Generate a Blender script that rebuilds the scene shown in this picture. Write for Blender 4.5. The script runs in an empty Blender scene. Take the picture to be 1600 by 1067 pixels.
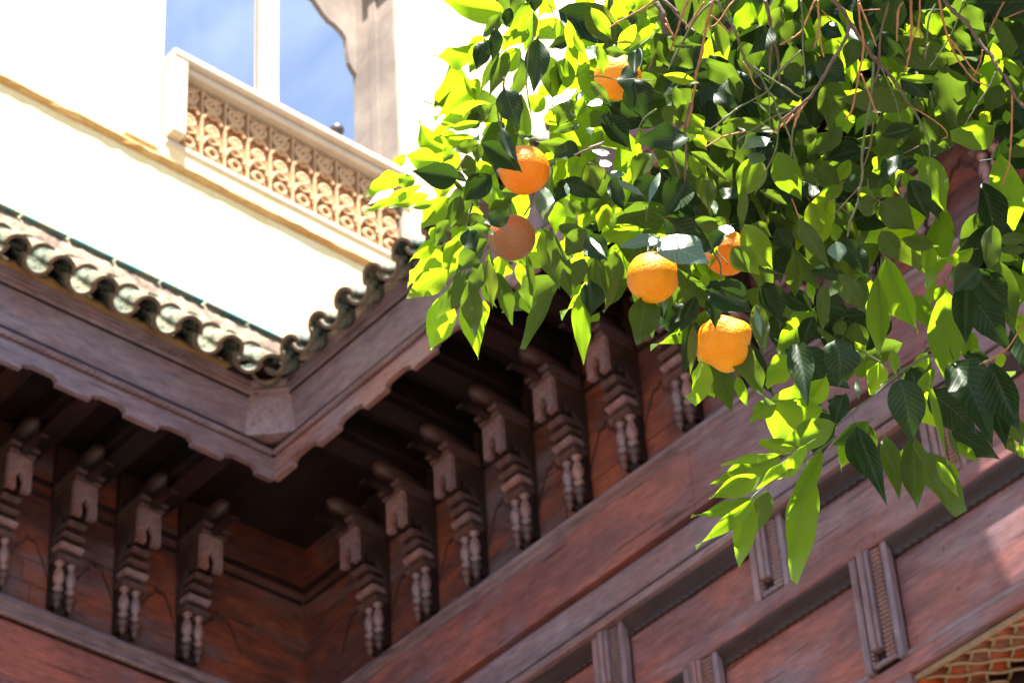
import bpy, bmesh, math, random
from mathutils import Vector, Matrix
random.seed(11)
sc = bpy.context.scene
C = sc.collection
PI = math.pi

# ---------------------------------------------------------------- camera, world, sun
CAM = Vector((9.82695953, -7.49327336, -8.50186572))
cam = bpy.data.objects.new('camera', bpy.data.cameras.new('camera'))
C.objects.link(cam)
rot = Matrix(((0.64694159, 0.76070437, -0.0528719), (0.51192778, -0.38188787, 0.76947489), (0.56515177, -0.5248719, -0.63648485))).transposed()
cam.matrix_world = Matrix.Translation(CAM) @ rot.to_4x4()
cam.data.sensor_width = 36.0
cam.data.lens = 4374.6 / 1600 * 36
cam.data.clip_start = 0.1
cam.data.clip_end = 2000
cam.data.dof.use_dof = True
cam.data.dof.focus_distance = 3.72
cam.data.dof.aperture_fstop = 17.0
sc.camera = cam

SUN = Vector((.342, -.248, .906)).normalized()      # elevation 65 degrees
world = bpy.data.worlds.new('World')
sc.world = world
world.use_nodes = True
wn, wl = world.node_tree.nodes, world.node_tree.links
wn.clear()
out = wn.new('ShaderNodeOutputWorld')
bg = wn.new('ShaderNodeBackground')
sky = wn.new('ShaderNodeTexSky')
sky.sky_type = 'NISHITA'
sky.sun_disc = False
sky.sun_elevation = math.radians(65)
sky.sun_rotation = math.radians(126)
sky.dust_density = 0.4
sky.ozone_density = 2.6
bg.inputs['Strength'].default_value = 0.055
tc = wn.new('ShaderNodeTexCoord')
mp = wn.new('ShaderNodeMapping'); mp.inputs['Scale'].default_value = (5, 9, 14)
nz = wn.new('ShaderNodeTexNoise'); nz.inputs['Scale'].default_value = 1.6; nz.inputs['Detail'].default_value = 5
nz.inputs['Distortion'].default_value = 1.0
rp = wn.new('ShaderNodeValToRGB')
rp.color_ramp.elements[0].position = 0.42; rp.color_ramp.elements[0].color = (.12, .12, .12, 1)
rp.color_ramp.elements[1].position = 0.8; rp.color_ramp.elements[1].color = (.32, .32, .32, 1)
mx = wn.new('ShaderNodeMix'); mx.data_type = 'RGBA'
mx.inputs['B'].default_value = (5.6, 6.2, 7.6, 1)
wl.new(tc.outputs['Generated'], mp.inputs['Vector']); wl.new(mp.outputs['Vector'], nz.inputs['Vector'])
wl.new(nz.outputs['Fac'], rp.inputs['Fac']); wl.new(rp.outputs['Color'], mx.inputs['Factor'])
wl.new(sky.outputs['Color'], mx.inputs['A']); wl.new(mx.outputs['Result'], bg.inputs['Color'])
wl.new(bg.outputs['Background'], out.inputs['Surface'])

sd = bpy.data.lights.new('sun', 'SUN')
sd.energy = 5.0; sd.angle = math.radians(0.5); sd.color = (1.0, 0.95, 0.86)
so = bpy.data.objects.new('sun', sd); C.objects.link(so)
so.location = CAM + SUN * 60
so.rotation_euler = SUN.to_track_quat('Z', 'Y').to_euler()

sc.view_settings.view_transform = 'Standard'
sc.view_settings.look = 'None'
sc.view_settings.gamma = 1
sc.view_settings.use_curve_mapping = False
sc.view_settings.exposure = 2.42
sc.render.engine = 'CYCLES'
sc.cycles.max_bounces = 10
sc.cycles.diffuse_bounces = 5
sc.cycles.transmission_bounces = 6

# ---------------------------------------------------------------- helpers
def tag(o, label=None, cat=None, group=None, kind=None):
    if label: o['label'] = label
    if cat: o['category'] = cat; o['kind'] = 'thing'
    if group: o['group'] = group
    if kind: o['kind'] = kind
    return o

def empty(name, loc=(0, 0, 0)):
    o = bpy.data.objects.new(name, None); C.objects.link(o); o.location = loc
    o.empty_display_size = .1
    return o

def put(name, mesh, parent=None, mat4=None):
    o = bpy.data.objects.new(name, mesh); C.objects.link(o)
    if parent: o.parent = parent
    if mat4 is not None: o.matrix_local = mat4
    return o

def finish(bm, name, mat, smooth=False):
    bmesh.ops.recalc_face_normals(bm, faces=bm.faces[:])
    me = bpy.data.meshes.new(name)
    bm.to_mesh(me); bm.free()
    for m in (mat if isinstance(mat, (list, tuple)) else [mat]): me.materials.append(m)
    if smooth:
        for p in me.polygons: p.use_smooth = True
    return me

# wing frames: s = along the wall away from the corner, u = out of the wall, z = up
WA = lambda s, u, z: Vector((u, -s, z))      # left wing, faces +x
WB = lambda s, u, z: Vector((s, -u, z))      # right wing, faces -y
WL = lambda s, u, z: Vector((s, u, z))

def ring_prism(bm, rings, closed=True, caps=True):
    vs = [[bm.verts.new(p) for p in r] for r in rings]
    n = len(vs[0])
    for a, b in zip(vs, vs[1:]):
        for i in range(n if closed else n - 1):
            bm.faces.new((a[i], a[(i + 1) % n], b[(i + 1) % n], b[i]))
    if caps and closed:
        bm.faces.new(vs[0][::-1]); bm.faces.new(vs[-1])

def prism_s(bm, W, prof, s0, s1):            # profile in (u, z), extruded along the wall
    ring_prism(bm, [[W(s0, u, z) for u, z in prof], [W(s1, u, z) for u, z in prof]])

def prism_u(bm, W, prof, u0, u1):            # profile in (s, z), extruded outwards
    ring_prism(bm, [[W(s, u0, z) for s, z in prof], [W(s, u1, z) for s, z in prof]])

def box(bm, W, s0, s1, u0, u1, z0, z1):
    prism_s(bm, W, [(u0, z0), (u1, z0), (u1, z1), (u0, z1)], s0, s1)

def bbox(bm, W, s0, s1, u0, u1, z0, z1, b=.006):   # front edges chamfered
    prism_s(bm, W, [(u0, z0), (u1 - b, z0), (u1, z0 + b), (u1, z1 - b), (u1 - b, z1), (u0, z1)], s0, s1)

def sweep(bm, pts, radii, seg=8):
    pts = [Vector(p) for p in pts]
    rings = []
    up = Vector((.3, .2, .93)).normalized()
    for i, p in enumerate(pts):
        t = (pts[min(i + 1, len(pts) - 1)] - pts[max(i - 1, 0)]).normalized()
        a = t.cross(up)
        if a.length < .05: a = t.cross(Vector((1, 0, 0)))
        a.normalize(); b = t.cross(a)
        r = radii[i] if isinstance(radii, (list, tuple)) else radii
        rings.append([p + (a * math.cos(2 * PI * k / seg) + b * math.sin(2 * PI * k / seg)) * r for k in range(seg)])
    ring_prism(bm, rings)

def lathe(bm, W, s, u, prof, seg=12, axis='z'):
    rings = []
    for r, h in prof:
        rings.append([W(s + r * math.cos(2 * PI * k / seg), u + r * math.sin(2 * PI * k / seg), h) for k in range(seg)])
    ring_prism(bm, rings)

def rope(bm, W, s0, s1, u, z, r, pitch=.035, step=.0075):
    n = int(abs(s1 - s0) / step); rings = []
    for i in range(n + 1):
        s = s0 + (s1 - s0) * i / n
        ph = 2 * PI * (s / pitch)
        rr = []
        for k in range(10):
            a = 2 * PI * k / 10
            q = r * (1 + .22 * math.cos(2 * a + ph))
            rr.append(W(s, u + q * math.cos(a), z + q * math.sin(a)))
        rings.append(rr)
    ring_prism(bm, rings)

# ---------------------------------------------------------------- materials
def newmat(name):
    m = bpy.data.materials.new(name); m.use_nodes = True
    nt = m.node_tree; nt.nodes.clear()
    o = nt.nodes.new('ShaderNodeOutputMaterial'); b = nt.nodes.new('ShaderNodeBsdfPrincipled')
    nt.links.new(b.outputs[0], o.inputs[0])
    return m, nt, b, o

def noise(nt, scale, detail=5, rough=.6, vec=None, sc3=None, dist=0.):
    n = nt.nodes.new('ShaderNodeTexNoise')
    n.inputs['Scale'].default_value = scale; n.inputs['Detail'].default_value = detail
    n.inputs['Roughness'].default_value = rough; n.inputs['Distortion'].default_value = dist
    if vec is None:
        t = nt.nodes.new('ShaderNodeTexCoord'); vec = t.outputs['Object']
    if sc3:
        mp = nt.nodes.new('ShaderNodeMapping'); mp.inputs['Scale'].default_value = sc3
        nt.links.new(vec, mp.inputs['Vector']); vec = mp.outputs['Vector']
    nt.links.new(vec, n.inputs['Vector'])
    return n.outputs['Fac']

def ramp(nt, fac, stops):
    r = nt.nodes.new('ShaderNodeValToRGB'); e = r.color_ramp.elements
    while len(e) < len(stops): e.new(.5)
    for q, (p, c) in zip(e, stops):
        q.position = p; q.color = (*c, 1) if len(c) == 3 else c
    nt.links.new(fac, r.inputs['Fac'])
    return r.outputs['Color']

def mixc(nt, f, a, b, mode='MIX'):
    m = nt.nodes.new('ShaderNodeMix'); m.data_type = 'RGBA'; m.blend_type = mode
    for k, v in (('Factor', f), ('A', a), ('B', b)):
        if hasattr(v, 'is_linked'): nt.links.new(v, m.inputs[k])
        elif k == 'Factor': m.inputs[k].default_value = v
        else: m.inputs[k].default_value = (*v, 1)
    return m.outputs['Result']

def bump(nt, b, h, strength, dist=.01):
    n = nt.nodes.new('ShaderNodeBump'); n.inputs['Strength'].default_value = strength
    n.inputs['Distance'].default_value = dist
    nt.links.new(h, n.inputs['Height']); nt.links.new(n.outputs['Normal'], b.inputs['Normal'])

def wood(name, axis, base, red, grey, lo=.45, hi=.62, rough=.5, glo=.5, ghi=.68, var=.0):
    m, nt, b, o = newmat(name)
    st = {'x': (.16, 1, 1), 'y': (1, .16, 1), 'z': (1, 1, .16), '-': (1, 1, 1)}[axis]
    grain = noise(nt, 70, 4, .65, sc3=st)
    patch = noise(nt, 3.2, 5, .6, sc3=tuple(max(v, .45) for v in st), dist=.6)
    patch2 = noise(nt, 2.3, 5, .62, sc3=tuple(v * .8 + .33 for v in st), dist=.3)
    fine = noise(nt, 16, 6, .7, sc3=tuple(max(v, .25) for v in st))
    pr = ramp(nt, patch, [(lo, (0, 0, 0)), (hi, (1, 1, 1))])
    c = mixc(nt, pr, base, red)
    oi = nt.nodes.new('ShaderNodeObjectInfo')
    c = mixc(nt, .8, c, ramp(nt, oi.outputs['Random'], [(0, (.72, .72, .80)), (.3, (1.1, .95, .95)), (.6, (.85, .9, 1.0)), (1, (1.3, 1.05, .95))]), 'MULTIPLY')
    c = mixc(nt, ramp(nt, patch2, [(glo, (0, 0, 0)), (ghi, (.9, .9, .9))]), c, grey)
    c = mixc(nt, .55, c, ramp(nt, grain, [(.3, (.35, .33, .33)), (.7, (1.35, 1.3, 1.3))]), 'MULTIPLY')
    c = mixc(nt, .6, c, ramp(nt, fine, [(.3, (.5, .48, .48)), (.7, (1.4, 1.35, 1.3))]), 'MULTIPLY')
    crack = noise(nt, 34, 3, .5, sc3=tuple(.05 if v < .5 else 1 for v in st), dist=.1)
    c = mixc(nt, ramp(nt, crack, [(.655, (0, 0, 0)), (.685, (.75, .75, .75))]), c, (.02, .012, .01))
    nicks = noise(nt, 24, 2, .5)
    c = mixc(nt, ramp(nt, nicks, [(.74, (0, 0, 0)), (.77, (.6, .6, .6))]), c, (.02, .012, .01))
    nt.links.new(c, b.inputs['Base Color'])
    b.inputs['Roughness'].default_value = rough
    b.inputs['Specular IOR Level'].default_value = .35
    bump(nt, b, grain, .25, .004)
    return m

GREY = (.155, .125, .155)
MAT = {}
for ax in 'xyz-':
    MAT['cedar_' + ax] = wood('cedar_' + ax, ax, (.170, .076, .073), (.27, .098, .074), (.185, .135, .152))
    MAT['dark_' + ax] = wood('dark_' + ax, ax, (.011, .006, .006), (.026, .008, .005), (.016, .012, .014))  # near-black: shade under eaves and inside corbels put into the wood colour
    MAT['pale_' + ax] = wood('pale_' + ax, ax, (.195, .142, .152), (.215, .125, .118), (.25, .20, .225), rough=.55)
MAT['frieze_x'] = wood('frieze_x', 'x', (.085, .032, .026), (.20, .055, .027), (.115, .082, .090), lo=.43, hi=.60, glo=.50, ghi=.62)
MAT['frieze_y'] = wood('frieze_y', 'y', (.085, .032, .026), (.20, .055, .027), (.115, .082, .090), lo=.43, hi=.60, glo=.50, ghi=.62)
MAT['cove'] = wood('cove', 'x', (.030, .020, .021), (.04, .02, .018), (.036, .03, .036))  # dark band under the rail: shade of its underside put into the colour
MAT['corbel'] = wood('corbel', 'z', (.058, .034, .032), (.10, .036, .022), (.085, .062, .07))
MAT['corbel_dark'] = wood('corbel_dark', '-', (.036, .022, .020), (.085, .028, .013), (.05, .036, .04))
MAT['corbel_light'] = wood('corbel_light', '-', (.20, .135, .135), (.22, .10, .08), (.22, .175, .195))  # fronts lighter, sides and slots darker: light and shade put into the corbel colours

def plaster(name, col, col2, sc_=3., bs=.3, rough=.9):
    m, nt, b, o = newmat(name)
    n = noise(nt, sc_, 6, .65); n2 = noise(nt, 22, 5, .7)
    c = mixc(nt, ramp(nt, n, [(.4, (0, 0, 0)), (.7, (1, 1, 1))]), col, col2)
    c = mixc(nt, .35, c, ramp(nt, n2, [(.3, (.75, .73, .7)), (.7, (1.1, 1.1, 1.1))]), 'MULTIPLY')
    nt.links.new(c, b.inputs['Base Color']); b.inputs['Roughness'].default_value = rough
    b.inputs['Specular IOR Level'].default_value = .15
    bump(nt, b, n2, bs, .01)
    return m
MAT['plaster'] = plaster('white_plaster', (.82, .70, .42), (.74, .56, .25))
MAT['shaded_reveal'] = plaster('shaded_plaster', (.19, .155, .135), (.32, .265, .225), 2.0, .1)  # darker than the wall: shade of the window reveal put into the colour
MAT['stucco'] = plaster('carved_stucco', (.58, .38, .22), (.48, .28, .15), 9, .6)
MAT['stuccoback'] = plaster('shaded_stucco', (.36, .19, .09), (.28, .13, .055), 9, .4)  # orange-brown back plate: warm shade behind the carving put into the colour
MAT['ochre'] = plaster('ochre_mortar', (.28, .17, .075), (.20, .11, .05), 8, 1.0)
MAT['flash'] = plaster('weathered_mortar', (.13, .085, .075), (.42, .34, .22), 9, 1.0)
MAT['creamwood'] = plaster('cream_paint', (.62, .52, .40), (.55, .46, .36), 4, .2)

def glaze(name, c1, c2):
    m, nt, b, o = newmat(name)
    n = noise(nt, 14, 6, .7); n2 = noise(nt, 60, 3, .6)
    c = mixc(nt, ramp(nt, n, [(.40, (0, 0, 0)), (.62, (1, 1, 1))]), c1, c2)
    oi = nt.nodes.new('ShaderNodeObjectInfo')
    c = mixc(nt, .9, c, ramp(nt, oi.outputs['Random'], [(0, (.5, .6, .55)), (.5, (1, 1, .95)), (1, (1.5, 1.25, 1.0))]), 'MULTIPLY')
    c = mixc(nt, ramp(nt, n2, [(.52, (0, 0, 0)), (.7, (.7, .7, .7))]), c, (.12, .09, .06))
    nt.links.new(c, b.inputs['Base Color'])
    nt.links.new(ramp(nt, n2, [(.4, (.16, .16, .16)), (.7, (.5, .5, .5))]), b.inputs['Roughness'])
    bump(nt, b, n2, .2, .003)
    return m
MAT['glaze'] = glaze('green_glaze', (.012, .024, .018), (.24, .27, .23))
MAT['rim'] = plaster('worn_tile_rim', (.17, .11, .07), (.085, .055, .04), 14, .6, .6)

def leafmat(name, top, trans, tmix, rough, spec=.4):
    m, nt, b, o = newmat(name)
    uv = nt.nodes.new('ShaderNodeUVMap'); uv.uv_map = 'UVMap'
    sp = nt.nodes.new('ShaderNodeSeparateXYZ'); nt.links.new(uv.outputs['UV'], sp.inputs[0])
    def mt(op, a, bb=None, c=None):
        n = nt.nodes.new('ShaderNodeMath'); n.operation = op
        for i, v in enumerate((a, bb, c)):
            if v is None: continue
            if hasattr(v, 'is_linked'): nt.links.new(v, n.inputs[i])
            else: n.inputs[i].default_value = v
        return n.outputs[0]
    ax = mt('ABSOLUTE', mt('SUBTRACT', sp.outputs['X'], .5))
    mid = mt('LESS_THAN', ax, .018)
    v = mt('SUBTRACT', sp.outputs['Y'], mt('MULTIPLY', ax, .55))
    vein = mt('POWER', mt('ABSOLUTE', mt('SINE', mt('MULTIPLY', v, 34.))), 10.)
    oi = nt.nodes.new('ShaderNodeObjectInfo')
    geo = nt.nodes.new('ShaderNodeNewGeometry')
    rnd = mt('FRACT', mt('ADD', oi.outputs['Random'], geo.outputs['Random Per Island']))
    vary = ramp(nt, rnd, [(0, (.75, .80, .7)), (.5, (1, 1, 1)), (.85, (1.15, 1.1, 1.0)), (1, (1.35, 1.1, .9))])
    n1 = noise(nt, 55, 4, .6)
    mott = ramp(nt, n1, [(.3, (.8, .82, .8)), (.7, (1.15, 1.12, 1.1))])
    spot = ramp(nt, noise(nt, 190, 2, .5), [(.72, (0, 0, 0)), (.78, (.5, .5, .5))])
    def col(base, light):
        c = mixc(nt, 1.0, base, vary, 'MULTIPLY')
        c = mixc(nt, .7, c, mott, 'MULTIPLY')
        c = mixc(nt, mt('MULTIPLY', vein, .5), c, light)
        c = mixc(nt, mt('MULTIPLY', mid, .75), c, light)
        return mixc(nt, spot, c, tuple(q * .4 for q in base))
    nt.links.new(col(top, tuple(min(1, q * 1.9 + .03) for q in top)), b.inputs['Base Color'])
    b.inputs['Roughness'].default_value = rough
    b.inputs['Specular IOR Level'].default_value = spec
    tr = nt.nodes.new('ShaderNodeBsdfTranslucent')
    nt.links.new(col(trans, tuple(q * .62 for q in trans)), tr.inputs['Color'])
    mxs = nt.nodes.new('ShaderNodeMixShader'); mxs.inputs[0].default_value = tmix
    nt.links.new(b.outputs[0], mxs.inputs[1]); nt.links.new(tr.outputs[0], mxs.inputs[2])
    nt.links.new(mxs.outputs[0], o.inputs[0])
    bump(nt, b, mt('ADD', vein, mt('MULTIPLY', n1, 1.5)), .12, .002)
    return m
LEAF = {  # sunlit to shaded leaf tones: the light is put into the colours
    'T': leafmat('sunlit_leaf', (.10, .19, .025), (.46, .72, .010), .56, .45, .3),
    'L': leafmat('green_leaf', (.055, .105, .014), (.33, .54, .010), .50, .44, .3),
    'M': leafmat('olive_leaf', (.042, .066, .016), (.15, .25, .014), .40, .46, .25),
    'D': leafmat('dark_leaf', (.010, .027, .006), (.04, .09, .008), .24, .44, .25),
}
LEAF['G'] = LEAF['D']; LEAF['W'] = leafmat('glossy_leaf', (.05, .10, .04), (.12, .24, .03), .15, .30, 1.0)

def plainmat(name, stops, scale=8, rough=.6, bs=.4, bd=.004, sc3=None):
    m, nt, b, o = newmat(name)
    n = noise(nt, scale, 6, .65, sc3=sc3)
    nt.links.new(ramp(nt, n, stops), b.inputs['Base Color'])
    b.inputs['Roughness'].default_value = rough
    bump(nt, b, n, bs, bd)
    return m
MAT['bark'] = plainmat('brown_bark', [(.3, (.07, .045, .03)), (.7, (.16, .10, .07))], 60)
MAT['deadtwig'] = plainmat('dry_twig', [(.3, (.22, .085, .03)), (.7, (.42, .18, .07))], 80)
MAT['greentwig'] = plainmat('green_twig', [(.3, (.06, .075, .03)), (.7, (.14, .15, .07))], 60)

def orangemat(name, c1, c2, scab=None, pores=230):
    m, nt, b, o = newmat(name)
    big = noise(nt, 26, 4, .55); fine = noise(nt, pores, 3, .6); sp = noise(nt, 95, 3, .6)
    c = mixc(nt, ramp(nt, big, [(.38, (0, 0, 0)), (.65, (1, 1, 1))]), c1, c2)
    if scab:
        f = noise(nt, 330, 3, .7)
        tco = nt.nodes.new('ShaderNodeTexCoord'); s3 = nt.nodes.new('ShaderNodeSeparateXYZ')
        nt.links.new(tco.outputs['Object'], s3.inputs[0])
        mm = nt.nodes.new('ShaderNodeMath'); mm.operation = 'MULTIPLY_ADD'
        nt.links.new(s3.outputs['Z'], mm.inputs[0]); mm.inputs[1].default_value = -3.; nt.links.new(f, mm.inputs[2])
        c = mixc(nt, ramp(nt, mm.outputs[0], [(.47, (0, 0, 0)), (.53, (1, 1, 1))]), c, scab)
    else:
        c = mixc(nt, ramp(nt, sp, [(.68, (0, 0, 0)), (.76, (.5, .5, .5))]), c, (.25, .09, .02))
    nt.links.new(c, b.inputs['Base Color'])
    b.inputs['Roughness'].default_value = .42
    b.inputs['Specular IOR Level'].default_value = .3
    b.inputs['Subsurface Weight'].default_value = .12
    b.inputs['Subsurface Radius'].default_value = (1, .4, .1); b.inputs['Subsurface Scale'].default_value = .006
    bump(nt, b, fine, .9, .0022)
    return m

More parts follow.
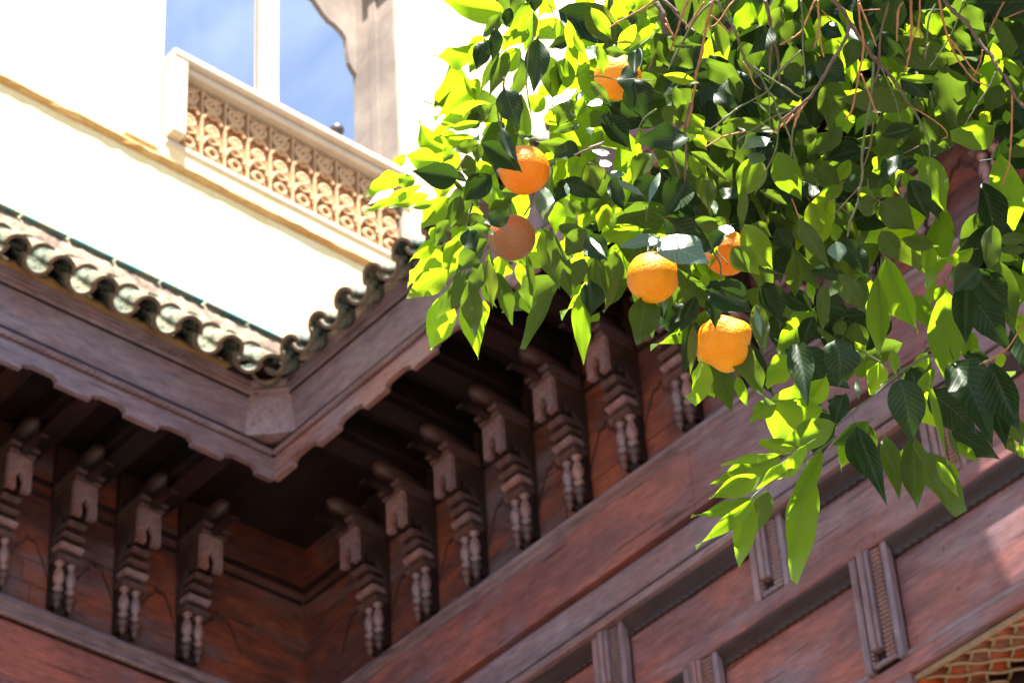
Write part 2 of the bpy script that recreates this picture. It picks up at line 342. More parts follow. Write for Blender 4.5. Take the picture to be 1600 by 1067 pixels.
HERO="""T-1982,1871,2840,-2008,1764,2834,42,46,-6,-89
M-1933,1815,2766,-1963,1809,2741,21,66,-23,-72
T-2015,1838,2774,-2059,1801,2774,35,24,-27,-93
L-2030,1873,2834,-2052,1857,2826,18,50,-27,-82
L-1973,1819,2754,-2018,1829,2729,28,41,-29,-87
D-1891,1765,2671,-1916,1777,2632,20,75,-32,-58
D-1913,1768,2667,-1940,1767,2630,27,74,-40,-54
M-1968,1841,2736,-2020,1850,2709,15,32,-52,-79
M-1963,1854,2739,-2011,1857,2696,24,58,-45,-68
T-1990,1901,2798,-2032,1888,2775,32,52,-37,-76
L-1893,1832,2764,-1981,1851,2739,34,26,-3,-96
L-1905,1852,2771,-1951,1875,2743,25,18,-62,-77
M-1957,1869,2735,-2005,1895,2712,25,51,18,-84
D-1895,1847,2706,-1924,1859,2637,35,80,-43,-41
M-1905,1875,2698,-1939,1911,2663,34,21,-56,-80
T-1966,1956,2875,-2012,1956,2872,40,7,-29,-95
T-1963,1950,2908,-2003,1958,2909,24,-8,-23,-97
D-1897,1847,2801,-1914,1860,2778,25,68,-29,-68
M-1911,1831,2803,-1933,1838,2774,24,68,-37,-63
T-2061,1886,2782,-2132,1858,2750,42,43,-7,-90
L-2000,1803,2693,-2014,1836,2674,13,42,-31,-85
T-2044,1889,2725,-2118,1859,2730,34,20,-59,-78
M-1996,1846,2658,-2047,1827,2645,24,39,-60,-69
D-1918,1800,2601,-1924,1827,2549,38,41,-78,-46
T-2012,1961,2733,-2018,1932,2747,28,48,-48,-73
W-1894,1882,2621,-1910,1858,2590,12,71,-68,16
D-1928,1829,2782,-1947,1837,2763,17,52,-46,-72
T-1993,1958,2768,-2019,1954,2759,22,31,-3,-95
T-1965,1929,2676,-1973,1949,2659,27,8,-62,-78
L-1813,1870,2712,-1831,1922,2698,20,39,-11,-92
M-1844,1898,2764,-1856,1959,2727,42,38,-43,-82
M-1890,1945,2796,-1916,1944,2780,28,47,-51,-72
T-1729,1861,2606,-1775,1868,2592,20,24,-30,-92
M-1825,1959,2737,-1847,1967,2718,26,62,-7,-78
M-1816,1991,2742,-1833,2031,2714,35,51,-34,-79
T-1857,1866,2722,-1906,1926,2710,17,26,2,-97
L-1841,1859,2678,-1850,1887,2661,11,31,-43,-85
G-1886,1902,2730,-1909,1879,2721,19,71,-50,-49
L-1896,1893,2698,-1932,1908,2660,37,57,-44,-70
T-1876,1921,2688,-1903,1916,2681,16,31,-57,-77
T-1897,1967,2733,-1922,1964,2730,19,17,-38,-91
W-1937,1997,2820,-1949,1988,2791,25,65,-76,-3
M-1858,1943,2731,-1877,1944,2700,18,84,-16,-51
G-1793,1913,2588,-1812,1949,2549,44,56,-45,-70
D-1883,1985,2669,-1884,2018,2631,41,40,-69,-60
G-1711,1838,2531,-1721,1837,2487,19,69,-72,-13
D-1750,1871,2555,-1768,1871,2510,33,13,-99,-5
M-1770,1810,2503,-1769,1842,2478,15,50,-54,-68
L-1729,1788,2521,-1752,1815,2498,16,59,-17,-79
M-1740,1813,2537,-1722,1833,2528,16,17,-55,-82
W-1829,1971,2712,-1836,1972,2672,9,63,-77,-13
D-1824,1933,2649,-1837,1942,2621,15,38,-81,-45
M-1735,1922,2563,-1761,1901,2569,11,42,-69,-60
T-1879,2049,2821,-1905,2062,2809,15,29,-28,-92
W-1830,1844,2558,-1850,1813,2521,13,76,-63,11
W-1896,1920,2652,-1903,1914,2631,10,70,-72,-5
L-1876,1904,2614,-1899,1908,2592,17,43,-70,-57
W-1875,1937,2626,-1892,1920,2622,18,68,-71,15
M-1939,1943,2683,-1969,1939,2654,36,59,-60,-53
M-1914,1978,2660,-1935,1968,2640,27,70,-53,-48
D-1908,1979,2658,-1909,1996,2636,22,58,-65,-50
T-1862,1987,2824,-1882,1989,2820,13,11,-47,-88
L-1850,1996,2827,-1861,1980,2829,15,40,-37,-84
D-1842,1988,2792,-1855,1980,2790,23,48,-69,-54
T-1865,2055,2848,-1881,2064,2842,15,19,-30,-93
W-1925,2010,2914,-1931,2004,2900,17,65,-76,6
W-1951,1995,2911,-1958,1994,2884,18,69,-71,-14
M-1784,1961,2750,-1801,1967,2741,18,33,-39,-86
T-2146,1886,2711,-2140,1840,2738,36,22,-47,-85
T-2104,1841,2631,-2129,1801,2643,36,32,-46,-83
T-2174,1840,2695,-2196,1834,2695,16,13,-40,-91
T-2157,1819,2638,-2211,1798,2630,34,20,-13,-97
L-2094,1773,2564,-2106,1782,2546,24,64,-41,-66
T-2081,1791,2545,-2153,1745,2522,18,38,-16,-91
W-2050,1713,2470,-2070,1682,2438,16,71,-67,21
L-2094,1811,2548,-2142,1781,2544,17,32,-39,-87
L-2105,1831,2553,-2130,1808,2546,13,58,-42,-70
D-2007,1788,2501,-2028,1724,2492,37,68,-13,-72
D-2035,1805,2542,-2030,1826,2530,11,43,-50,-75
D-2048,1818,2542,-2047,1833,2529,7,67,-50,-55
D-2022,1861,2558,-2066,1846,2534,36,54,-50,-67
M-2016,1835,2597,-2029,1799,2571,20,83,8,-55
L-2043,1813,2600,-2065,1814,2587,18,46,-36,-81
T-2067,1879,2669,-2095,1836,2673,25,34,-30,-89
T-1987,1814,2603,-2022,1784,2597,13,46,-37,-80
T-2111,1897,2762,-2144,1882,2757,25,30,-41,-86
M-2019,1844,2654,-2039,1824,2642,27,68,-29,-67
L-2138,1882,2616,-2191,1880,2596,35,33,-45,-83
M-2044,1823,2516,-2072,1827,2482,23,60,-56,-57
M-2079,1831,2502,-2113,1834,2484,21,27,-71,-65
M-2108,1889,2569,-2125,1887,2552,21,69,-27,-67
M-2050,1843,2499,-2050,1873,2484,22,65,-35,-68
M-2063,1855,2623,-2087,1881,2606,22,45,-14,-88
M-1995,1816,2570,-2009,1825,2548,16,67,-43,-60
L-2118,1900,2551,-2144,1886,2536,28,58,-28,-77
M-2071,1867,2502,-2076,1886,2488,22,50,-40,-77
T-2163,1963,2658,-2184,1968,2655,22,12,-23,-97
T-2204,1913,2624,-2223,1922,2619,11,10,-32,-94
W-2001,1814,2586,-1992,1823,2580,16,74,-66,14
D-1950,1783,2518,-1936,1837,2484,33,53,-54,-65
G-1918,1786,2524,-1915,1812,2469,17,62,-72,-31
M-1991,1988,2662,-2014,1942,2661,23,50,-23,-84
M-1899,1912,2586,-1929,1884,2578,13,48,-30,-82
D-1926,1937,2569,-1958,1905,2556,32,71,-70,1
L-1997,2002,2648,-2021,2002,2640,22,27,-52,-81
M-1958,1994,2612,-1989,2008,2587,36,51,-33,-80
D-1963,1935,2545,-1937,1981,2519,27,47,-62,-62
W-1907,1886,2472,-1908,1889,2450,7,78,-61,-9
D-1989,1967,2584,-2012,1964,2553,22,72,-50,-48
W-1993,1930,2553,-1999,1932,2493,27,77,-63,-10
L-2035,1993,2593,-2067,2015,2567,26,39,-40,-83
M-2004,1982,2561,-1994,2013,2555,22,67,-35,-65
M-1962,1952,2476,-1981,1955,2458,45,49,-60,-63
D-1989,1996,2513,-1976,2007,2512,7,53,-66,-54
T-2094,2124,2692,-2126,2119,2678,29,39,-53,-75
M-2032,1905,2548,-2070,1894,2545,20,22,-51,-83
D-1925,1798,2381,-1951,1774,2372,24,67,-49,-56
M-2080,1874,2538,-2073,1904,2515,16,48,-60,-64
M-2022,1915,2666,-2003,1933,2652,13,45,-81,-39
M-2132,1980,2675,-2112,2001,2667,17,45,-65,-62
T-2103,2043,2764,-2105,2060,2760,19,48,-17,-86
L-1925,1982,2636,-1949,1981,2626,19,38,-36,-85
W-1957,1989,2672,-1957,1992,2658,11,78,-61,-9
L-2053,1986,2716,-2055,2008,2708,17,41,-28,-87
G-1738,1947,2459,-1779,1896,2456,37,73,-57,-38
D-1874,1930,2595,-1870,1974,2555,36,74,-48,-46
D-1890,1960,2644,-1876,2026,2631,37,58,-27,-77
L-1836,2060,2645,-1838,2088,2625,30,6,-58,-81
M-1797,2036,2575,-1794,2064,2569,12,81,-22,-54
M-1840,2060,2577,-1836,2105,2565,16,81,-23,-54
G-1825,2028,2497,-1860,2014,2444,44,74,-59,-32
M-1854,2090,2563,-1869,2113,2516,30,70,-53,-49
W-1819,1971,2473,-1835,1959,2421,12,57,-82,2
D-1925,2080,2603,-1962,2056,2572,38,72,-27,-64
D-1910,1973,2532,-1917,1999,2486,22,65,-61,-44
W-1875,1949,2489,-1846,1968,2448,14,71,-68,19
W-1902,1950,2546,-1892,1958,2526,16,77,-62,12
W-1928,1987,2561,-1911,2004,2556,18,73,-66,17
W-1935,1969,2600,-1913,1985,2581,13,67,-73,17
M-1920,1944,2552,-1937,1971,2527,34,68,-21,-70
L-1976,2030,2565,-2011,2044,2548,24,27,-40,-88
M-1923,2075,2647,-1956,2062,2610,32,61,-75,-26
L-1946,2111,2656,-1930,2112,2663,20,38,-21,-90
M-1885,2101,2513,-1879,2138,2508,22,56,-20,-80
W-1850,2104,2520,-1852,2104,2496,7,73,-68,-9
T-1875,2005,2617,-1911,2029,2605,11,14,-28,-95
M-1863,2061,2693,-1869,2072,2655,28,45,-83,-32
D-1883,2137,2526,-1896,2113,2547,28,60,-68,-42
M-2007,2102,2629,-2014,2122,2593,29,32,-79,-52
L-1866,2085,2604,-1868,2120,2580,22,50,-48,-72
L-1882,2122,2678,-1886,2145,2665,19,49,-37,-79
M-1731,1985,2613,-1726,2046,2619,37,25,7,-96
D-1753,2025,2626,-1789,1983,2620,28,71,-53,-46
L-1735,1908,2547,-1712,1949,2539,16,46,-43,-77
M-1810,2005,2739,-1809,2051,2703,44,52,-53,-67
M-1767,1967,2663,-1737,1998,2658,9,53,-62,-58
G-1656,2041,2651,-1682,2014,2604,31,90,-14,-42
M-1753,2048,2746,-1776,2079,2714,22,54,-37,-76
L-1727,2096,2800,-1779,2113,2785,34,22,-15,-96
L-1739,2139,2836,-1768,2158,2812,19,43,-36,-83
M-1661,2074,2717,-1690,2087,2696,26,21,-67,-71
D-1839,2101,2736,-1808,2134,2676,38,49,-84,-21
M-1794,2104,2709,-1797,2126,2677,28,55,-67,-50
T-1826,2184,2793,-1849,2206,2773,12,25,-50,-83
D-1735,2174,2694,-1773,2157,2692,36,39,-79,-47
M-1834,2037,2682,-1856,2073,2666,20,32,-21,-92
M-1761,2120,2642,-1733,2160,2631,24,57,-55,-61
L-1787,2013,2580,-1790,2034,2567,22,33,-47,-82
M-1751,2044,2557,-1725,2094,2554,18,56,-35,-75
M-1850,2029,2652,-1852,2055,2632,24,36,-55,-76
T-1840,2066,2883,-1852,2090,2881,15,-16,-18,-97
M-1757,2184,2750,-1768,2200,2734,24,9,-67,-73
L-1846,2055,2848,-1845,2066,2839,15,31,-62,-72
T-1787,2169,2764,-1794,2183,2755,8,23,-44,-87
D-1865,2127,2758,-1880,2132,2722,21,67,-65,-36
D-1639,2109,2625,-1631,2149,2594,40,48,-61,-63
M-1594,2231,2578,-1671,2173,2609,37,37,-77,-53
T-1681,2211,2758,-1708,2211,2742,24,50,-22,-84
T-1683,2216,2740,-1694,2240,2721,19,22,-53,-82
T-1666,2224,2730,-1699,2253,2713,21,16,-38,-91
T-1679,2275,2749,-1701,2259,2748,18,25,-33,-91
T-1719,2304,2738,-1743,2274,2742,18,27,-32,-91
T-1712,2247,2667,-1733,2271,2662,23,-4,-26,-97
M-1695,2206,2686,-1748,2244,2656,41,20,-42,-89
D-1712,2155,2649,-1734,2133,2638,28,73,-65,-21
L-1665,2143,2702,-1685,2142,2693,20,36,-56,-75
M-1646,2117,2585,-1673,2099,2579,7,45,-41,-79
M-1701,2118,2667,-1702,2148,2650,29,71,-33,-63
D-1651,2142,2714,-1636,2164,2697,27,49,-73,-48
M-1563,2203,2739,-1596,2211,2687,44,39,-84,-37
D-1553,2141,2622,-1553,2180,2593,27,35,-57,-74
M-1651,2239,2681,-1661,2259,2662,37,42,-52,-74
L-1554,2185,2573,-1568,2170,2567,9,60,-25,-76
L-1667,2298,2762,-1660,2326,2746,23,56,-49,-67
T-1710,2343,2829,-1718,2367,2818,18,8,-41,-91
W-1589,2117,2642,-1579,2126,2618,14,75,-66,8
W-1621,2124,2685,-1612,2128,2674,10,62,-77,17
W-1584,2147,2633,-1578,2153,2630,12,74,-66,16
L-1653,2193,2785,-1661,2232,2776,19,21,-17,-96
M-1611,2226,2768,-1644,2240,2750,31,34,-35,-87
M-1726,2179,2815,-1750,2196,2785,33,36,-66,-66
L-1691,2152,2805,-1712,2140,2801,27,40,-36,-85
M-1618,2175,2686,-1651,2182,2659,28,38,-67,-64
D-1697,2171,2695,-1707,2167,2663,26,50,-87,-5
T-1693,2307,2737,-1705,2308,2732,12,33,-36,-87
D-1758,2155,2648,-1739,2199,2624,37,48,-57,-67
L-1629,2251,2611,-1659,2251,2609,27,5,-31,-95
M-1578,2192,2657,-1501,2267,2607,46,6,-60,-80
M-1532,2241,2604,-1578,2300,2570,51,29,-29,-91
L-1500,2169,2510,-1536,2123,2514,12,52,-46,-72
D-1569,2184,2578,-1555,2219,2548,27,55,-65,-52
M-1466,2270,2661,-1475,2328,2596,20,47,-63,-62
T-1518,2388,2762,-1523,2413,2738,20,-13,-71,-69
T-1506,2384,2766,-1511,2403,2763,10,21,-12,-97
L-1575,2253,2753,-1577,2275,2741,17,30,-45,-84
L-1575,2294,2781,-1594,2318,2758,33,61,-23,-76
L-1566,2319,2797,-1572,2337,2786,21,13,-46,-88
M-1488,2249,2689,-1493,2281,2661,37,-12,-67,-74
M-1525,2257,2673,-1520,2289,2652,29,33,-55,-77
M-1520,2302,2682,-1499,2317,2683,18,44,-55,-71
L-1485,2285,2637,-1502,2315,2626,15,15,-26,-96
D-1537,2291,2635,-1549,2319,2607,20,54,-48,-69
M-1513,2326,2603,-1550,2326,2583,32,45,-37,-81
M-1466,2272,2551,-1462,2296,2530,18,42,-63,-65
T-1504,2327,2641,-1501,2355,2633,8,16,-27,-95
T-1595,2410,2667,-1616,2409,2664,19,14,-52,-84
T-1551,2382,2621,-1562,2395,2611,13,34,-39,-85
D-1438,2282,2582,-1452,2266,2566,18,81,-18,-56
D-1524,2372,2610,-1531,2384,2571,17,51,-80,-33
L-1513,2291,2511,-1566,2263,2511,47,15,-27,-95
M-1589,2227,2580,-1587,2248,2566,18,41,-53,-74
L-1562,2247,2560,-1578,2255,2552,11,18,-45,-87
M-1589,2323,2612,-1581,2345,2603,15,35,-47,-81
L-1763,2144,2566,-1782,2203,2524,42,38,-45,-81
L-1788,2140,2572,-1831,2133,2522,42,66,-56,-50
M-1753,2056,2449,-1792,2083,2411,15,56,-27,-78
W-1720,2083,2525,-1740,2051,2503,29,75,-63,20
W-1738,2081,2510,-1747,2072,2490,26,68,-74,3
M-1744,1978,2499,-1733,2027,2480,18,26,-41,-87
M-1764,1995,2475,-1762,2039,2453,11,38,-43,-82
M-1804,2105,2634,-1750,2135,2587,18,14,-90,-42
L-1738,2166,2469,-1750,2199,2442,31,33,-53,-78
M-1682,2171,2563,-1731,2167,2545,19,34,-33,-88
M-1740,2208,2630,-1778,2199,2622,28,30,-73,-61
M-1761,2191,2567,-1743,2227,2534,30,25,-71,-66
M-1749,2176,2537,-1740,2205,2519,13,64,-55,-53
M-1774,2186,2471,-1790,2203,2450,27,51,-46,-73
W-1842,2095,2511,-1843,2097,2485,9,72,-69,-8
M-1851,2132,2494,-1870,2099,2490,22,72,-34,-60
W-1829,2107,2461,-1839,2094,2446,27,65,-74,21
M-1806,2148,2531,-1798,2191,2521,16,87,-27,-42
D-1884,2163,2603,-1871,2176,2576,26,81,-59,8
M-1837,2075,2536,-1850,2091,2492,26,74,-53,-41
L-1780,2274,2588,-1805,2260,2573,21,60,-28,-75
L-1800,2284,2668,-1803,2300,2664,11,51,-9,-85
L-1603,2249,2499,-1620,2295,2435,39,46,-65,-60
G-1587,2145,2462,-1553,2178,2473,23,68,-54,-50
G-1592,2183,2458,-1618,2159,2408,24,75,-65,-7
D-1631,2270,2523,-1657,2253,2518,17,56,-68,-48
M-1688,2252,2482,-1675,2300,2446,44,28,-62,-73
M-1705,2267,2492,-1730,2248,2505,30,17,-72,-67
M-1774,2298,2568,-1813,2302,2548,35,31,-61,-72
M-1725,2178,2532,-1731,2225,2530,31,40,0,-92
M-1679,2184,2572,-1725,2182,2551,24,33,-68,-66
D-1721,2275,2615,-1756,2232,2598,34,77,-43,-47
L-1703,2222,2552,-1736,2222,2532,20,44,-52,-73
L-1743,2249,2556,-1777,2234,2547,26,41,-51,-76
D-1674,2333,2556,-1679,2357,2502,37,51,-77,-39
D-1632,2245,2475,-1643,2285,2437,35,66,-41,-63
T-1698,2310,2662,-1727,2319,2653,18,22,-26,-94
T-1717,2318,2626,-1746,2326,2621,23,0,-49,-87
T-1696,2358,2636,-1708,2382,2624,18,56,-13,-82
T-1716,2347,2605,-1717,2374,2597,23,20,-25,-95
T-1777,2346,2628,-1799,2361,2620,23,-6,-49,-87
T-1726,2331,2585,-1750,2337,2581,17,6,-45,-89
T-1724,2294,2529,-1741,2326,2519,17,37,-10,-92
W-1655,2253,2474,-1654,2255,2463,6,70,-71,-5
W-1685,2201,2501,-1690,2197,2488,7,63,-78,-2
T-1676,2190,2604,-1694,2217,2593,27,-19,-48,-86
M-1647,2280,2627,-1675,2274,2614,26,41,-70,-58
M-1635,2308,2630,-1653,2340,2600,30,50,-43,-75
M-1597,2298,2544,-1607,2288,2545,11,37,-41,-83
L-1621,2247,2597,-1633,2269,2579,16,32,-50,-80
L-1782,2079,2414,-1794,2137,2373,40,44,-46,-77
M-1724,2117,2402,-1730,2173,2353,26,60,-48,-64
M-1812,2207,2466,-1820,2259,2427,25,12,-58,-81
M-1798,2193,2438,-1844,2234,2412,25,11,-44,-89
M-1737,2200,2362,-1745,2250,2326,30,46,-47,-76
M-1771,2208,2371,-1804,2230,2319,20,59,-53,-60
D-1765,2258,2474,-1769,2301,2429,34,68,-50,-54
D-1826,2272,2411,-1808,2296,2394,29,64,-70,-34
D-1811,2236,2437,-1769,2275,2416,18,25,-65,-72
D-1805,2273,2373,-1776,2297,2368,16,58,-76,-28
W-1727,2195,2408,-1731,2195,2375,27,63,-77,-6
W-1774,2221,2411,-1786,2210,2411,9,66,-71,24
D-1883,2221,2457,-1892,2250,2399,41,85,-40,-33
M-1828,2135,2338,-1846,2158,2276,26,63,-65,-43
W-1801,2101,2293,-1801,2104,2249,9,72,-70,-4
D-1871,2251,2445,-1849,2276,2412,31,41,-83,-37
T-1863,2293,2485,-1884,2321,2477,13,6,-24,-97
L-1908,2271,2487,-1909,2296,2471,19,42,-48,-77
T-1915,2315,2467,-1937,2322,2460,20,27,-15,-95
D-1837,2259,2387,-1866,2257,2352,24,55,-73,-41
M-1773,2182,2287,-1765,2234,2255,10,49,-51,-71
L-1803,2306,2458,-1799,2333,2445,24,30,-46,-83
T-1799,2345,2470,-1832,2368,2441,17,37,-48,-79
M-1860,2365,2443,-1861,2392,2420,29,4,-65,-76
M-1850,2168,2436,-1822,2194,2415,7,38,-80,-47
M-1861,2190,2534,-1848,2213,2512,22,36,-75,-56
D-1830,2203,2511,-1835,2229,2481,34,75,-44,-50
L-1767,2245,2497,-1784,2265,2484,19,46,-16,-87
M-1855,2330,2427,-1857,2342,2407,22,36,-78,-51
T-1700,2253,2391,-1743,2353,2343,46,6,-41,-91
L-1709,2245,2366,-1775,2304,2302,33,23,-59,-78
G-1571,2270,2293,-1609,2259,2269,40,49,-77,-41
D-1627,2322,2344,-1678,2362,2281,37,35,-64,-69
L-1676,2336,2360,-1775,2442,2310,49,16,-29,-94
M-1548,2286,2356,-1584,2309,2302,28,60,-50,-62
D-1589,2285,2314,-1599,2358,2286,46,52,-24,-82
M-1634,2412,2421,-1664,2453,2335,40,49,-71,-51
D-1673,2386,2381,-1666,2437,2300,47,39,-80,-47
T-1666,2404,2462,-1710,2381,2464,25,11,-30,-95
T-1734,2399,2451,-1772,2419,2436,15,16,-38,-91
L-1687,2356,2389,-1711,2358,2372,22,51,-40,-76
L-1728,2343,2394,-1749,2391,2367,26,32,-36,-88
T-1721,2387,2503,-1752,2401,2480,25,47,-33,-82
M-1696,2252,2435,-1705,2289,2408,30,41,-47,-78
M-1678,2268,2416,-1658,2318,2416,21,60,-25,-76
L-1717,2259,2249,-1739,2282,2233,14,30,-37,-88
D-1724,2416,2323,-1704,2449,2317,22,68,-52,-52
L-1720,2436,2372,-1748,2460,2344,29,26,-59,-76
T-1772,2403,2351,-1805,2406,2331,21,38,-62,-68
T-1720,2501,2364,-1744,2513,2360,15,-4,-39,-92
T-1677,2503,2390,-1693,2506,2383,12,22,-65,-73
D-1775,2398,2322,-1804,2392,2313,26,34,-71,-62
L-1737,2363,2283,-1779,2381,2270,16,9,-43,-90
L-1865,2389,2391,-1872,2407,2372,38,17,-67,-72
M-1570,2390,2407,-1611,2375,2422,19,14,-87,-47
T-1677,2472,2499,-1663,2499,2491,19,-8,-25,-96
M-1573,2387,2385,-1606,2370,2403,14,10,-82,-56
M-1798,2297,2367,-1807,2322,2345,24,26,-59,-76
T-1849,2358,2407,-1866,2387,2394,15,16,-31,-94
M-1757,2270,2408,-1783,2294,2373,23,45,-53,-71
L-2085,1866,2512,-2153,1880,2481,36,38,-15,-91
T-2132,1859,2528,-2192,1856,2522,21,10,-36,-93
T-2157,1884,2537,-2246,1895,2528,46,9,-16,-98
L-2119,1860,2457,-2177,1835,2434,37,48,-37,-80
M-2079,1853,2423,-2126,1839,2360,29,81,-8,-58
T-2181,1905,2481,-2251,1938,2439,43,42,-23,-88
T-2157,1934,2494,-2214,1992,2431,36,32,-54,-78
M-2053,1837,2382,-2093,1877,2334,30,56,-35,-75
M-2037,1848,2405,-2082,1862,2382,30,5,-80,-60
M-2028,1850,2406,-2059,1882,2358,19,61,-41,-68
M-2017,1843,2430,-2085,1841,2417,29,14,-75,-64
T-2072,1857,2470,-2120,1862,2448,18,36,-26,-90
G-1997,1793,2404,-1998,1806,2371,27,40,-85,-34
M-2081,1913,2455,-2116,1966,2413,24,65,-16,-74
T-2107,1946,2520,-2135,1960,2495,20,52,-37,-77
T-2160,2008,2580,-2181,2020,2570,17,29,-28,-92
L-2063,1885,2465,-2083,1906,2442,11,31,-57,-76
T-2155,1957,2480,-2183,1981,2467,13,10,-39,-92
T-2116,1913,2461,-2132,1954,2449,11,60,1,-80
M-2061,1814,2471,-2086,1810,2449,18,57,-60,-56
M-2001,1793,2414,-1993,1831,2420,16,36,7,-93
T-2160,1880,2573,-2177,1882,2566,12,32,-22,-92
T-2147,1911,2579,-2160,1900,2577,12,40,-34,-85
M-2033,1964,2527,-2054,2003,2449,36,57,-66,-48
M-1966,1912,2444,-2005,1973,2391,31,24,-54,-81
M-1941,1948,2449,-1980,1942,2425,32,50,-54,-68
M-1992,1944,2395,-2080,1949,2338,22,26,-85,-47
M-2048,1940,2477,-2076,1973,2428,11,63,-42,-65
T-2083,1958,2502,-2106,1981,2481,16,41,-37,-83
M-2109,1988,2511,-2134,2020,2478,21,29,-57,-77
T-2144,2014,2507,-2152,2035,2491,15,26,-50,-82
G-1892,1901,2378,-1891,1932,2349,34,55,-58,-60
W-1873,1886,2353,-1858,1899,2313,8,77,-63,7
M-1976,1977,2439,-2010,1983,2413,27,28,-78,-56
M-1962,1982,2432,-1981,2016,2383,29,38,-68,-62
D-1981,1985,2406,-2002,2000,2366,36,75,-40,-52
L-2036,2024,2446,-2092,2073,2380,28,30,-63,-72
M-1935,1992,2382,-1974,2000,2353,12,43,-54,-72
M-1966,2024,2470,-2007,2051,2428,31,53,-39,-75
T-2074,1993,2570,-2101,2008,2564,17,11,-19,-98
L-2019,1998,2503,-2035,2006,2490,11,44,-43,-79
T-2056,2041,2488,-2083,2049,2482,16,19,-16,-97
L-2034,2052,2422,-2052,2050,2417,12,32,-15,-94
L-1939,2057,2507,-1986,2018,2510,32,31,-43,-84
W-1863,2004,2409,-1898,1956,2390,28,76,-63,18
W-1843,1981,2380,-1794,2016,2324,59,68,-72,14
D-1860,2012,2446,-1836,2074,2403,47,32,-62,-72
M-1830,2038,2435,-1814,2089,2433,24,45,-19,-87
W-1788,2058,2404,-1797,2047,2387,22,68,-72,14
G-1829,2048,2318,-1804,2098,2287,49,66,-61,-44
D-1833,2054,2317,-1846,2070,2276,23,67,-60,-44
M-1862,2030,2371,-1871,2092,2339,30,29,-41,-87
M-1942,2140,2448,-1966,2133,2426,29,69,-31,-65
D-1861,2056,2333,-1901,2057,2297,24,65,-25,-71
L-1906,2140,2388,-2007,2116,2374,28,21,-29,-93
D-1944,2132,2418,-1980,2109,2387,21,72,-53,-46
D-1927,2124,2371,-1971,2136,2314,26,55,-63,-55
M-1885,2072,2309,-1923,2096,2262,14,50,-53,-68
T-1971,2179,2366,-2016,2204,2352,28,26,-7,-96
M-1954,2066,2407,-1992,2076,2350,45,72,-42,-56
M-1905,2170,2341,-1924,2241,2282,39,82,-21,-53
M-2012,2243,2431,-2021,2277,2344,43,61,-72,-33
M-1983,2063,2453,-2027,2054,2418,17,50,-76,-42
T-1932,2163,2482,-1952,2173,2466,15,48,-37,-80
M-1772,2040,2348,-1777,2072,2323,22,46,-50,-74
L-1806,2076,2390,-1800,2116,2360,35,35,-60,-72
D-1748,2000,2333,-1773,1996,2315,22,38,-86,-33
T-1863,2115,2455,-1896,2128,2441,7,21,-43,-88
L-1934,2304,2251,-1974,2271,2265,24,17,-55,-82
L-1829,2258,2199,-1900,2227,2194,40,37,-74,-57
T-1855,2225,2166,-1961,2227,2159,33,7,9,-99
L-1960,2294,2242,-2051,2246,2232,37,33,-44,-84
T-1911,2239,2192,-1989,2208,2210,14,-2,-46,-89
L-1935,2219,2161,-1996,2184,2148,31,45,-50,-74
L-1970,2238,2156,-2051,2204,2158,23,15,-41,-90
L-1932,2198,2113,-2024,2177,2085,24,33,-23,-92
L-1966,2230,2146,-2042,2272,2114,33,29,-17,-94
M-2003,2309,2218,-2045,2314,2169,29,56,-63,-54
L-1875,2278,2195,-1959,2287,2136,25,49,-43,-76
L-1920,2300,2215,-2023,2355,2103,46,59,-36,-72
T-1944,2377,2348,-1980,2317,2359,59,15,-26,-95
T-1905,2345,2368,-1951,2355,2352,36,16,-54,-83
L-1931,2269,2307,-1971,2254,2293,27,43,-34,-83
T-1850,2322,2226,-1891,2333,2201,31,31,-59,-74
L-1824,2315,2226,-1867,2295,2205,24,53,-27,-81
D-1827,2290,2202,-1841,2314,2143,31,45,-78,-43
D-1821,2277,2253,-1845,2271,2210,28,61,-76,-23
D-1830,2207,2310,-1831,2209,2211,37,55,-84,-2
D-1738,2172,2237,-1754,2186,2179,51,83,-45,-32
T-1929,2312,2409,-1983,2311,2388,41,35,-16,-92
T-1937,2133,2314,-1989,2166,2291,32,49,19,-85
T-1986,2184,2346,-1996,2219,2332,14,5,-35,-94
L-1935,2199,2318,-1955,2233,2297,17,61,-13,-78
W-1850,2343,2328,-1852,2343,2293,8,70,-72,-2
D-1697,2235,2177,-1720,2266,2102,49,60,-65,-46
D-1707,2371,2277,-1687,2388,2142,62,62,-78,-1
D-1641,2353,2224,-1651,2402,2146,48,31,-79,-53
D-1757,2371,2260,-1741,2438,2209,54,55,-58,-60
D-1795,2457,2259,-1763,2509,2214,36,36,-73,-59
L-1671,2256,2166,-1724,2336,2105,12,69,-9,-72
D-1811,2277,2192,-1813,2315,2084,29,60,-75,-28
M-1827,2348,2218,-1835,2369,2125,29,67,-71,-22
M-1780,2346,2189,-1829,2396,2119,35,36,-62,-70
M-1759,2330,2150,-1764,2392,2072,44,83,-41,-38
M-1722,2273,2121,-1726,2316,2071,13,26,-72,-64
L-1705,2290,2078,-1715,2334,2046,15,36,-50,-79
L-1790,2417,2189,-1795,2448,2162,21,51,-53,-68
M-1701,2320,2139,-1709,2344,2104,8,68,-52,-52
T-1850,2416,2244,-1880,2426,2218,14,45,-51,-73
L-1818,2313,2221,-1873,2294,2205,27,39,-50,-77
M-1865,2372,2273,-1887,2402,2245,16,45,-40,-80
T-1865,2337,2232,-1911,2355,2224,30,12,-12,-99
M-1716,2462,2201,-1717,2478,2182,16,50,-65,-57
L-1727,2504,2218,-1734,2523,2200,14,24,-63,-74
D-1773,2362,2306,-1781,2376,2272,27,52,-74,-43
L-1727,2336,2258,-1760,2352,2242,16,25,-37,-89
L-1751,2302,2289,-1767,2319,2273,15,61,-15,-78
D-1707,2436,2241,-1717,2456,2178,27,62,-72,-32
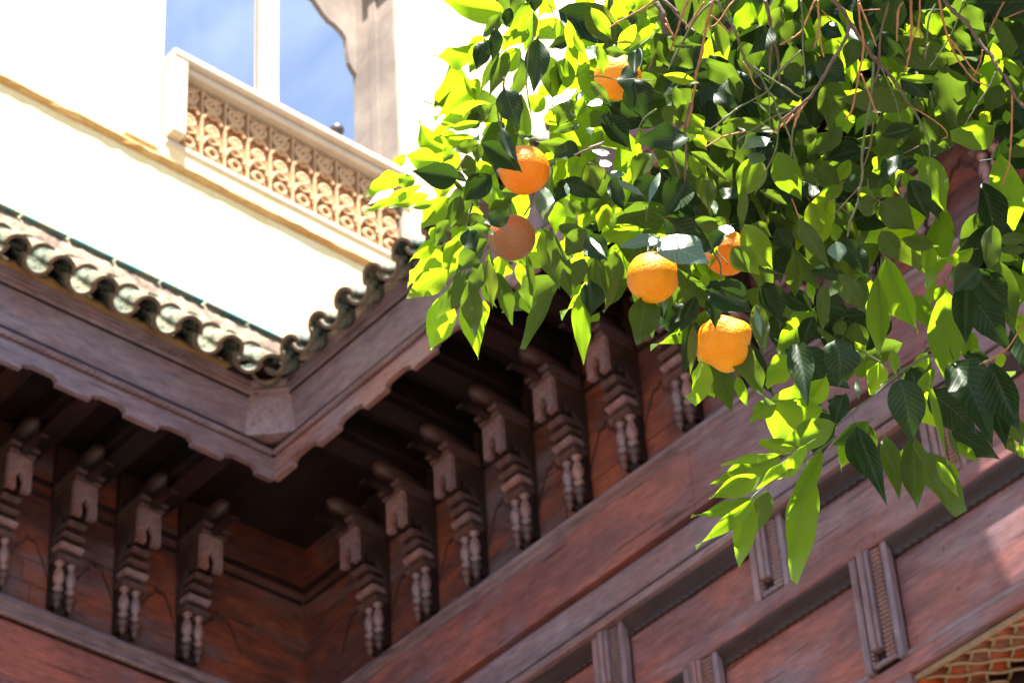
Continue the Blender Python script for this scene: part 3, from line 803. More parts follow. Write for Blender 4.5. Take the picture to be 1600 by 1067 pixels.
M-1708,2462,2230,-1710,2487,2192,27,64,-62,-46
T-1837,2382,2371,-1868,2391,2335,32,68,-34,-65
M-1824,2287,2315,-1838,2305,2294,26,43,-55,-72
D-1878,2328,2309,-1887,2329,2266,27,97,-17,-19
L-1773,2427,2215,-1767,2463,2193,16,37,-52,-77"""
FILL="""L-1797,2545,2714,-1886,2588,2638,42,46,-43,-78
M-1934,2310,2914,-2029,2330,2849,43,18,-83,-53
M-2012,2156,2953,-2014,2238,2929,41,34,-26,-90
M-1687,2600,2579,-1737,2534,2641,42,57,-74,-34
L-1845,2370,2908,-1803,2468,2879,59,27,-38,-89
D-1930,2279,2658,-2002,2254,2596,39,65,-52,-56
M-2012,2391,2895,-2079,2441,2836,64,57,-18,-80
D-1682,2501,3066,-1740,2537,2951,49,74,-45,-51
D-1897,2363,3142,-1998,2306,3097,59,55,-38,-74
D-1943,2275,2737,-1958,2307,2643,56,54,-77,-35
M-1803,2149,2814,-1826,2231,2772,38,45,-31,-84
M-2068,2399,2666,-2028,2475,2608,44,50,-68,-54
M-2125,2306,2765,-2168,2319,2639,43,73,-61,-31
G-1820,2137,2921,-1880,2114,2810,53,67,-71,-22
T-1838,2571,2760,-1953,2525,2743,54,35,-63,-69
M-1998,2378,2850,-1989,2448,2759,53,55,-69,-47
D-1883,2137,2853,-1937,2223,2805,43,41,-24,-88
M-1971,2442,2770,-2066,2406,2734,54,46,-75,-47
D-1925,2398,2684,-1881,2453,2605,57,38,-85,-37
D-1680,2570,2766,-1670,2654,2733,52,77,-31,-56
D-1946,2217,2879,-1890,2317,2886,39,76,-38,-53
M-1729,2316,3019,-1775,2390,2952,50,22,-58,-79
L-1655,2539,2542,-1719,2601,2508,39,17,-34,-92
L-1646,2365,2914,-1712,2451,2888,43,9,-23,-97
M-2026,2068,2593,-1952,2160,2614,55,35,-7,-93
M-1982,2682,2534,-1875,2748,2553,46,52,-68,-52
D-1694,2425,2799,-1764,2412,2748,41,44,-80,-40
M-1962,2178,2837,-2032,2127,2808,40,59,-40,-70
D-1735,2578,3070,-1794,2542,2934,47,75,-64,-16
D-1813,2143,2767,-1851,2181,2668,44,72,-51,-47
D-1618,2426,2869,-1672,2456,2802,50,27,-79,-56
M-1914,2303,2837,-1992,2276,2801,47,49,-32,-81
M-1606,2348,2810,-1619,2398,2708,50,31,-84,-45
T-2003,2114,2538,-2097,2217,2500,37,-1,-35,-94
D-1895,2144,2990,-1977,2152,2954,43,27,-62,-74
L-1751,2480,2851,-1857,2498,2812,60,31,-17,-94
D-1771,2607,2912,-1867,2572,2899,58,35,-76,-55
D-1903,2490,2830,-1945,2518,2757,58,31,-82,-48
M-1890,2333,2627,-1909,2400,2562,39,45,-55,-70
T-2229,2194,2821,-2267,2289,2781,50,47,-17,-86
L-1698,2373,2863,-1789,2441,2835,44,-9,-48,-87
T-1883,2186,2949,-1969,2243,2915,61,32,-9,-94
T-1716,2643,2656,-1803,2675,2609,57,27,-48,-83
M-2105,2136,3092,-2150,2190,2985,60,77,-38,-52
L-2045,2160,2830,-2134,2231,2771,50,29,-37,-88
D-1677,2494,2607,-1702,2542,2534,39,48,-65,-59
M-2245,2042,2798,-2333,2036,2786,46,15,-54,-83
M-1998,2276,2884,-2092,2290,2807,47,42,-65,-64
G-2109,2542,2654,-2106,2563,2525,50,76,-64,-9
M-1583,2478,2940,-1674,2446,2915,50,42,-66,-62
M-1968,2276,3032,-2046,2203,2992,41,72,-50,-48
M-1794,2170,2760,-1843,2248,2710,37,36,-33,-87
M-2061,2737,2726,-2164,2678,2705,43,49,-66,-56
D-1889,2702,2528,-1962,2755,2475,40,15,-59,-80
D-1609,2221,2816,-1662,2241,2729,49,50,-72,-48
M-2075,1923,3014,-2097,2007,2981,45,39,-25,-89
T-2219,1960,2874,-2314,2024,2812,55,25,-45,-86
L-1719,2183,2863,-1778,2264,2796,44,23,-52,-83
T-1949,2077,2932,-1875,2099,2955,41,37,-33,-87
D-1927,2297,2926,-2019,2337,2845,54,45,-48,-75
M-1899,2493,2870,-2022,2455,2862,55,27,-74,-62
M-2035,2101,2573,-2012,2183,2538,47,84,-40,-38
M-1964,2264,2722,-2037,2257,2675,53,54,-35,-77
D-1733,2604,2620,-1815,2573,2556,45,62,-58,-52
T-1934,2012,2981,-2025,2064,2928,50,34,-30,-89
M-1696,2499,2868,-1678,2609,2832,39,63,-33,-70
L-2000,2176,2592,-2056,2099,2619,57,31,-51,-80
L-1868,2085,2851,-1965,2027,2838,47,41,-51,-75
M-1861,2333,2821,-1943,2385,2756,57,7,-73,-68
M-1510,2407,2662,-1565,2436,2618,47,44,-41,-80
D-1660,2605,2949,-1744,2580,2921,48,40,-79,-47
T-1576,2302,2728,-1547,2423,2737,50,30,0,-95
D-1761,2253,2787,-1811,2281,2706,50,67,-47,-58
M-1874,2323,2981,-1947,2388,2944,46,3,-47,-88
L-2180,2606,2657,-2285,2662,2623,59,-2,-55,-84
G-1705,2307,2955,-1744,2310,2847,43,74,-61,-28
T-2206,2078,2824,-2286,2153,2803,45,9,-17,-98
L-1911,1934,2725,-1911,2006,2693,43,26,-39,-88
M-2120,2504,2905,-2170,2566,2801,51,27,-77,-58
D-1794,2061,2765,-1872,2053,2698,43,54,-64,-56
D-1938,2463,2718,-2016,2443,2671,49,48,-74,-48
D-1749,2599,2705,-1823,2655,2628,49,52,-38,-77
M-1614,2464,2985,-1711,2499,2922,41,39,-41,-83
D-1956,2199,3027,-1937,2293,2960,54,51,-56,-65
D-1817,2210,2781,-1893,2209,2725,37,49,-57,-66
M-1904,2376,2828,-1942,2423,2749,53,29,-75,-59
M-1828,2423,2787,-1882,2466,2738,48,22,-59,-78
M-2047,2418,2797,-1980,2498,2800,50,44,-35,-83
L-1782,2411,2733,-1879,2482,2703,41,-3,-42,-91
M-1848,2373,3058,-1937,2320,3033,54,40,-27,-87
L-1999,1995,2767,-2009,2124,2746,39,24,-14,-96
M-1632,2330,2690,-1641,2412,2632,47,49,-47,-74
M-1798,2568,2664,-1767,2632,2585,44,58,-73,-36
M-1732,2523,2614,-1775,2604,2547,54,27,-52,-81
T-1600,2418,2599,-1678,2526,2560,49,8,-29,-95
G-1747,2220,2809,-1821,2161,2720,48,71,-69,-13
T-2153,2055,2641,-2161,2196,2650,57,31,8,-95
L-1822,2594,2656,-1721,2647,2649,48,25,-57,-78
M-2027,2766,2599,-1953,2807,2582,62,15,-60,-79
D-1879,2147,2806,-1938,2207,2727,38,52,-44,-73
M-1776,2132,2894,-1859,2106,2828,44,64,-44,-63
L-2190,2018,2748,-2215,2080,2670,41,65,-48,-59
M-1748,2363,2815,-1823,2340,2768,43,57,-39,-72
D-1678,2372,2922,-1784,2316,2885,54,50,-47,-73
D-1507,2392,2859,-1577,2385,2792,50,53,-71,-47
D-1665,2427,2897,-1734,2379,2872,43,46,-21,-87
M-1945,2335,2777,-1969,2448,2720,63,77,-15,-62
D-1546,2247,2799,-1602,2259,2743,46,34,-79,-52
T-1973,2022,2927,-1990,2129,2903,59,-3,-22,-97
T-2162,1978,2602,-2092,2071,2571,44,29,-50,-82
M-1971,2398,2862,-2074,2358,2828,59,44,-53,-72
D-1825,2717,2818,-1909,2729,2789,50,23,-46,-86
D-1566,2227,2800,-1642,2231,2705,50,37,-87,-33
D-1825,2427,2866,-1803,2526,2789,48,15,-63,-76
L-2021,2079,2960,-2082,2167,2898,56,38,-34,-86
L-1861,2030,2899,-1970,2043,2842,55,34,-53,-77
D-1988,2369,2490,-1924,2420,2393,53,53,-85,-10
D-1884,2340,2815,-1968,2259,2808,47,65,-64,-40
D-1884,2357,2716,-1806,2389,2637,51,12,-96,-27
M-1842,2539,2891,-1916,2519,2824,51,67,-39,-63
L-1907,2023,2917,-1960,2149,2891,50,9,-17,-98
D-1688,2540,2918,-1782,2493,2932,56,21,-64,-74
D-1728,2404,2769,-1704,2466,2720,52,-13,-58,-80
M-2077,1981,2828,-2146,2025,2762,39,38,-53,-76
L-2179,2335,2796,-2286,2343,2784,42,9,-24,-97
D-1971,2189,3061,-1979,2298,3021,46,74,-18,-65
M-1486,2354,2761,-1496,2416,2688,45,5,-76,-65
D-2027,2377,2851,-2073,2425,2787,68,76,-13,-64
D-1867,2463,2501,-1934,2443,2467,43,44,-82,-37
M-1527,2469,2615,-1613,2440,2612,37,25,-68,-68
T-1665,2426,2910,-1763,2504,2890,64,26,9,-96
T-1892,2504,2443,-1902,2584,2400,56,14,-46,-88
D-1697,2514,2593,-1793,2509,2548,40,37,-57,-73
D-1989,2472,2626,-1968,2492,2489,51,71,-71,1
M-1702,2396,3022,-1797,2440,2959,58,28,-53,-80
G-1976,2411,2393,-2008,2429,2323,49,56,-70,-44
D-1882,2351,2990,-1979,2269,3011,56,42,-65,-63
D-1691,2421,2972,-1740,2471,2909,38,45,-50,-74
M-2274,2222,2969,-2320,2286,2887,59,65,-37,-66
M-1631,2246,2869,-1622,2335,2805,46,16,-59,-79
M-1608,2401,2806,-1652,2425,2701,43,41,-83,-37
D-1769,2433,2838,-1820,2452,2779,46,64,-38,-68
D-1594,2511,3033,-1686,2521,2942,53,56,-54,-63
L-1918,2363,2510,-1993,2356,2480,43,38,-18,-91
M-1688,2403,2882,-1778,2327,2888,55,40,-53,-75
L-1608,2464,2864,-1692,2513,2807,58,28,-48,-83
M-2073,2134,3099,-2149,2117,3054,42,50,-57,-65
M-1901,2230,2960,-1872,2304,2908,42,60,-60,-53
T-1767,2257,2572,-1861,2300,2528,44,11,-59,-80
D-1851,2366,3021,-1961,2326,3056,41,9,-78,-62
D-1634,2413,2565,-1666,2463,2491,44,67,-45,-59
D-1806,2195,2985,-1876,2239,2919,53,55,-29,-78
T-1587,2454,2817,-1697,2481,2769,47,30,-35,-88
G-2301,2438,2820,-2266,2505,2755,51,61,-69,-39
M-1674,2469,2850,-1755,2465,2811,45,40,-43,-81
L-1976,2287,2596,-2042,2227,2596,39,48,-54,-69
M-2276,1987,2964,-2220,2075,2946,66,80,-55,-23
G-1826,2054,2865,-1844,2078,2784,53,56,-75,-35
G-1806,2212,2896,-1909,2230,2859,41,18,-57,-80
L-2043,2159,2902,-2136,2100,2875,48,46,-35,-82
M-1935,2415,2978,-1868,2483,2995,48,58,-37,-73
M-1815,2447,2805,-1860,2468,2733,38,51,-68,-52
D-1878,2292,2768,-1922,2344,2712,42,61,-29,-74
T-1837,2294,2908,-1922,2379,2864,41,27,-21,-94
M-1547,2568,3022,-1645,2579,2941,45,44,-65,-62
D-2189,2358,2914,-2241,2329,2798,48,74,-65,-17
M-1601,2342,2836,-1707,2376,2803,39,2,-65,-76
L-2173,2198,2868,-2227,2251,2822,53,17,-53,-83
M-2043,2066,2970,-2088,2167,2911,51,-7,-52,-85
M-1733,2270,2838,-1808,2228,2860,40,21,-71,-67
D-2014,2294,2484,-2000,2342,2397,40,48,-80,-36
G-1743,2568,2596,-1773,2579,2480,55,50,-84,-20
T-2251,2046,2866,-2290,2111,2822,41,60,-18,-78
M-1691,2437,2895,-1716,2475,2800,58,57,-70,-43
L-1701,2541,2567,-1778,2622,2516,56,18,-40,-90
T-2107,2166,2963,-2200,2197,2938,55,16,-28,-95
M-1697,2398,2779,-1731,2458,2714,55,33,-60,-73
D-1818,2487,2974,-1846,2522,2836,49,12,-96,-27
D-1751,2245,2926,-1736,2311,2848,59,70,-60,-38
M-2217,2073,2929,-2273,2083,2852,44,50,-73,-46
D-1872,2268,2981,-1844,2336,2896,52,53,-74,-42
M-1860,2484,2816,-1929,2504,2716,55,39,-82,-43
M-1660,2607,2735,-1739,2636,2644,52,44,-67,-60
D-1848,2449,3063,-1926,2494,2996,51,38,-50,-77
M-1610,2551,2790,-1708,2487,2831,58,10,-64,-76
M-2060,2150,2747,-2125,2129,2698,52,59,-61,-53
L-1860,2530,2953,-1947,2527,2934,41,21,-46,-86
T-1984,2006,2843,-2043,2075,2782,38,38,-41,-83
L-1719,2595,2696,-1758,2677,2657,39,24,-33,-92
D-2114,2324,2878,-2190,2278,2822,38,69,-46,-56
M-1994,2293,2927,-2093,2312,2864,57,33,-63,-70
M-1865,2251,2715,-1915,2274,2603,48,40,-84,-35
M-1855,2351,2686,-1940,2407,2634,45,30,-36,-88
T-2224,1977,3010,-2311,2043,2990,57,27,7,-96
D-2018,2370,3036,-2087,2292,3010,53,72,-47,-51
M-1765,2200,2836,-1722,2268,2758,63,-10,-72,-68
T-1752,2591,2506,-1761,2682,2477,47,44,-23,-87
L-1900,2440,2883,-2027,2429,2860,43,19,-45,-87
M-1942,2539,2923,-1978,2658,2860,46,25,-39,-88
D-1761,2362,2815,-1763,2449,2733,38,48,-60,-64
M-1492,2388,2734,-1564,2341,2717,50,48,-45,-76
G-2062,2326,2721,-2139,2319,2653,48,50,-71,-50
M-1732,2381,2998,-1824,2347,2930,44,64,-31,-70
D-1547,2359,2868,-1603,2420,2795,40,26,-64,-73
G-2189,2515,2683,-2275,2490,2651,61,38,-87,-31
M-1959,2259,3087,-2038,2328,3025,57,30,-42,-85
M-1886,2364,2608,-1874,2440,2571,44,40,-46,-79
T-1626,2536,2918,-1634,2621,2864,43,14,-52,-84
M-1809,2420,2776,-1915,2420,2750,50,21,-47,-86
D-1571,2481,2915,-1613,2575,2891,54,44,-3,-90
D-1864,2405,2491,-1943,2392,2439,36,54,-44,-72
M-1553,2366,2826,-1640,2292,2833,64,62,-75,-22
G-1597,2494,2886,-1582,2550,2819,60,56,-70,-45
D-1841,2238,2704,-1890,2247,2634,52,52,-73,-45
D-1901,2265,2707,-1903,2312,2639,41,63,-63,-45
M-2085,2356,2918,-2081,2430,2858,54,10,-63,-77
T-1929,1946,2812,-2021,2062,2791,37,6,-13,-99
M-2196,2140,2641,-2274,2096,2607,47,57,-47,-68
L-1726,2242,2865,-1749,2306,2809,50,38,-53,-76
D-1855,2445,2979,-1910,2459,2888,61,70,-50,-50
D-1877,2169,2861,-1885,2236,2761,49,75,-52,-41
D-1571,2516,2959,-1610,2558,2895,53,43,-62,-66
D-1740,2374,2750,-1800,2332,2719,50,61,-34,-71
D-1757,2633,2829,-1641,2677,2799,60,22,-88,-42
M-1933,2257,2821,-1999,2293,2745,47,52,-50,-69
D-1949,2288,2905,-1937,2353,2797,48,56,-73,-38
D-1735,2296,2777,-1727,2377,2732,41,60,-43,-67
D-1912,1906,2812,-1857,1998,2755,52,53,-65,-54
D-1914,2303,2756,-2028,2265,2765,64,31,-95,1
D-1900,2676,2548,-1921,2760,2459,46,59,-51,-62
M-1987,2159,2564,-2038,2210,2501,50,40,-52,-75
D-1647,2538,2841,-1721,2516,2783,50,59,-63,-51
M-2150,2284,2899,-2224,2280,2850,44,48,-56,-67
M-1967,2662,2616,-2053,2701,2559,43,35,-43,-83
G-1862,2241,2700,-1899,2263,2619,38,44,-80,-42
M-2044,2320,2769,-2134,2330,2711,48,45,-43,-78
M-2003,2308,2827,-1932,2375,2831,46,51,-50,-70
D-2001,2296,2821,-2086,2316,2764,39,47,-35,-81
M-1834,2306,2599,-1827,2370,2544,51,17,-65,-74
M-1873,2190,2751,-1907,2256,2683,51,28,-62,-73
M-1923,2377,2999,-1996,2436,2934,61,22,-58,-78
L-1820,2324,3079,-1889,2411,3022,65,63,-1,-78
M-1801,2320,2589,-1858,2377,2503,36,43,-59,-68
M-1643,2602,2705,-1758,2634,2659,40,5,-75,-66
G-1679,2439,2915,-1688,2511,2821,44,58,-62,-53
M-1835,2344,2738,-1851,2453,2674,37,44,-41,-80
L-2045,2159,2954,-2031,2249,2885,58,38,-60,-70
M-1902,2272,2706,-1984,2215,2713,53,36,-61,-70
D-1910,2308,3010,-1976,2318,2931,42,52,-68,-52
D-2011,2418,2771,-2051,2456,2690,52,40,-74,-54
D-1950,2504,2594,-2026,2420,2550,38,77,-49,-40
T-2084,2197,2781,-2197,2230,2738,45,26,-31,-91
M-1633,2665,2932,-1729,2663,2898,40,24,-73,-64
D-1985,2301,2655,-2083,2283,2588,57,51,-64,-57
M-1738,2427,2875,-1828,2390,2819,50,59,-46,-66
M-1929,2161,2891,-2009,2142,2834,57,57,-57,-59
M-1656,2301,2678,-1730,2316,2619,50,43,-58,-69
M-1709,2470,2788,-1668,2550,2811,49,71,-17,-68
T-2182,1943,2772,-2253,1966,2734,38,36,-34,-87
D-2028,2397,2588,-2026,2454,2520,43,57,-64,-52
D-1605,2529,2754,-1680,2489,2737,48,47,-58,-66
T-2164,2243,2692,-2269,2208,2658,50,38,-31,-87
D-2037,2194,2778,-2092,2311,2743,48,46,-5,-89
M-1681,2510,2854,-1816,2518,2841,56,1,-78,-62
L-1758,2297,2854,-1809,2365,2812,52,33,-30,-89
L-2124,2236,2823,-2190,2160,2827,38,45,-43,-78
D-1503,2308,2705,-1595,2329,2656,53,13,-79,-59
D-2011,2181,2965,-1963,2230,2833,54,39,-90,-19
G-2001,2144,3030,-1959,2201,2894,54,32,-91,-28
M-1806,2604,2990,-1878,2594,2935,62,47,-75,-47
M-1796,2296,2877,-1822,2326,2801,46,38,-80,-45
L-2051,2015,2785,-2061,2112,2733,57,36,-41,-84
M-1703,2213,2893,-1784,2166,2836,47,66,-31,-68
D-1842,2731,2619,-1862,2776,2515,59,68,-61,-40
G-1906,2461,2898,-2006,2436,2861,42,36,-84,-40
T-1982,2433,2739,-1990,2508,2700,55,39,-39,-83
L-2183,2151,2896,-2220,2256,2855,60,27,-27,-92
G-2037,2329,2837,-1969,2374,2775,39,36,-90,-26
M-2003,2204,2638,-2056,2213,2560,52,76,-33,-55
M-1930,2370,3016,-2010,2319,3017,39,29,-48,-83
M-1877,2356,2850,-1966,2336,2845,53,16,-50,-85
L-1773,2333,2710,-1713,2429,2694,39,35,-36,-87
M-1780,2045,2863,-1818,2117,2785,54,7,-71,-70
M-2070,2306,2845,-1990,2366,2800,43,24,-76,-60
D-2039,2414,2921,-2108,2369,2849,61,71,-65,-27
D-2187,2322,2929,-2311,2302,2885,42,35,-65,-67
D-1721,2520,2920,-1778,2494,2823,39,77,-55,-31
L-2178,2378,2840,-2207,2431,2740,51,35,-78,-52
M-1957,2112,2726,-1931,2200,2644,41,30,-70,-65
D-1716,2550,2585,-1695,2598,2516,42,61,-72,-31
D-1850,2167,2931,-1790,2254,2892,45,60,-63,-49
M-1936,2126,2800,-1887,2224,2760,53,44,-52,-73
M-1903,2322,2977,-1956,2400,2917,43,42,-36,-84
T-1765,2437,2818,-1854,2520,2786,54,-1,-37,-93
D-1950,2389,2765,-1912,2452,2709,42,49,-73,-48
M-1724,2166,2760,-1816,2215,2710,49,42,-13,-90
M-1937,2574,2781,-2051,2558,2720,43,46,-54,-71
L-1975,2054,2835,-2038,2077,2784,45,38,-57,-72
L-1874,2448,2864,-1896,2566,2831,57,49,-14,-86
M-1507,2328,2804,-1593,2359,2760,49,17,-62,-77
M-1537,2465,2762,-1600,2478,2701,41,57,-44,-69
M-1640,2485,2913,-1736,2490,2877,66,34,-15,-93
D-1737,2196,2862,-1803,2270,2799,47,56,-19,-80
L-2156,2270,2764,-2249,2272,2747,60,16,-36,-92
M-2042,2136,3138,-2113,2173,3048,54,65,-37,-66
D-1428,2356,2717,-1506,2268,2721,50,58,-54,-61
M-1898,2281,2971,-1983,2290,2940,43,23,-57,-79
M-1818,2687,2785,-1893,2669,2733,46,59,-18,-79
M-1745,2490,2982,-1851,2522,2926,41,31,-46,-83
M-1928,2571,2814,-1938,2658,2738,56,27,-62,-74
G-1977,2155,2686,-1969,2222,2616,38,63,-60,-50
D-2018,2328,2952,-2067,2354,2833,55,64,-65,-40
D-1801,2456,2668,-1877,2371,2636,46,67,-36,-65
D-1739,2350,2928,-1732,2375,2797,41,62,-78,-11
L-1777,2251,2914,-1829,2308,2837,48,39,-60,-70
M-1801,2637,2758,-1860,2673,2693,47,35,-65,-68
M-2166,2278,2798,-2085,2376,2794,59,54,-48,-69
T-1966,2200,2625,-2017,2296,2598,52,6,-24,-97
D-1936,2285,2821,-1924,2357,2762,53,68,-53,-51
M-1963,2272,2831,-1988,2188,2873,55,50,-50,-71
T-2185,2228,3037,-2212,2310,3002,51,16,-33,-93
D-2014,2342,2808,-2041,2390,2689,39,73,-56,-39
D-1688,2459,2923,-1782,2417,2877,46,55,-59,-59
D-1851,2293,2653,-1925,2237,2659,52,34,-52,-78
T-2250,2061,3002,-2266,2169,2982,56,28,-13,-95
M-1835,2301,2680,-1773,2397,2660,43,38,-42,-83
M-1672,2441,2699,-1772,2373,2706,48,45,-73,-51
D-1512,2417,2850,-1600,2409,2779,41,61,-32,-72
D-2190,2377,2949,-2190,2407,2805,51,39,-90,-19
D-1910,2486,2825,-1972,2520,2744,53,52,-57,-64"""
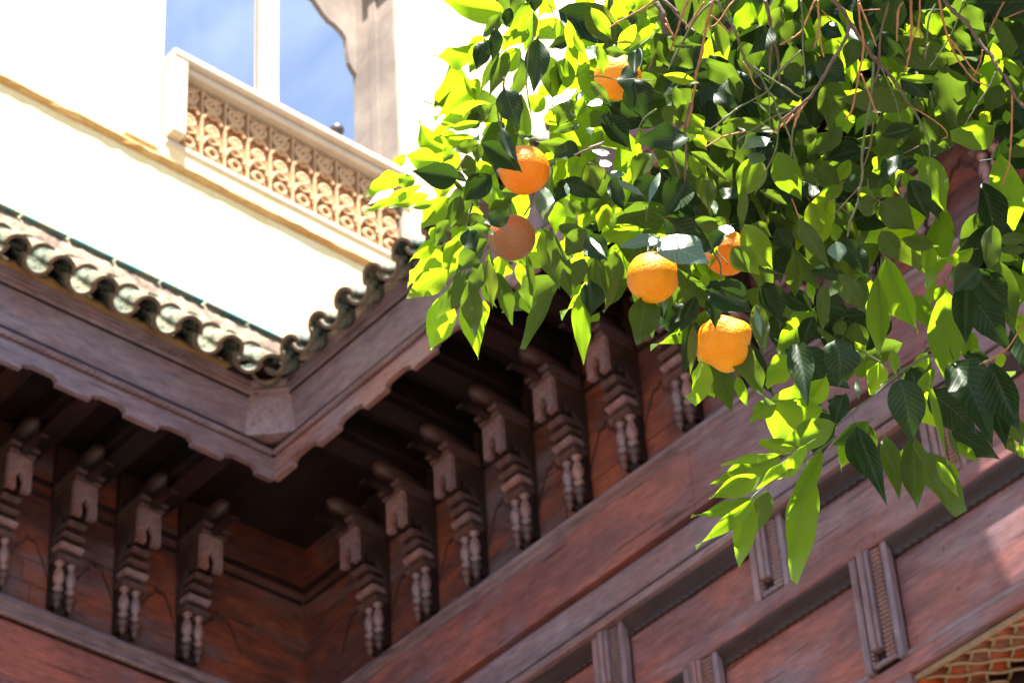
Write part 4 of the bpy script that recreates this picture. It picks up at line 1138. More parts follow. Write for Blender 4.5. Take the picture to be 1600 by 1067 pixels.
CANOPY="""L-1103,2661,3118,-1193,2693,3070,50,20,-59,-78
G-1176,2554,2695,-1175,2602,2621,54,34,-80,-50
M-1378,2651,2174,-1411,2678,2118,39,33,-75,-57
M-1373,2466,2516,-1432,2531,2471,47,35,-30,-89
G-1304,2663,2380,-1317,2666,2287,37,66,-74,-11
L-1004,1978,3036,-1047,2067,2991,53,26,-34,-90
M-1356,2871,2229,-1249,2901,2225,36,23,-89,-40
L-1544,1901,2970,-1588,1973,2941,55,0,-37,-93
M-1174,2702,3006,-1294,2698,2991,50,12,-52,-84
T-1030,2520,2865,-1120,2532,2808,53,51,-21,-84
D-1227,1995,3125,-1303,2023,3088,38,31,-33,-89
D-1227,2405,2557,-1234,2452,2504,55,63,-55,-55
D-811,2475,2781,-876,2477,2718,40,49,-69,-53
M-1387,2529,3095,-1444,2590,3061,41,-1,-49,-87
G-1231,2115,2652,-1160,2156,2618,52,43,-89,-15
D-1083,2507,3240,-1166,2492,3203,79,22,-97,-10
T-1358,2693,2810,-1450,2741,2766,46,10,-56,-82
D-1253,2207,3143,-1284,2222,3065,46,59,-72,-37
G-867,2214,3070,-860,2286,3011,54,39,-60,-70
T-1279,2373,2515,-1365,2380,2511,56,4,5,-100
D-1150,2550,2192,-1217,2514,2158,46,58,-69,-43
T-1035,2375,2551,-1131,2411,2526,55,14,-28,-95
M-639,2121,2793,-587,2178,2725,46,15,-81,-57
D-1639,2772,2539,-1616,2829,2442,38,38,-83,-40
M-1187,2349,2477,-1276,2374,2442,44,6,-74,-67
T-1293,2864,2847,-1337,2911,2788,45,25,-66,-71
L-1490,2423,2394,-1551,2388,2401,37,21,-52,-83
M-1752,1671,2744,-1799,1705,2679,38,46,-60,-65
D-1224,1833,3358,-1311,1840,3327,47,30,-24,-92
D-1422,2596,2800,-1475,2616,2721,56,64,-52,-56
D-1380,2902,2556,-1456,2899,2501,52,34,-84,-42
L-1374,2510,2932,-1457,2549,2868,44,47,-33,-82
T-1105,2418,2357,-1100,2487,2321,36,-2,-46,-89
M-978,2371,3033,-1060,2374,3016,51,19,-24,-95
D-946,2233,2948,-1000,2274,2909,44,13,-59,-80
L-1217,1825,2605,-1226,1902,2570,39,24,-39,-89
D-1564,2103,2862,-1610,2122,2780,54,51,-73,-46
M-1254,2590,2920,-1315,2610,2880,47,41,-40,-82
D-1433,2596,2785,-1476,2522,2820,49,46,-59,-67
M-1231,2405,3246,-1266,2466,3181,47,62,-38,-69
M-1364,2368,2296,-1339,2446,2233,50,62,-61,-50
L-1271,2830,2908,-1259,2909,2868,45,16,-46,-87
L-1699,2801,2593,-1784,2738,2610,43,34,-65,-68
D-1389,2051,2723,-1389,2127,2657,51,43,-59,-68
M-1428,2051,2813,-1512,2075,2758,53,30,-61,-73
T-1551,2283,2926,-1581,2358,2886,50,48,-25,-84
M-765,2254,2747,-815,2279,2714,51,23,-57,-79
T-1415,2225,3200,-1523,2294,3189,49,17,12,-98
L-812,2399,3119,-898,2381,3123,41,7,-52,-85
D-752,2402,2764,-834,2349,2726,44,59,-43,-68
L-1506,2487,2511,-1564,2519,2466,38,43,-35,-83
G-1254,2249,3218,-1225,2314,3151,52,48,-72,-49
M-1543,2458,2446,-1590,2517,2378,45,45,-49,-75
L-1394,2044,3199,-1510,2070,3177,52,14,-17,-98
D-1597,2078,2966,-1577,2144,2918,52,73,-53,-43
T-1357,2109,2627,-1450,2109,2620,40,6,-41,-91
D-1311,2540,2717,-1380,2491,2651,48,74,-57,-35
L-1275,2239,3430,-1257,2343,3370,53,-11,-48,-87
D-1133,2346,2205,-1073,2367,2194,46,18,-82,-55
D-1247,1700,2936,-1205,1760,2861,34,1,-78,-62
M-1102,1819,2975,-1020,1884,2953,39,13,-45,-88
D-1618,2072,3048,-1682,2066,2985,38,67,-38,-64
T-919,2170,2663,-1006,2176,2674,45,-14,-54,-83
M-1052,1902,2840,-1126,1913,2821,47,6,-74,-66
D-1952,1867,3410,-2003,1949,3327,46,34,-56,-76
M-1070,2410,3129,-1152,2501,3124,46,-26,-29,-92
D-1234,2448,2825,-1324,2427,2759,47,51,-73,-46
M-1211,2494,3167,-1320,2500,3124,41,31,-44,-84
D-1120,2632,2326,-1176,2657,2275,50,41,-56,-72
M-1500,2203,2996,-1604,2181,3009,37,2,-57,-82
D-1661,2260,3112,-1709,2324,3066,54,29,-40,-87
D-1537,2952,2708,-1457,3011,2656,53,36,-84,-40
L-1088,2583,3203,-1161,2587,3176,60,20,-74,-64
L-1623,2344,3142,-1617,2438,3112,43,18,-32,-93
G-1123,2324,2736,-1116,2369,2655,37,36,-83,-42
M-834,2013,3029,-874,2086,2968,44,33,-50,-80
M-1042,2199,2871,-1084,2269,2824,37,-6,-58,-81
D-1260,2232,3185,-1212,2283,3080,49,45,-87,-22
L-953,2373,2751,-1018,2454,2732,52,26,-2,-97
D-1178,2621,2637,-1202,2688,2577,41,41,-52,-75
D-918,2437,2921,-979,2465,2875,46,24,-65,-72
L-877,2135,2750,-905,2184,2711,43,-9,-65,-75
M-1414,1985,2636,-1428,2081,2587,36,26,-40,-88
D-1259,2167,2524,-1288,2188,2461,32,44,-77,-46
M-1000,1976,3176,-1074,1896,3165,39,42,-27,-86
D-1652,2736,2887,-1676,2789,2809,58,22,-77,-59
D-1684,2794,2648,-1643,2872,2599,52,64,-63,-45
D-1029,1761,2897,-1088,1799,2828,44,38,-63,-68
L-1078,2663,2767,-1053,2750,2732,50,24,-41,-88
M-896,2511,3216,-971,2544,3172,49,9,-71,-70
M-1020,2404,2750,-995,2495,2751,48,36,-9,-93
D-936,2433,2623,-1009,2406,2565,37,49,-84,-23
D-741,2092,2909,-819,2100,2896,48,6,-69,-72
M-903,1986,2738,-975,1966,2770,53,-27,-41,-87
D-1296,2733,3061,-1383,2671,2976,51,75,-54,-38
M-823,2080,3124,-844,2149,3056,49,35,-59,-72
D-1059,2018,2787,-1127,2023,2758,46,24,-68,-70
M-1071,2453,2382,-1038,2530,2354,49,42,-47,-78
D-957,2571,3069,-1038,2614,3006,42,21,-66,-72
D-1461,3022,2688,-1392,3085,2604,47,21,-86,-47
T-1367,2795,2705,-1336,2879,2659,51,-1,-47,-88
G-1386,2590,2317,-1375,2637,2214,46,63,-73,-26
D-1254,1649,3042,-1307,1727,2993,40,47,-22,-86
D-1235,2614,2744,-1297,2600,2672,47,57,-75,-33
G-1072,2441,3048,-1061,2482,2912,41,28,-93,-25
D-1126,2487,2396,-1180,2563,2333,35,10,-59,-80
D-927,2020,3069,-921,2083,2995,47,49,-68,-55
M-1408,2994,2567,-1455,3031,2455,48,44,-78,-44
L-813,2437,3396,-834,2512,3325,42,56,-49,-67
D-1082,2216,3236,-1091,2277,3176,50,34,-64,-70
M-1326,2722,2457,-1268,2787,2417,41,33,-69,-65
D-1049,2249,3072,-1032,2337,3028,53,33,-47,-82
D-1457,1965,2707,-1516,2024,2635,52,18,-68,-71
M-966,2215,2742,-981,2318,2707,47,33,-26,-91
L-1504,1743,2807,-1567,1750,2753,45,56,-41,-72
D-1294,1885,3515,-1346,1952,3437,41,43,-52,-74
D-633,2126,2676,-692,2200,2642,36,-23,-55,-80
M-1142,2573,2281,-1221,2614,2219,48,34,-53,-78
D-923,2136,2596,-945,2157,2527,37,11,-94,-32
D-864,1939,2735,-902,1972,2671,49,73,-32,-60
D-983,2226,3433,-948,2305,3396,52,22,-49,-84
D-1391,2039,2989,-1401,2094,2925,50,79,-40,-46
D-1331,2534,2365,-1403,2515,2354,40,30,-80,-52
G-1251,2829,2741,-1294,2844,2640,50,37,-88,-29
D-1474,2581,2584,-1423,2640,2552,54,45,-70,-55
L-1258,2171,2553,-1263,2261,2527,49,-19,-28,-94
D-845,2357,2679,-890,2379,2628,53,54,-48,-69
M-801,1834,2869,-850,1871,2844,41,12,-44,-89
T-1121,2086,2530,-1047,2113,2550,34,40,-53,-75
M-851,2134,3005,-886,2201,2927,45,-8,-77,-64
D-1611,2271,3024,-1675,2334,2949,41,31,-59,-75
T-1237,2860,2783,-1163,2950,2759,58,17,-38,-91
D-1076,2407,3304,-1170,2419,3318,49,-20,-74,-64
D-988,2674,2979,-1080,2647,3011,47,2,-79,-61
G-830,2190,3050,-752,2209,3059,42,23,-57,-79
D-1080,2079,2985,-1177,2058,2975,46,22,-71,-67
D-1094,1666,2797,-1149,1703,2744,47,43,-48,-77
G-1285,1979,2659,-1286,2048,2614,38,43,-49,-76
M-1570,2445,3097,-1627,2493,3050,49,39,-36,-85
L-1144,2028,3240,-1207,2072,3215,46,14,-32,-94
D-1129,2609,3171,-1182,2657,3134,45,45,-18,-87
D-746,2045,2901,-784,2066,2843,44,79,-19,-58
L-1267,2682,3080,-1353,2731,3004,52,25,-65,-71
L-1262,2242,3065,-1374,2227,3043,55,22,-22,-95
L-1022,2626,2599,-1124,2720,2585,56,0,-15,-99
L-1181,2334,2488,-1221,2372,2442,46,-1,-77,-64
M-1673,2703,2794,-1647,2761,2710,55,48,-79,-39
D-1193,2643,3290,-1194,2710,3188,44,56,-69,-46
M-1097,1865,2653,-1138,1932,2610,48,-3,-55,-84
G-1278,2133,2586,-1335,2150,2517,49,43,-73,-54
D-697,2231,2893,-795,2278,2894,42,-30,-63,-72
D-1167,2365,3000,-1137,2429,2911,44,43,-80,-43
M-1419,1895,2978,-1485,1820,2931,48,72,-22,-66
M-1023,2046,3147,-1103,2052,3115,48,26,-62,-75
D-968,2095,3148,-1061,2094,3115,42,33,-23,-92
D-1423,2147,2859,-1475,2168,2787,37,69,-39,-61
M-1414,2380,2187,-1458,2440,2153,43,54,-8,-84
L-1222,2487,2126,-1256,2584,2077,45,-7,-47,-88
D-1331,1906,3619,-1332,1956,3497,72,85,-49,-21
D-1363,2076,2761,-1457,2056,2735,43,31,-31,-90
M-1400,2794,2730,-1515,2775,2705,37,26,-67,-70
D-928,2721,3099,-915,2786,3059,64,75,-45,-49
M-1236,2497,2871,-1201,2559,2779,51,31,-84,-44
T-1238,2722,2413,-1230,2827,2399,47,26,-16,-95
D-1418,2709,2643,-1498,2662,2622,53,54,-74,-40
D-1637,2119,2897,-1527,2162,2816,39,3,-90,-44
D-752,2199,2559,-715,2275,2514,47,27,-58,-77
M-1397,2478,2320,-1419,2554,2272,51,57,-31,-76
D-998,2498,2862,-1035,2520,2787,46,64,-58,-49
M-1492,2046,3277,-1549,2105,3230,41,-1,-64,-77
M-1413,2722,3001,-1489,2700,2993,58,25,-63,-74
M-1212,2320,2851,-1299,2266,2806,39,61,-44,-66
D-1185,2329,2944,-1256,2302,2924,38,42,-63,-65
M-1095,2572,2400,-1163,2603,2358,50,26,-54,-80
M-1458,2392,2900,-1422,2488,2879,45,55,-37,-75
M-1325,1996,2763,-1387,2039,2724,38,20,-49,-85
M-1256,2134,3270,-1314,2176,3225,56,39,-37,-85
D-1360,2180,3381,-1383,2244,3333,48,61,-32,-72
G-1346,2460,2429,-1362,2478,2344,47,46,-84,-27
D-993,2408,2864,-932,2465,2819,53,35,-79,-51
D-953,1990,3170,-1024,2000,3155,49,10,-56,-82
D-1230,1764,2957,-1280,1777,2913,43,58,-30,-76
L-1304,2223,3361,-1356,2153,3399,52,32,-63,-71
M-1641,2403,3113,-1691,2441,3034,41,45,-66,-60
G-1152,2774,2554,-1156,2798,2473,45,55,-80,-25
G-756,2386,3185,-825,2408,3152,48,15,-65,-74
L-1450,2560,2583,-1465,2622,2539,40,-6,-58,-81
M-1174,2748,3155,-1203,2846,3092,53,30,-45,-84
L-1504,2645,2832,-1469,2743,2778,64,-4,-47,-88
G-1311,2470,3295,-1287,2542,3238,46,40,-65,-65
D-938,2057,2990,-1025,2080,2996,46,-9,-12,-99
D-888,1801,2776,-926,1873,2775,44,17,8,-98
L-1038,2418,2255,-1073,2475,2208,40,0,-63,-78
D-929,2064,2801,-952,2114,2726,42,29,-76,-59
M-1122,2447,2477,-1181,2481,2430,43,26,-59,-76
D-1000,2361,2619,-1059,2373,2558,47,38,-76,-52
D-1649,2201,2886,-1742,2160,2945,39,-18,-67,-73
M-897,2657,2835,-980,2670,2791,51,30,-60,-75
D-610,2324,3077,-672,2365,3035,41,12,-62,-78
D-1383,2654,2962,-1424,2648,2814,43,61,-78,-14
M-1266,2605,2350,-1216,2655,2299,51,10,-76,-64
D-1594,1757,3044,-1559,1845,3008,51,66,-49,-57
D-1512,2973,2584,-1409,3036,2596,46,52,-77,-36
M-1377,2429,2695,-1349,2504,2653,49,50,-55,-67
D-739,2313,2818,-804,2296,2789,41,33,-92,-21
M-977,2210,2883,-1012,2254,2816,45,7,-81,-58
L-1169,2118,2714,-1245,2051,2736,43,35,-62,-70
D-824,2207,2572,-891,2211,2561,38,8,-67,-74
M-837,2147,2998,-886,2217,2953,49,32,-34,-88
D-1261,1985,2608,-1304,2022,2559,47,20,-69,-70
D-1567,2016,3042,-1627,1998,2970,37,74,-42,-53
D-1484,1970,2967,-1579,1936,2913,44,50,-78,-38
M-1008,2184,2452,-1074,2215,2422,42,5,-63,-78
M-1532,2289,3308,-1634,2276,3261,49,35,-75,-57
D-1242,2147,2932,-1269,2248,2881,49,-1,-45,-89
D-1260,2378,3172,-1230,2468,3131,57,67,-48,-57
M-1287,1932,2499,-1380,1951,2464,46,12,-71,-69
T-1238,2256,2992,-1286,2356,2944,53,14,-37,-92
L-1128,2161,3086,-1234,2181,3051,47,29,-8,-95
D-1217,2475,2248,-1301,2481,2214,41,14,-86,-49
T-1306,2106,2685,-1414,2144,2685,42,-9,-25,-97
D-1261,2370,2694,-1286,2395,2628,46,68,-56,-48
D-1446,2548,2310,-1412,2603,2231,43,55,-78,-31
D-910,2121,2973,-974,2129,2879,38,56,-70,-44
D-1280,2414,2449,-1307,2463,2403,43,34,-54,-77
D-1083,2394,2605,-1107,2448,2563,44,4,-60,-80
G-1190,1930,3096,-1248,1964,3042,39,32,-60,-73
G-1007,2211,2881,-1046,2224,2789,56,80,-44,-40
M-1347,2673,2979,-1401,2767,2907,40,13,-55,-82
M-1087,2506,2437,-1134,2512,2360,41,61,-67,-42
M-860,2505,2892,-872,2587,2835,53,35,-51,-79
D-1073,2164,2670,-1113,2201,2610,42,38,-65,-66
D-995,2432,2763,-1049,2464,2701,57,6,-86,-51
M-1073,2675,2609,-1011,2707,2587,51,4,-63,-78
M-1435,2262,2335,-1440,2334,2262,42,39,-64,-66
M-1141,2329,2877,-1133,2406,2848,50,8,-36,-93
D-1126,2563,2460,-1108,2577,2339,48,35,-94,-6
M-1072,2705,2998,-1103,2758,2886,48,44,-75,-49
M-1518,1884,2693,-1582,1895,2665,50,24,-59,-77
D-1454,2933,2628,-1521,2942,2569,49,41,-71,-58
D-1150,2135,2671,-1220,2113,2592,40,70,-56,-45
D-1139,2313,2887,-1184,2354,2824,44,48,-55,-69
L-889,2264,3340,-880,2347,3263,43,25,-67,-70
T-1397,2704,2299,-1447,2784,2234,45,30,-48,-82
M-1123,2351,3337,-1208,2343,3299,40,38,-57,-73
M-979,2518,2892,-956,2586,2853,48,30,-55,-78
D-1248,2028,3250,-1347,2019,3231,39,20,-32,-93
D-1183,2500,2649,-1147,2564,2621,52,45,-56,-70
M-1017,2193,2994,-975,2251,2969,53,26,-54,-80
M-1435,2696,2896,-1515,2672,2871,47,39,-46,-80
L-1244,2354,2634,-1306,2411,2563,47,36,-54,-76
D-1190,2207,2935,-1253,2221,2854,52,47,-73,-49
D-1069,2652,3209,-1129,2684,3164,60,29,-54,-79
D-1380,3082,2514,-1443,3085,2402,50,50,-82,-29
G-1127,2446,2532,-1179,2403,2502,52,71,-53,-46
L-1188,2487,2437,-1236,2502,2384,44,48,-63,-61
M-952,1794,2948,-959,1881,2929,49,5,-22,-97
M-888,2555,2834,-950,2609,2796,44,10,-50,-86
M-980,2522,2963,-1089,2503,2957,50,14,-57,-81
M-1556,1942,2990,-1520,2033,2922,46,28,-64,-71
M-1576,1714,3013,-1658,1674,2979,47,48,-25,-84
M-648,2208,2951,-736,2270,2965,36,-41,-40,-82
L-1529,2391,2263,-1532,2480,2200,35,17,-56,-81
M-1585,2566,2684,-1589,2632,2612,55,45,-65,-62
M-1488,2356,2977,-1584,2354,2937,57,31,-63,-71
D-1260,2027,3005,-1336,1983,2954,38,66,-36,-66
M-1217,2409,2954,-1290,2438,2891,55,29,-69,-66
M-1003,2159,2588,-1031,2224,2551,50,-10,-52,-85
T-1128,2440,2308,-1131,2512,2270,49,23,-45,-86
D-1568,2849,2588,-1643,2810,2503,46,76,-48,-45
M-1101,2299,2991,-1195,2288,2939,55,48,-34,-81
D-1279,2154,2864,-1271,2054,2919,44,29,-45,-85
M-1162,2554,2256,-1214,2639,2230,37,23,-15,-96
L-1215,2601,2867,-1189,2676,2796,41,26,-71,-65
D-958,2377,3051,-996,2397,2988,45,53,-67,-53
G-1238,2622,3079,-1232,2659,2944,40,4,-97,-26
M-840,1991,2875,-856,2043,2792,47,44,-72,-54
D-1572,2536,2623,-1578,2559,2484,48,26,-95,-17
M-1344,2263,2952,-1438,2220,2954,42,18,-44,-88
D-1247,1965,3437,-1302,2022,3399,52,-1,-57,-82
D-966,2481,2566,-983,2563,2500,36,19,-59,-78
M-882,2119,2787,-887,2201,2732,37,9,-55,-83
M-849,2449,2697,-895,2507,2619,40,-2,-81,-59
L-1279,2287,3060,-1293,2392,3013,41,27,-36,-89
D-1296,2873,2320,-1311,2914,2227,45,49,-76,-42
M-1200,1908,2790,-1241,1982,2754,45,7,-41,-91
D-1135,2301,2848,-1177,2319,2769,40,62,-63,-47
L-1300,2665,2954,-1415,2703,2920,55,10,-49,-87
D-1068,2526,2699,-1134,2557,2612,43,21,-86,-46
D-1325,1715,2801,-1341,1825,2782,47,61,-5,-79
D-1045,2656,3139,-1143,2652,3107,51,29,-46,-84
M-914,2683,2997,-963,2723,2958,46,9,-64,-76
M-768,2308,2667,-847,2299,2679,46,-7,-52,-85
T-1536,1979,2702,-1627,1963,2678,52,30,-37,-88
M-1285,2107,3063,-1405,2095,3111,47,-21,-70,-69
M-631,2219,2936,-673,2272,2879,42,47,-45,-76
D-888,1915,2970,-866,2009,2927,34,32,-45,-83
D-1253,2365,2420,-1275,2397,2341,34,44,-79,-44
T-1186,2763,2668,-1116,2819,2631,48,-5,-50,-87
D-1198,2720,2515,-1240,2753,2443,40,50,-63,-59
D-1203,2574,2264,-1219,2654,2200,40,31,-56,-77
M-1370,2040,3164,-1470,2051,3109,60,46,-20,-87
M-935,2752,2962,-1008,2675,2964,58,39,-39,-83
D-1216,2211,3280,-1313,2189,3268,41,24,-69,-68
D-1653,2131,3003,-1629,2212,2971,47,61,-44,-66
G-1433,2979,2692,-1499,2948,2586,38,67,-72,-20
L-1328,2189,3006,-1340,2257,2964,46,34,-45,-83
D-847,2409,3146,-851,2477,3083,51,16,-66,-73
M-1234,2071,3219,-1288,2135,3154,55,26,-56,-78
D-1325,2415,2278,-1341,2439,2200,47,23,-91,-34
D-1303,2234,2502,-1326,2317,2438,48,-4,-62,-79
L-917,2277,2597,-1002,2299,2597,36,-11,-44,-89
T-910,2359,2587,-982,2332,2570,44,32,-28,-90
D-1176,2830,2269,-1275,2801,2284,46,12,-74,-66
M-792,2602,3184,-866,2627,3139,53,5,-84,-53
D-1619,2756,2449,-1726,2728,2411,53,34,-89,-31
D-1226,2746,2146,-1280,2762,2091,37,32,-78,-53
G-1257,2291,3189,-1289,2347,3143,47,59,-29,-76
T-1297,1991,3128,-1377,1960,3111,43,28,-19,-94
M-1294,2546,2607,-1380,2560,2609,48,-16,-97,-19
M-1446,1981,3117,-1521,2018,3107,36,-1,-29,-96
D-942,2120,3238,-1018,2117,3229,36,12,-61,-78
M-1353,2706,2157,-1330,2789,2102,46,59,-56,-59
M-1502,2651,2712,-1550,2702,2655,49,32,-55,-77
D-1621,2656,2596,-1601,2718,2494,50,17,-85,-49
L-987,2527,3139,-1077,2557,3084,39,35,-44,-83
M-1222,2527,2160,-1279,2539,2125,45,18,-80,-57
M-1194,2062,2972,-1243,2105,2907,50,30,-68,-67
M-1346,2459,3254,-1455,2463,3217,48,24,-59,-77
D-1473,2128,2752,-1458,2198,2661,51,48,-73,-48
D-1013,2327,2668,-1040,2362,2588,40,50,-72,-48
D-1417,2791,2619,-1491,2789,2542,53,54,-68,-50
L-1452,2653,2738,-1527,2741,2679,45,38,-27,-89
L-1001,1806,2989,-1072,1848,2944,43,24,-50,-83
D-1441,2110,2834,-1506,2079,2797,48,58,-62,-52
M-1083,2516,2586,-1028,2573,2578,50,51,-60,-62
D-1284,2463,3045,-1361,2481,3017,46,21,-43,-88
M-1295,2560,2910,-1382,2684,2888,45,-22,-31,-92
M-1539,2323,3178,-1602,2347,3121,47,43,-55,-71
G-1418,1940,2579,-1495,1911,2551,49,46,-72,-52
D-1313,1930,3277,-1382,1899,3202,52,76,-19,-62
M-1441,1887,2778,-1485,1963,2721,36,46,-35,-82
M-1147,2846,2867,-1241,2817,2868,40,14,-48,-87
M-1463,2051,3455,-1546,2022,3435,43,32,-32,-89
L-1127,2125,2866,-1174,2182,2819,36,24,-49,-84
M-1098,2162,3101,-1156,2231,3065,41,-10,-51,-85
D-1110,2736,2972,-1174,2787,2889,44,51,-50,-70
G-1291,1703,3257,-1360,1673,3148,59,39,-92,0
M-871,2485,2796,-977,2540,2801,40,-22,-36,-90
M-913,2571,3258,-1001,2613,3229,57,-16,-76,-63
D-1128,2319,2226,-1184,2310,2189,37,46,-73,-50
D-1246,1947,2910,-1301,1959,2853,48,27,-86,-44
D-1325,2679,2222,-1366,2670,2153,51,67,-68,-31
T-1212,2746,2710,-1239,2823,2662,50,33,-42,-85
D-1176,2320,3106,-1177,2437,3065,55,42,-30,-86
G-825,2527,2983,-890,2529,2939,48,55,-19,-82
M-1161,2578,3139,-1219,2596,3087,45,22,-82,-52
G-1321,2032,2763,-1260,2068,2763,61,50,-83,-23
G-1623,2792,2369,-1655,2763,2236,52,67,-74,0
L-1467,2499,2669,-1453,2562,2616,69,-32,-56,-76
L-1362,2291,3466,-1378,2354,3415,53,22,-58,-79
D-1615,2875,2619,-1685,2836,2557,57,70,-55,-46
T-999,2593,2833,-1028,2688,2803,41,11,-27,-96
M-1308,2025,2716,-1379,1998,2701,43,39,-67,-63
M-881,2403,2862,-946,2424,2828,35,18,-63,-75
M-1196,1757,3066,-1254,1813,3026,46,19,-44,-88
D-1109,2323,3193,-1180,2357,3140,44,30,-57,-76
M-776,2189,2660,-705,2242,2624,40,13,-67,-73
D-1230,2707,2284,-1197,2788,2224,46,47,-64,-60
G-968,2518,2982,-981,2563,2913,50,28,-78,-56
L-1201,2352,2323,-1197,2272,2360,52,81,-21,-55
D-1049,2113,2742,-1059,2165,2692,37,45,-57,-69
D-844,2343,2728,-908,2362,2679,51,51,-31,-80
L-1136,2623,3005,-1221,2614,2989,47,22,-54,-81
M-1186,1890,2660,-1226,1951,2614,42,32,-43,-84
M-1307,2244,2616,-1348,2298,2564,38,13,-63,-76
M-1555,2881,2729,-1596,2952,2632,55,13,-78,-62
L-1597,2667,2802,-1664,2690,2751,57,42,-49,-76
L-1388,2551,2923,-1443,2647,2881,49,6,-37,-93
D-898,2250,2643,-870,2332,2614,44,82,-42,-38
M-1251,2177,3005,-1340,2204,2985,52,1,-58,-81
T-1090,2905,2859,-1191,2848,2879,53,26,-69,-67
M-1111,2385,2629,-1177,2366,2601,37,46,-51,-73
D-896,1983,2825,-967,1979,2749,50,64,-50,-58
G-998,2472,2249,-1049,2459,2200,46,53,-77,-35
D-1227,1973,2624,-1138,2003,2539,42,-15,-87,-47
T-1242,1947,2728,-1303,1993,2703,46,15,-31,-94
G-1548,2156,2929,-1634,2121,2884,46,55,-63,-55
L-958,1775,2936,-1026,1744,2954,48,-14,-23,-96
L-1411,2284,2979,-1414,2369,2960,51,4,-22,-98
M-1320,2524,2743,-1311,2578,2666,46,57,-70,-43
T-858,2340,3000,-888,2429,2958,44,-9,-45,-89
M-1341,2461,2570,-1436,2422,2556,44,39,-76,-52
G-1203,2070,2921,-1230,2078,2827,56,91,-29,-29
T-780,2240,3034,-779,2357,3005,47,7,-24,-97
M-963,2596,2990,-1063,2585,2980,42,14,-58,-81
D-847,2457,2713,-910,2458,2627,40,48,-80,-36
M-949,2715,2949,-1013,2746,2887,43,46,-53,-72
D-838,2121,3147,-904,2156,3091,55,40,-50,-77
D-865,2193,2693,-910,2229,2631,34,28,-72,-63
D-1340,2308,3266,-1395,2374,3180,47,11,-75,-65
M-1220,3026,2670,-1300,3046,2630,59,35,-37,-86
D-1182,1722,3109,-1283,1709,3089,57,20,-88,-43
M-1320,2798,2958,-1385,2852,2920,41,2,-55,-83
M-1443,2913,2305,-1483,2973,2237,56,47,-50,-73
T-1053,1984,3172,-1158,1950,3168,57,13,-28,-95
M-1761,1942,3150,-1758,2051,3089,40,32,-47,-82
L-1113,1764,2873,-1182,1690,2851,45,30,0,-96
D-1335,2101,3366,-1365,2159,3324,49,13,-54,-83
D-1008,2112,2748,-1063,2136,2708,35,36,-49,-79
D-821,2405,2958,-873,2442,2872,52,74,-33,-59
M-1013,2344,3221,-1076,2370,3187,53,23,-51,-83
D-1353,2127,3221,-1416,2183,3145,44,20,-70,-68
D-1442,2950,2640,-1482,2954,2559,51,62,-71,-33
D-1278,2011,2939,-1297,2101,2886,36,60,-31,-74
D-1354,2908,2899,-1364,2955,2831,45,42,-72,-55
D-1102,2037,2725,-1140,2125,2694,34,25,-23,-94
D-907,2348,2519,-861,2405,2478,45,43,-73,-53
T-1113,2193,2583,-1220,2222,2570,45,-4,-51,-86
L-1344,1794,3185,-1412,1856,3161,41,-1,-38,-93
D-1167,2533,3121,-1229,2593,3063,57,38,-41,-83
L-910,2417,2947,-990,2455,2917,52,14,-41,-90
D-714,2381,2953,-772,2444,2896,49,17,-57,-80
M-1486,2309,2825,-1558,2238,2816,38,60,-53,-60
L-1277,2398,2298,-1350,2374,2288,47,24,-36,-90
D-605,2098,2739,-646,2122,2699,48,27,-69,-67
L-1242,1911,2762,-1319,1868,2704,44,68,-37,-63
D-1690,2064,3071,-1696,2113,2937,50,43,-84,-33
L-1162,2061,2712,-1197,2155,2661,33,29,-36,-89
M-1245,2792,2488,-1242,2848,2424,43,-4,-76,-65
D-1213,2270,3149,-1262,2300,3091,49,35,-69,-64
M-1623,2304,3061,-1680,2352,2992,38,38,-58,-72
D-1332,1779,2799,-1386,1799,2740,50,16,-88,-44
T-1506,2480,2666,-1488,2575,2620,45,23,-46,-86
D-863,2298,2895,-923,2328,2851,44,13,-73,-68
L-1074,2550,2770,-1090,2632,2691,54,21,-66,-72
M-1095,2383,2322,-1176,2389,2285,44,17,-84,-51
D-673,2373,2980,-725,2388,2940,37,29,-69,-66
D-1138,2602,2184,-1123,2659,2121,40,15,-75,-64
D-1562,2727,2878,-1508,2789,2838,38,24,-66,-71
D-1554,2449,2403,-1587,2498,2308,40,27,-81,-52
M-1364,1900,2638,-1443,1897,2578,44,45,-70,-56
M-1667,1652,3287,-1743,1670,3250,51,34,-35,-87
D-815,2259,2661,-887,2259,2610,48,53,-43,-73
M-1176,2565,2943,-1238,2640,2896,43,26,-35,-90
M-1222,2329,2417,-1183,2376,2370,45,15,-75,-64
D-1210,1649,3160,-1231,1718,3085,47,30,-66,-69
L-1163,1901,3185,-1222,1956,3157,49,-9,-53,-85
L-831,2248,3159,-887,2188,3167,44,8,-21,-98
L-1337,2946,2494,-1423,2962,2450,39,26,-62,-74
D-1043,2063,3298,-1115,2044,3293,40,20,-52,-83
D-1611,2202,3303,-1702,2163,3256,54,54,-70,-47
D-1350,2008,2582,-1432,2011,2536,33,44,-41,-80
D-1431,2072,3430,-1415,2138,3379,43,39,-62,-68
D-1170,2779,2597,-1209,2821,2531,50,55,-52,-65
D-1126,2888,2664,-1205,2864,2633,46,41,-82,-41
M-1052,2342,2859,-1116,2359,2803,52,31,-75,-58
M-1267,2406,2465,-1336,2365,2473,38,33,-69,-64
M-1126,1979,2696,-1216,1966,2659,34,34,-74,-58
D-1679,2052,3197,-1702,2141,3136,57,49,-40,-77
D-943,2640,3051,-962,2709,2996,48,20,-57,-80
G-945,2334,2286,-938,2395,2250,46,23,-50,-83
D-1571,2832,2412,-1659,2862,2353,45,8,-84,-54
D-1337,2852,2610,-1392,2847,2542,37,59,-68,-43
D-1471,2433,2108,-1385,2472,2061,35,26,-92,-29
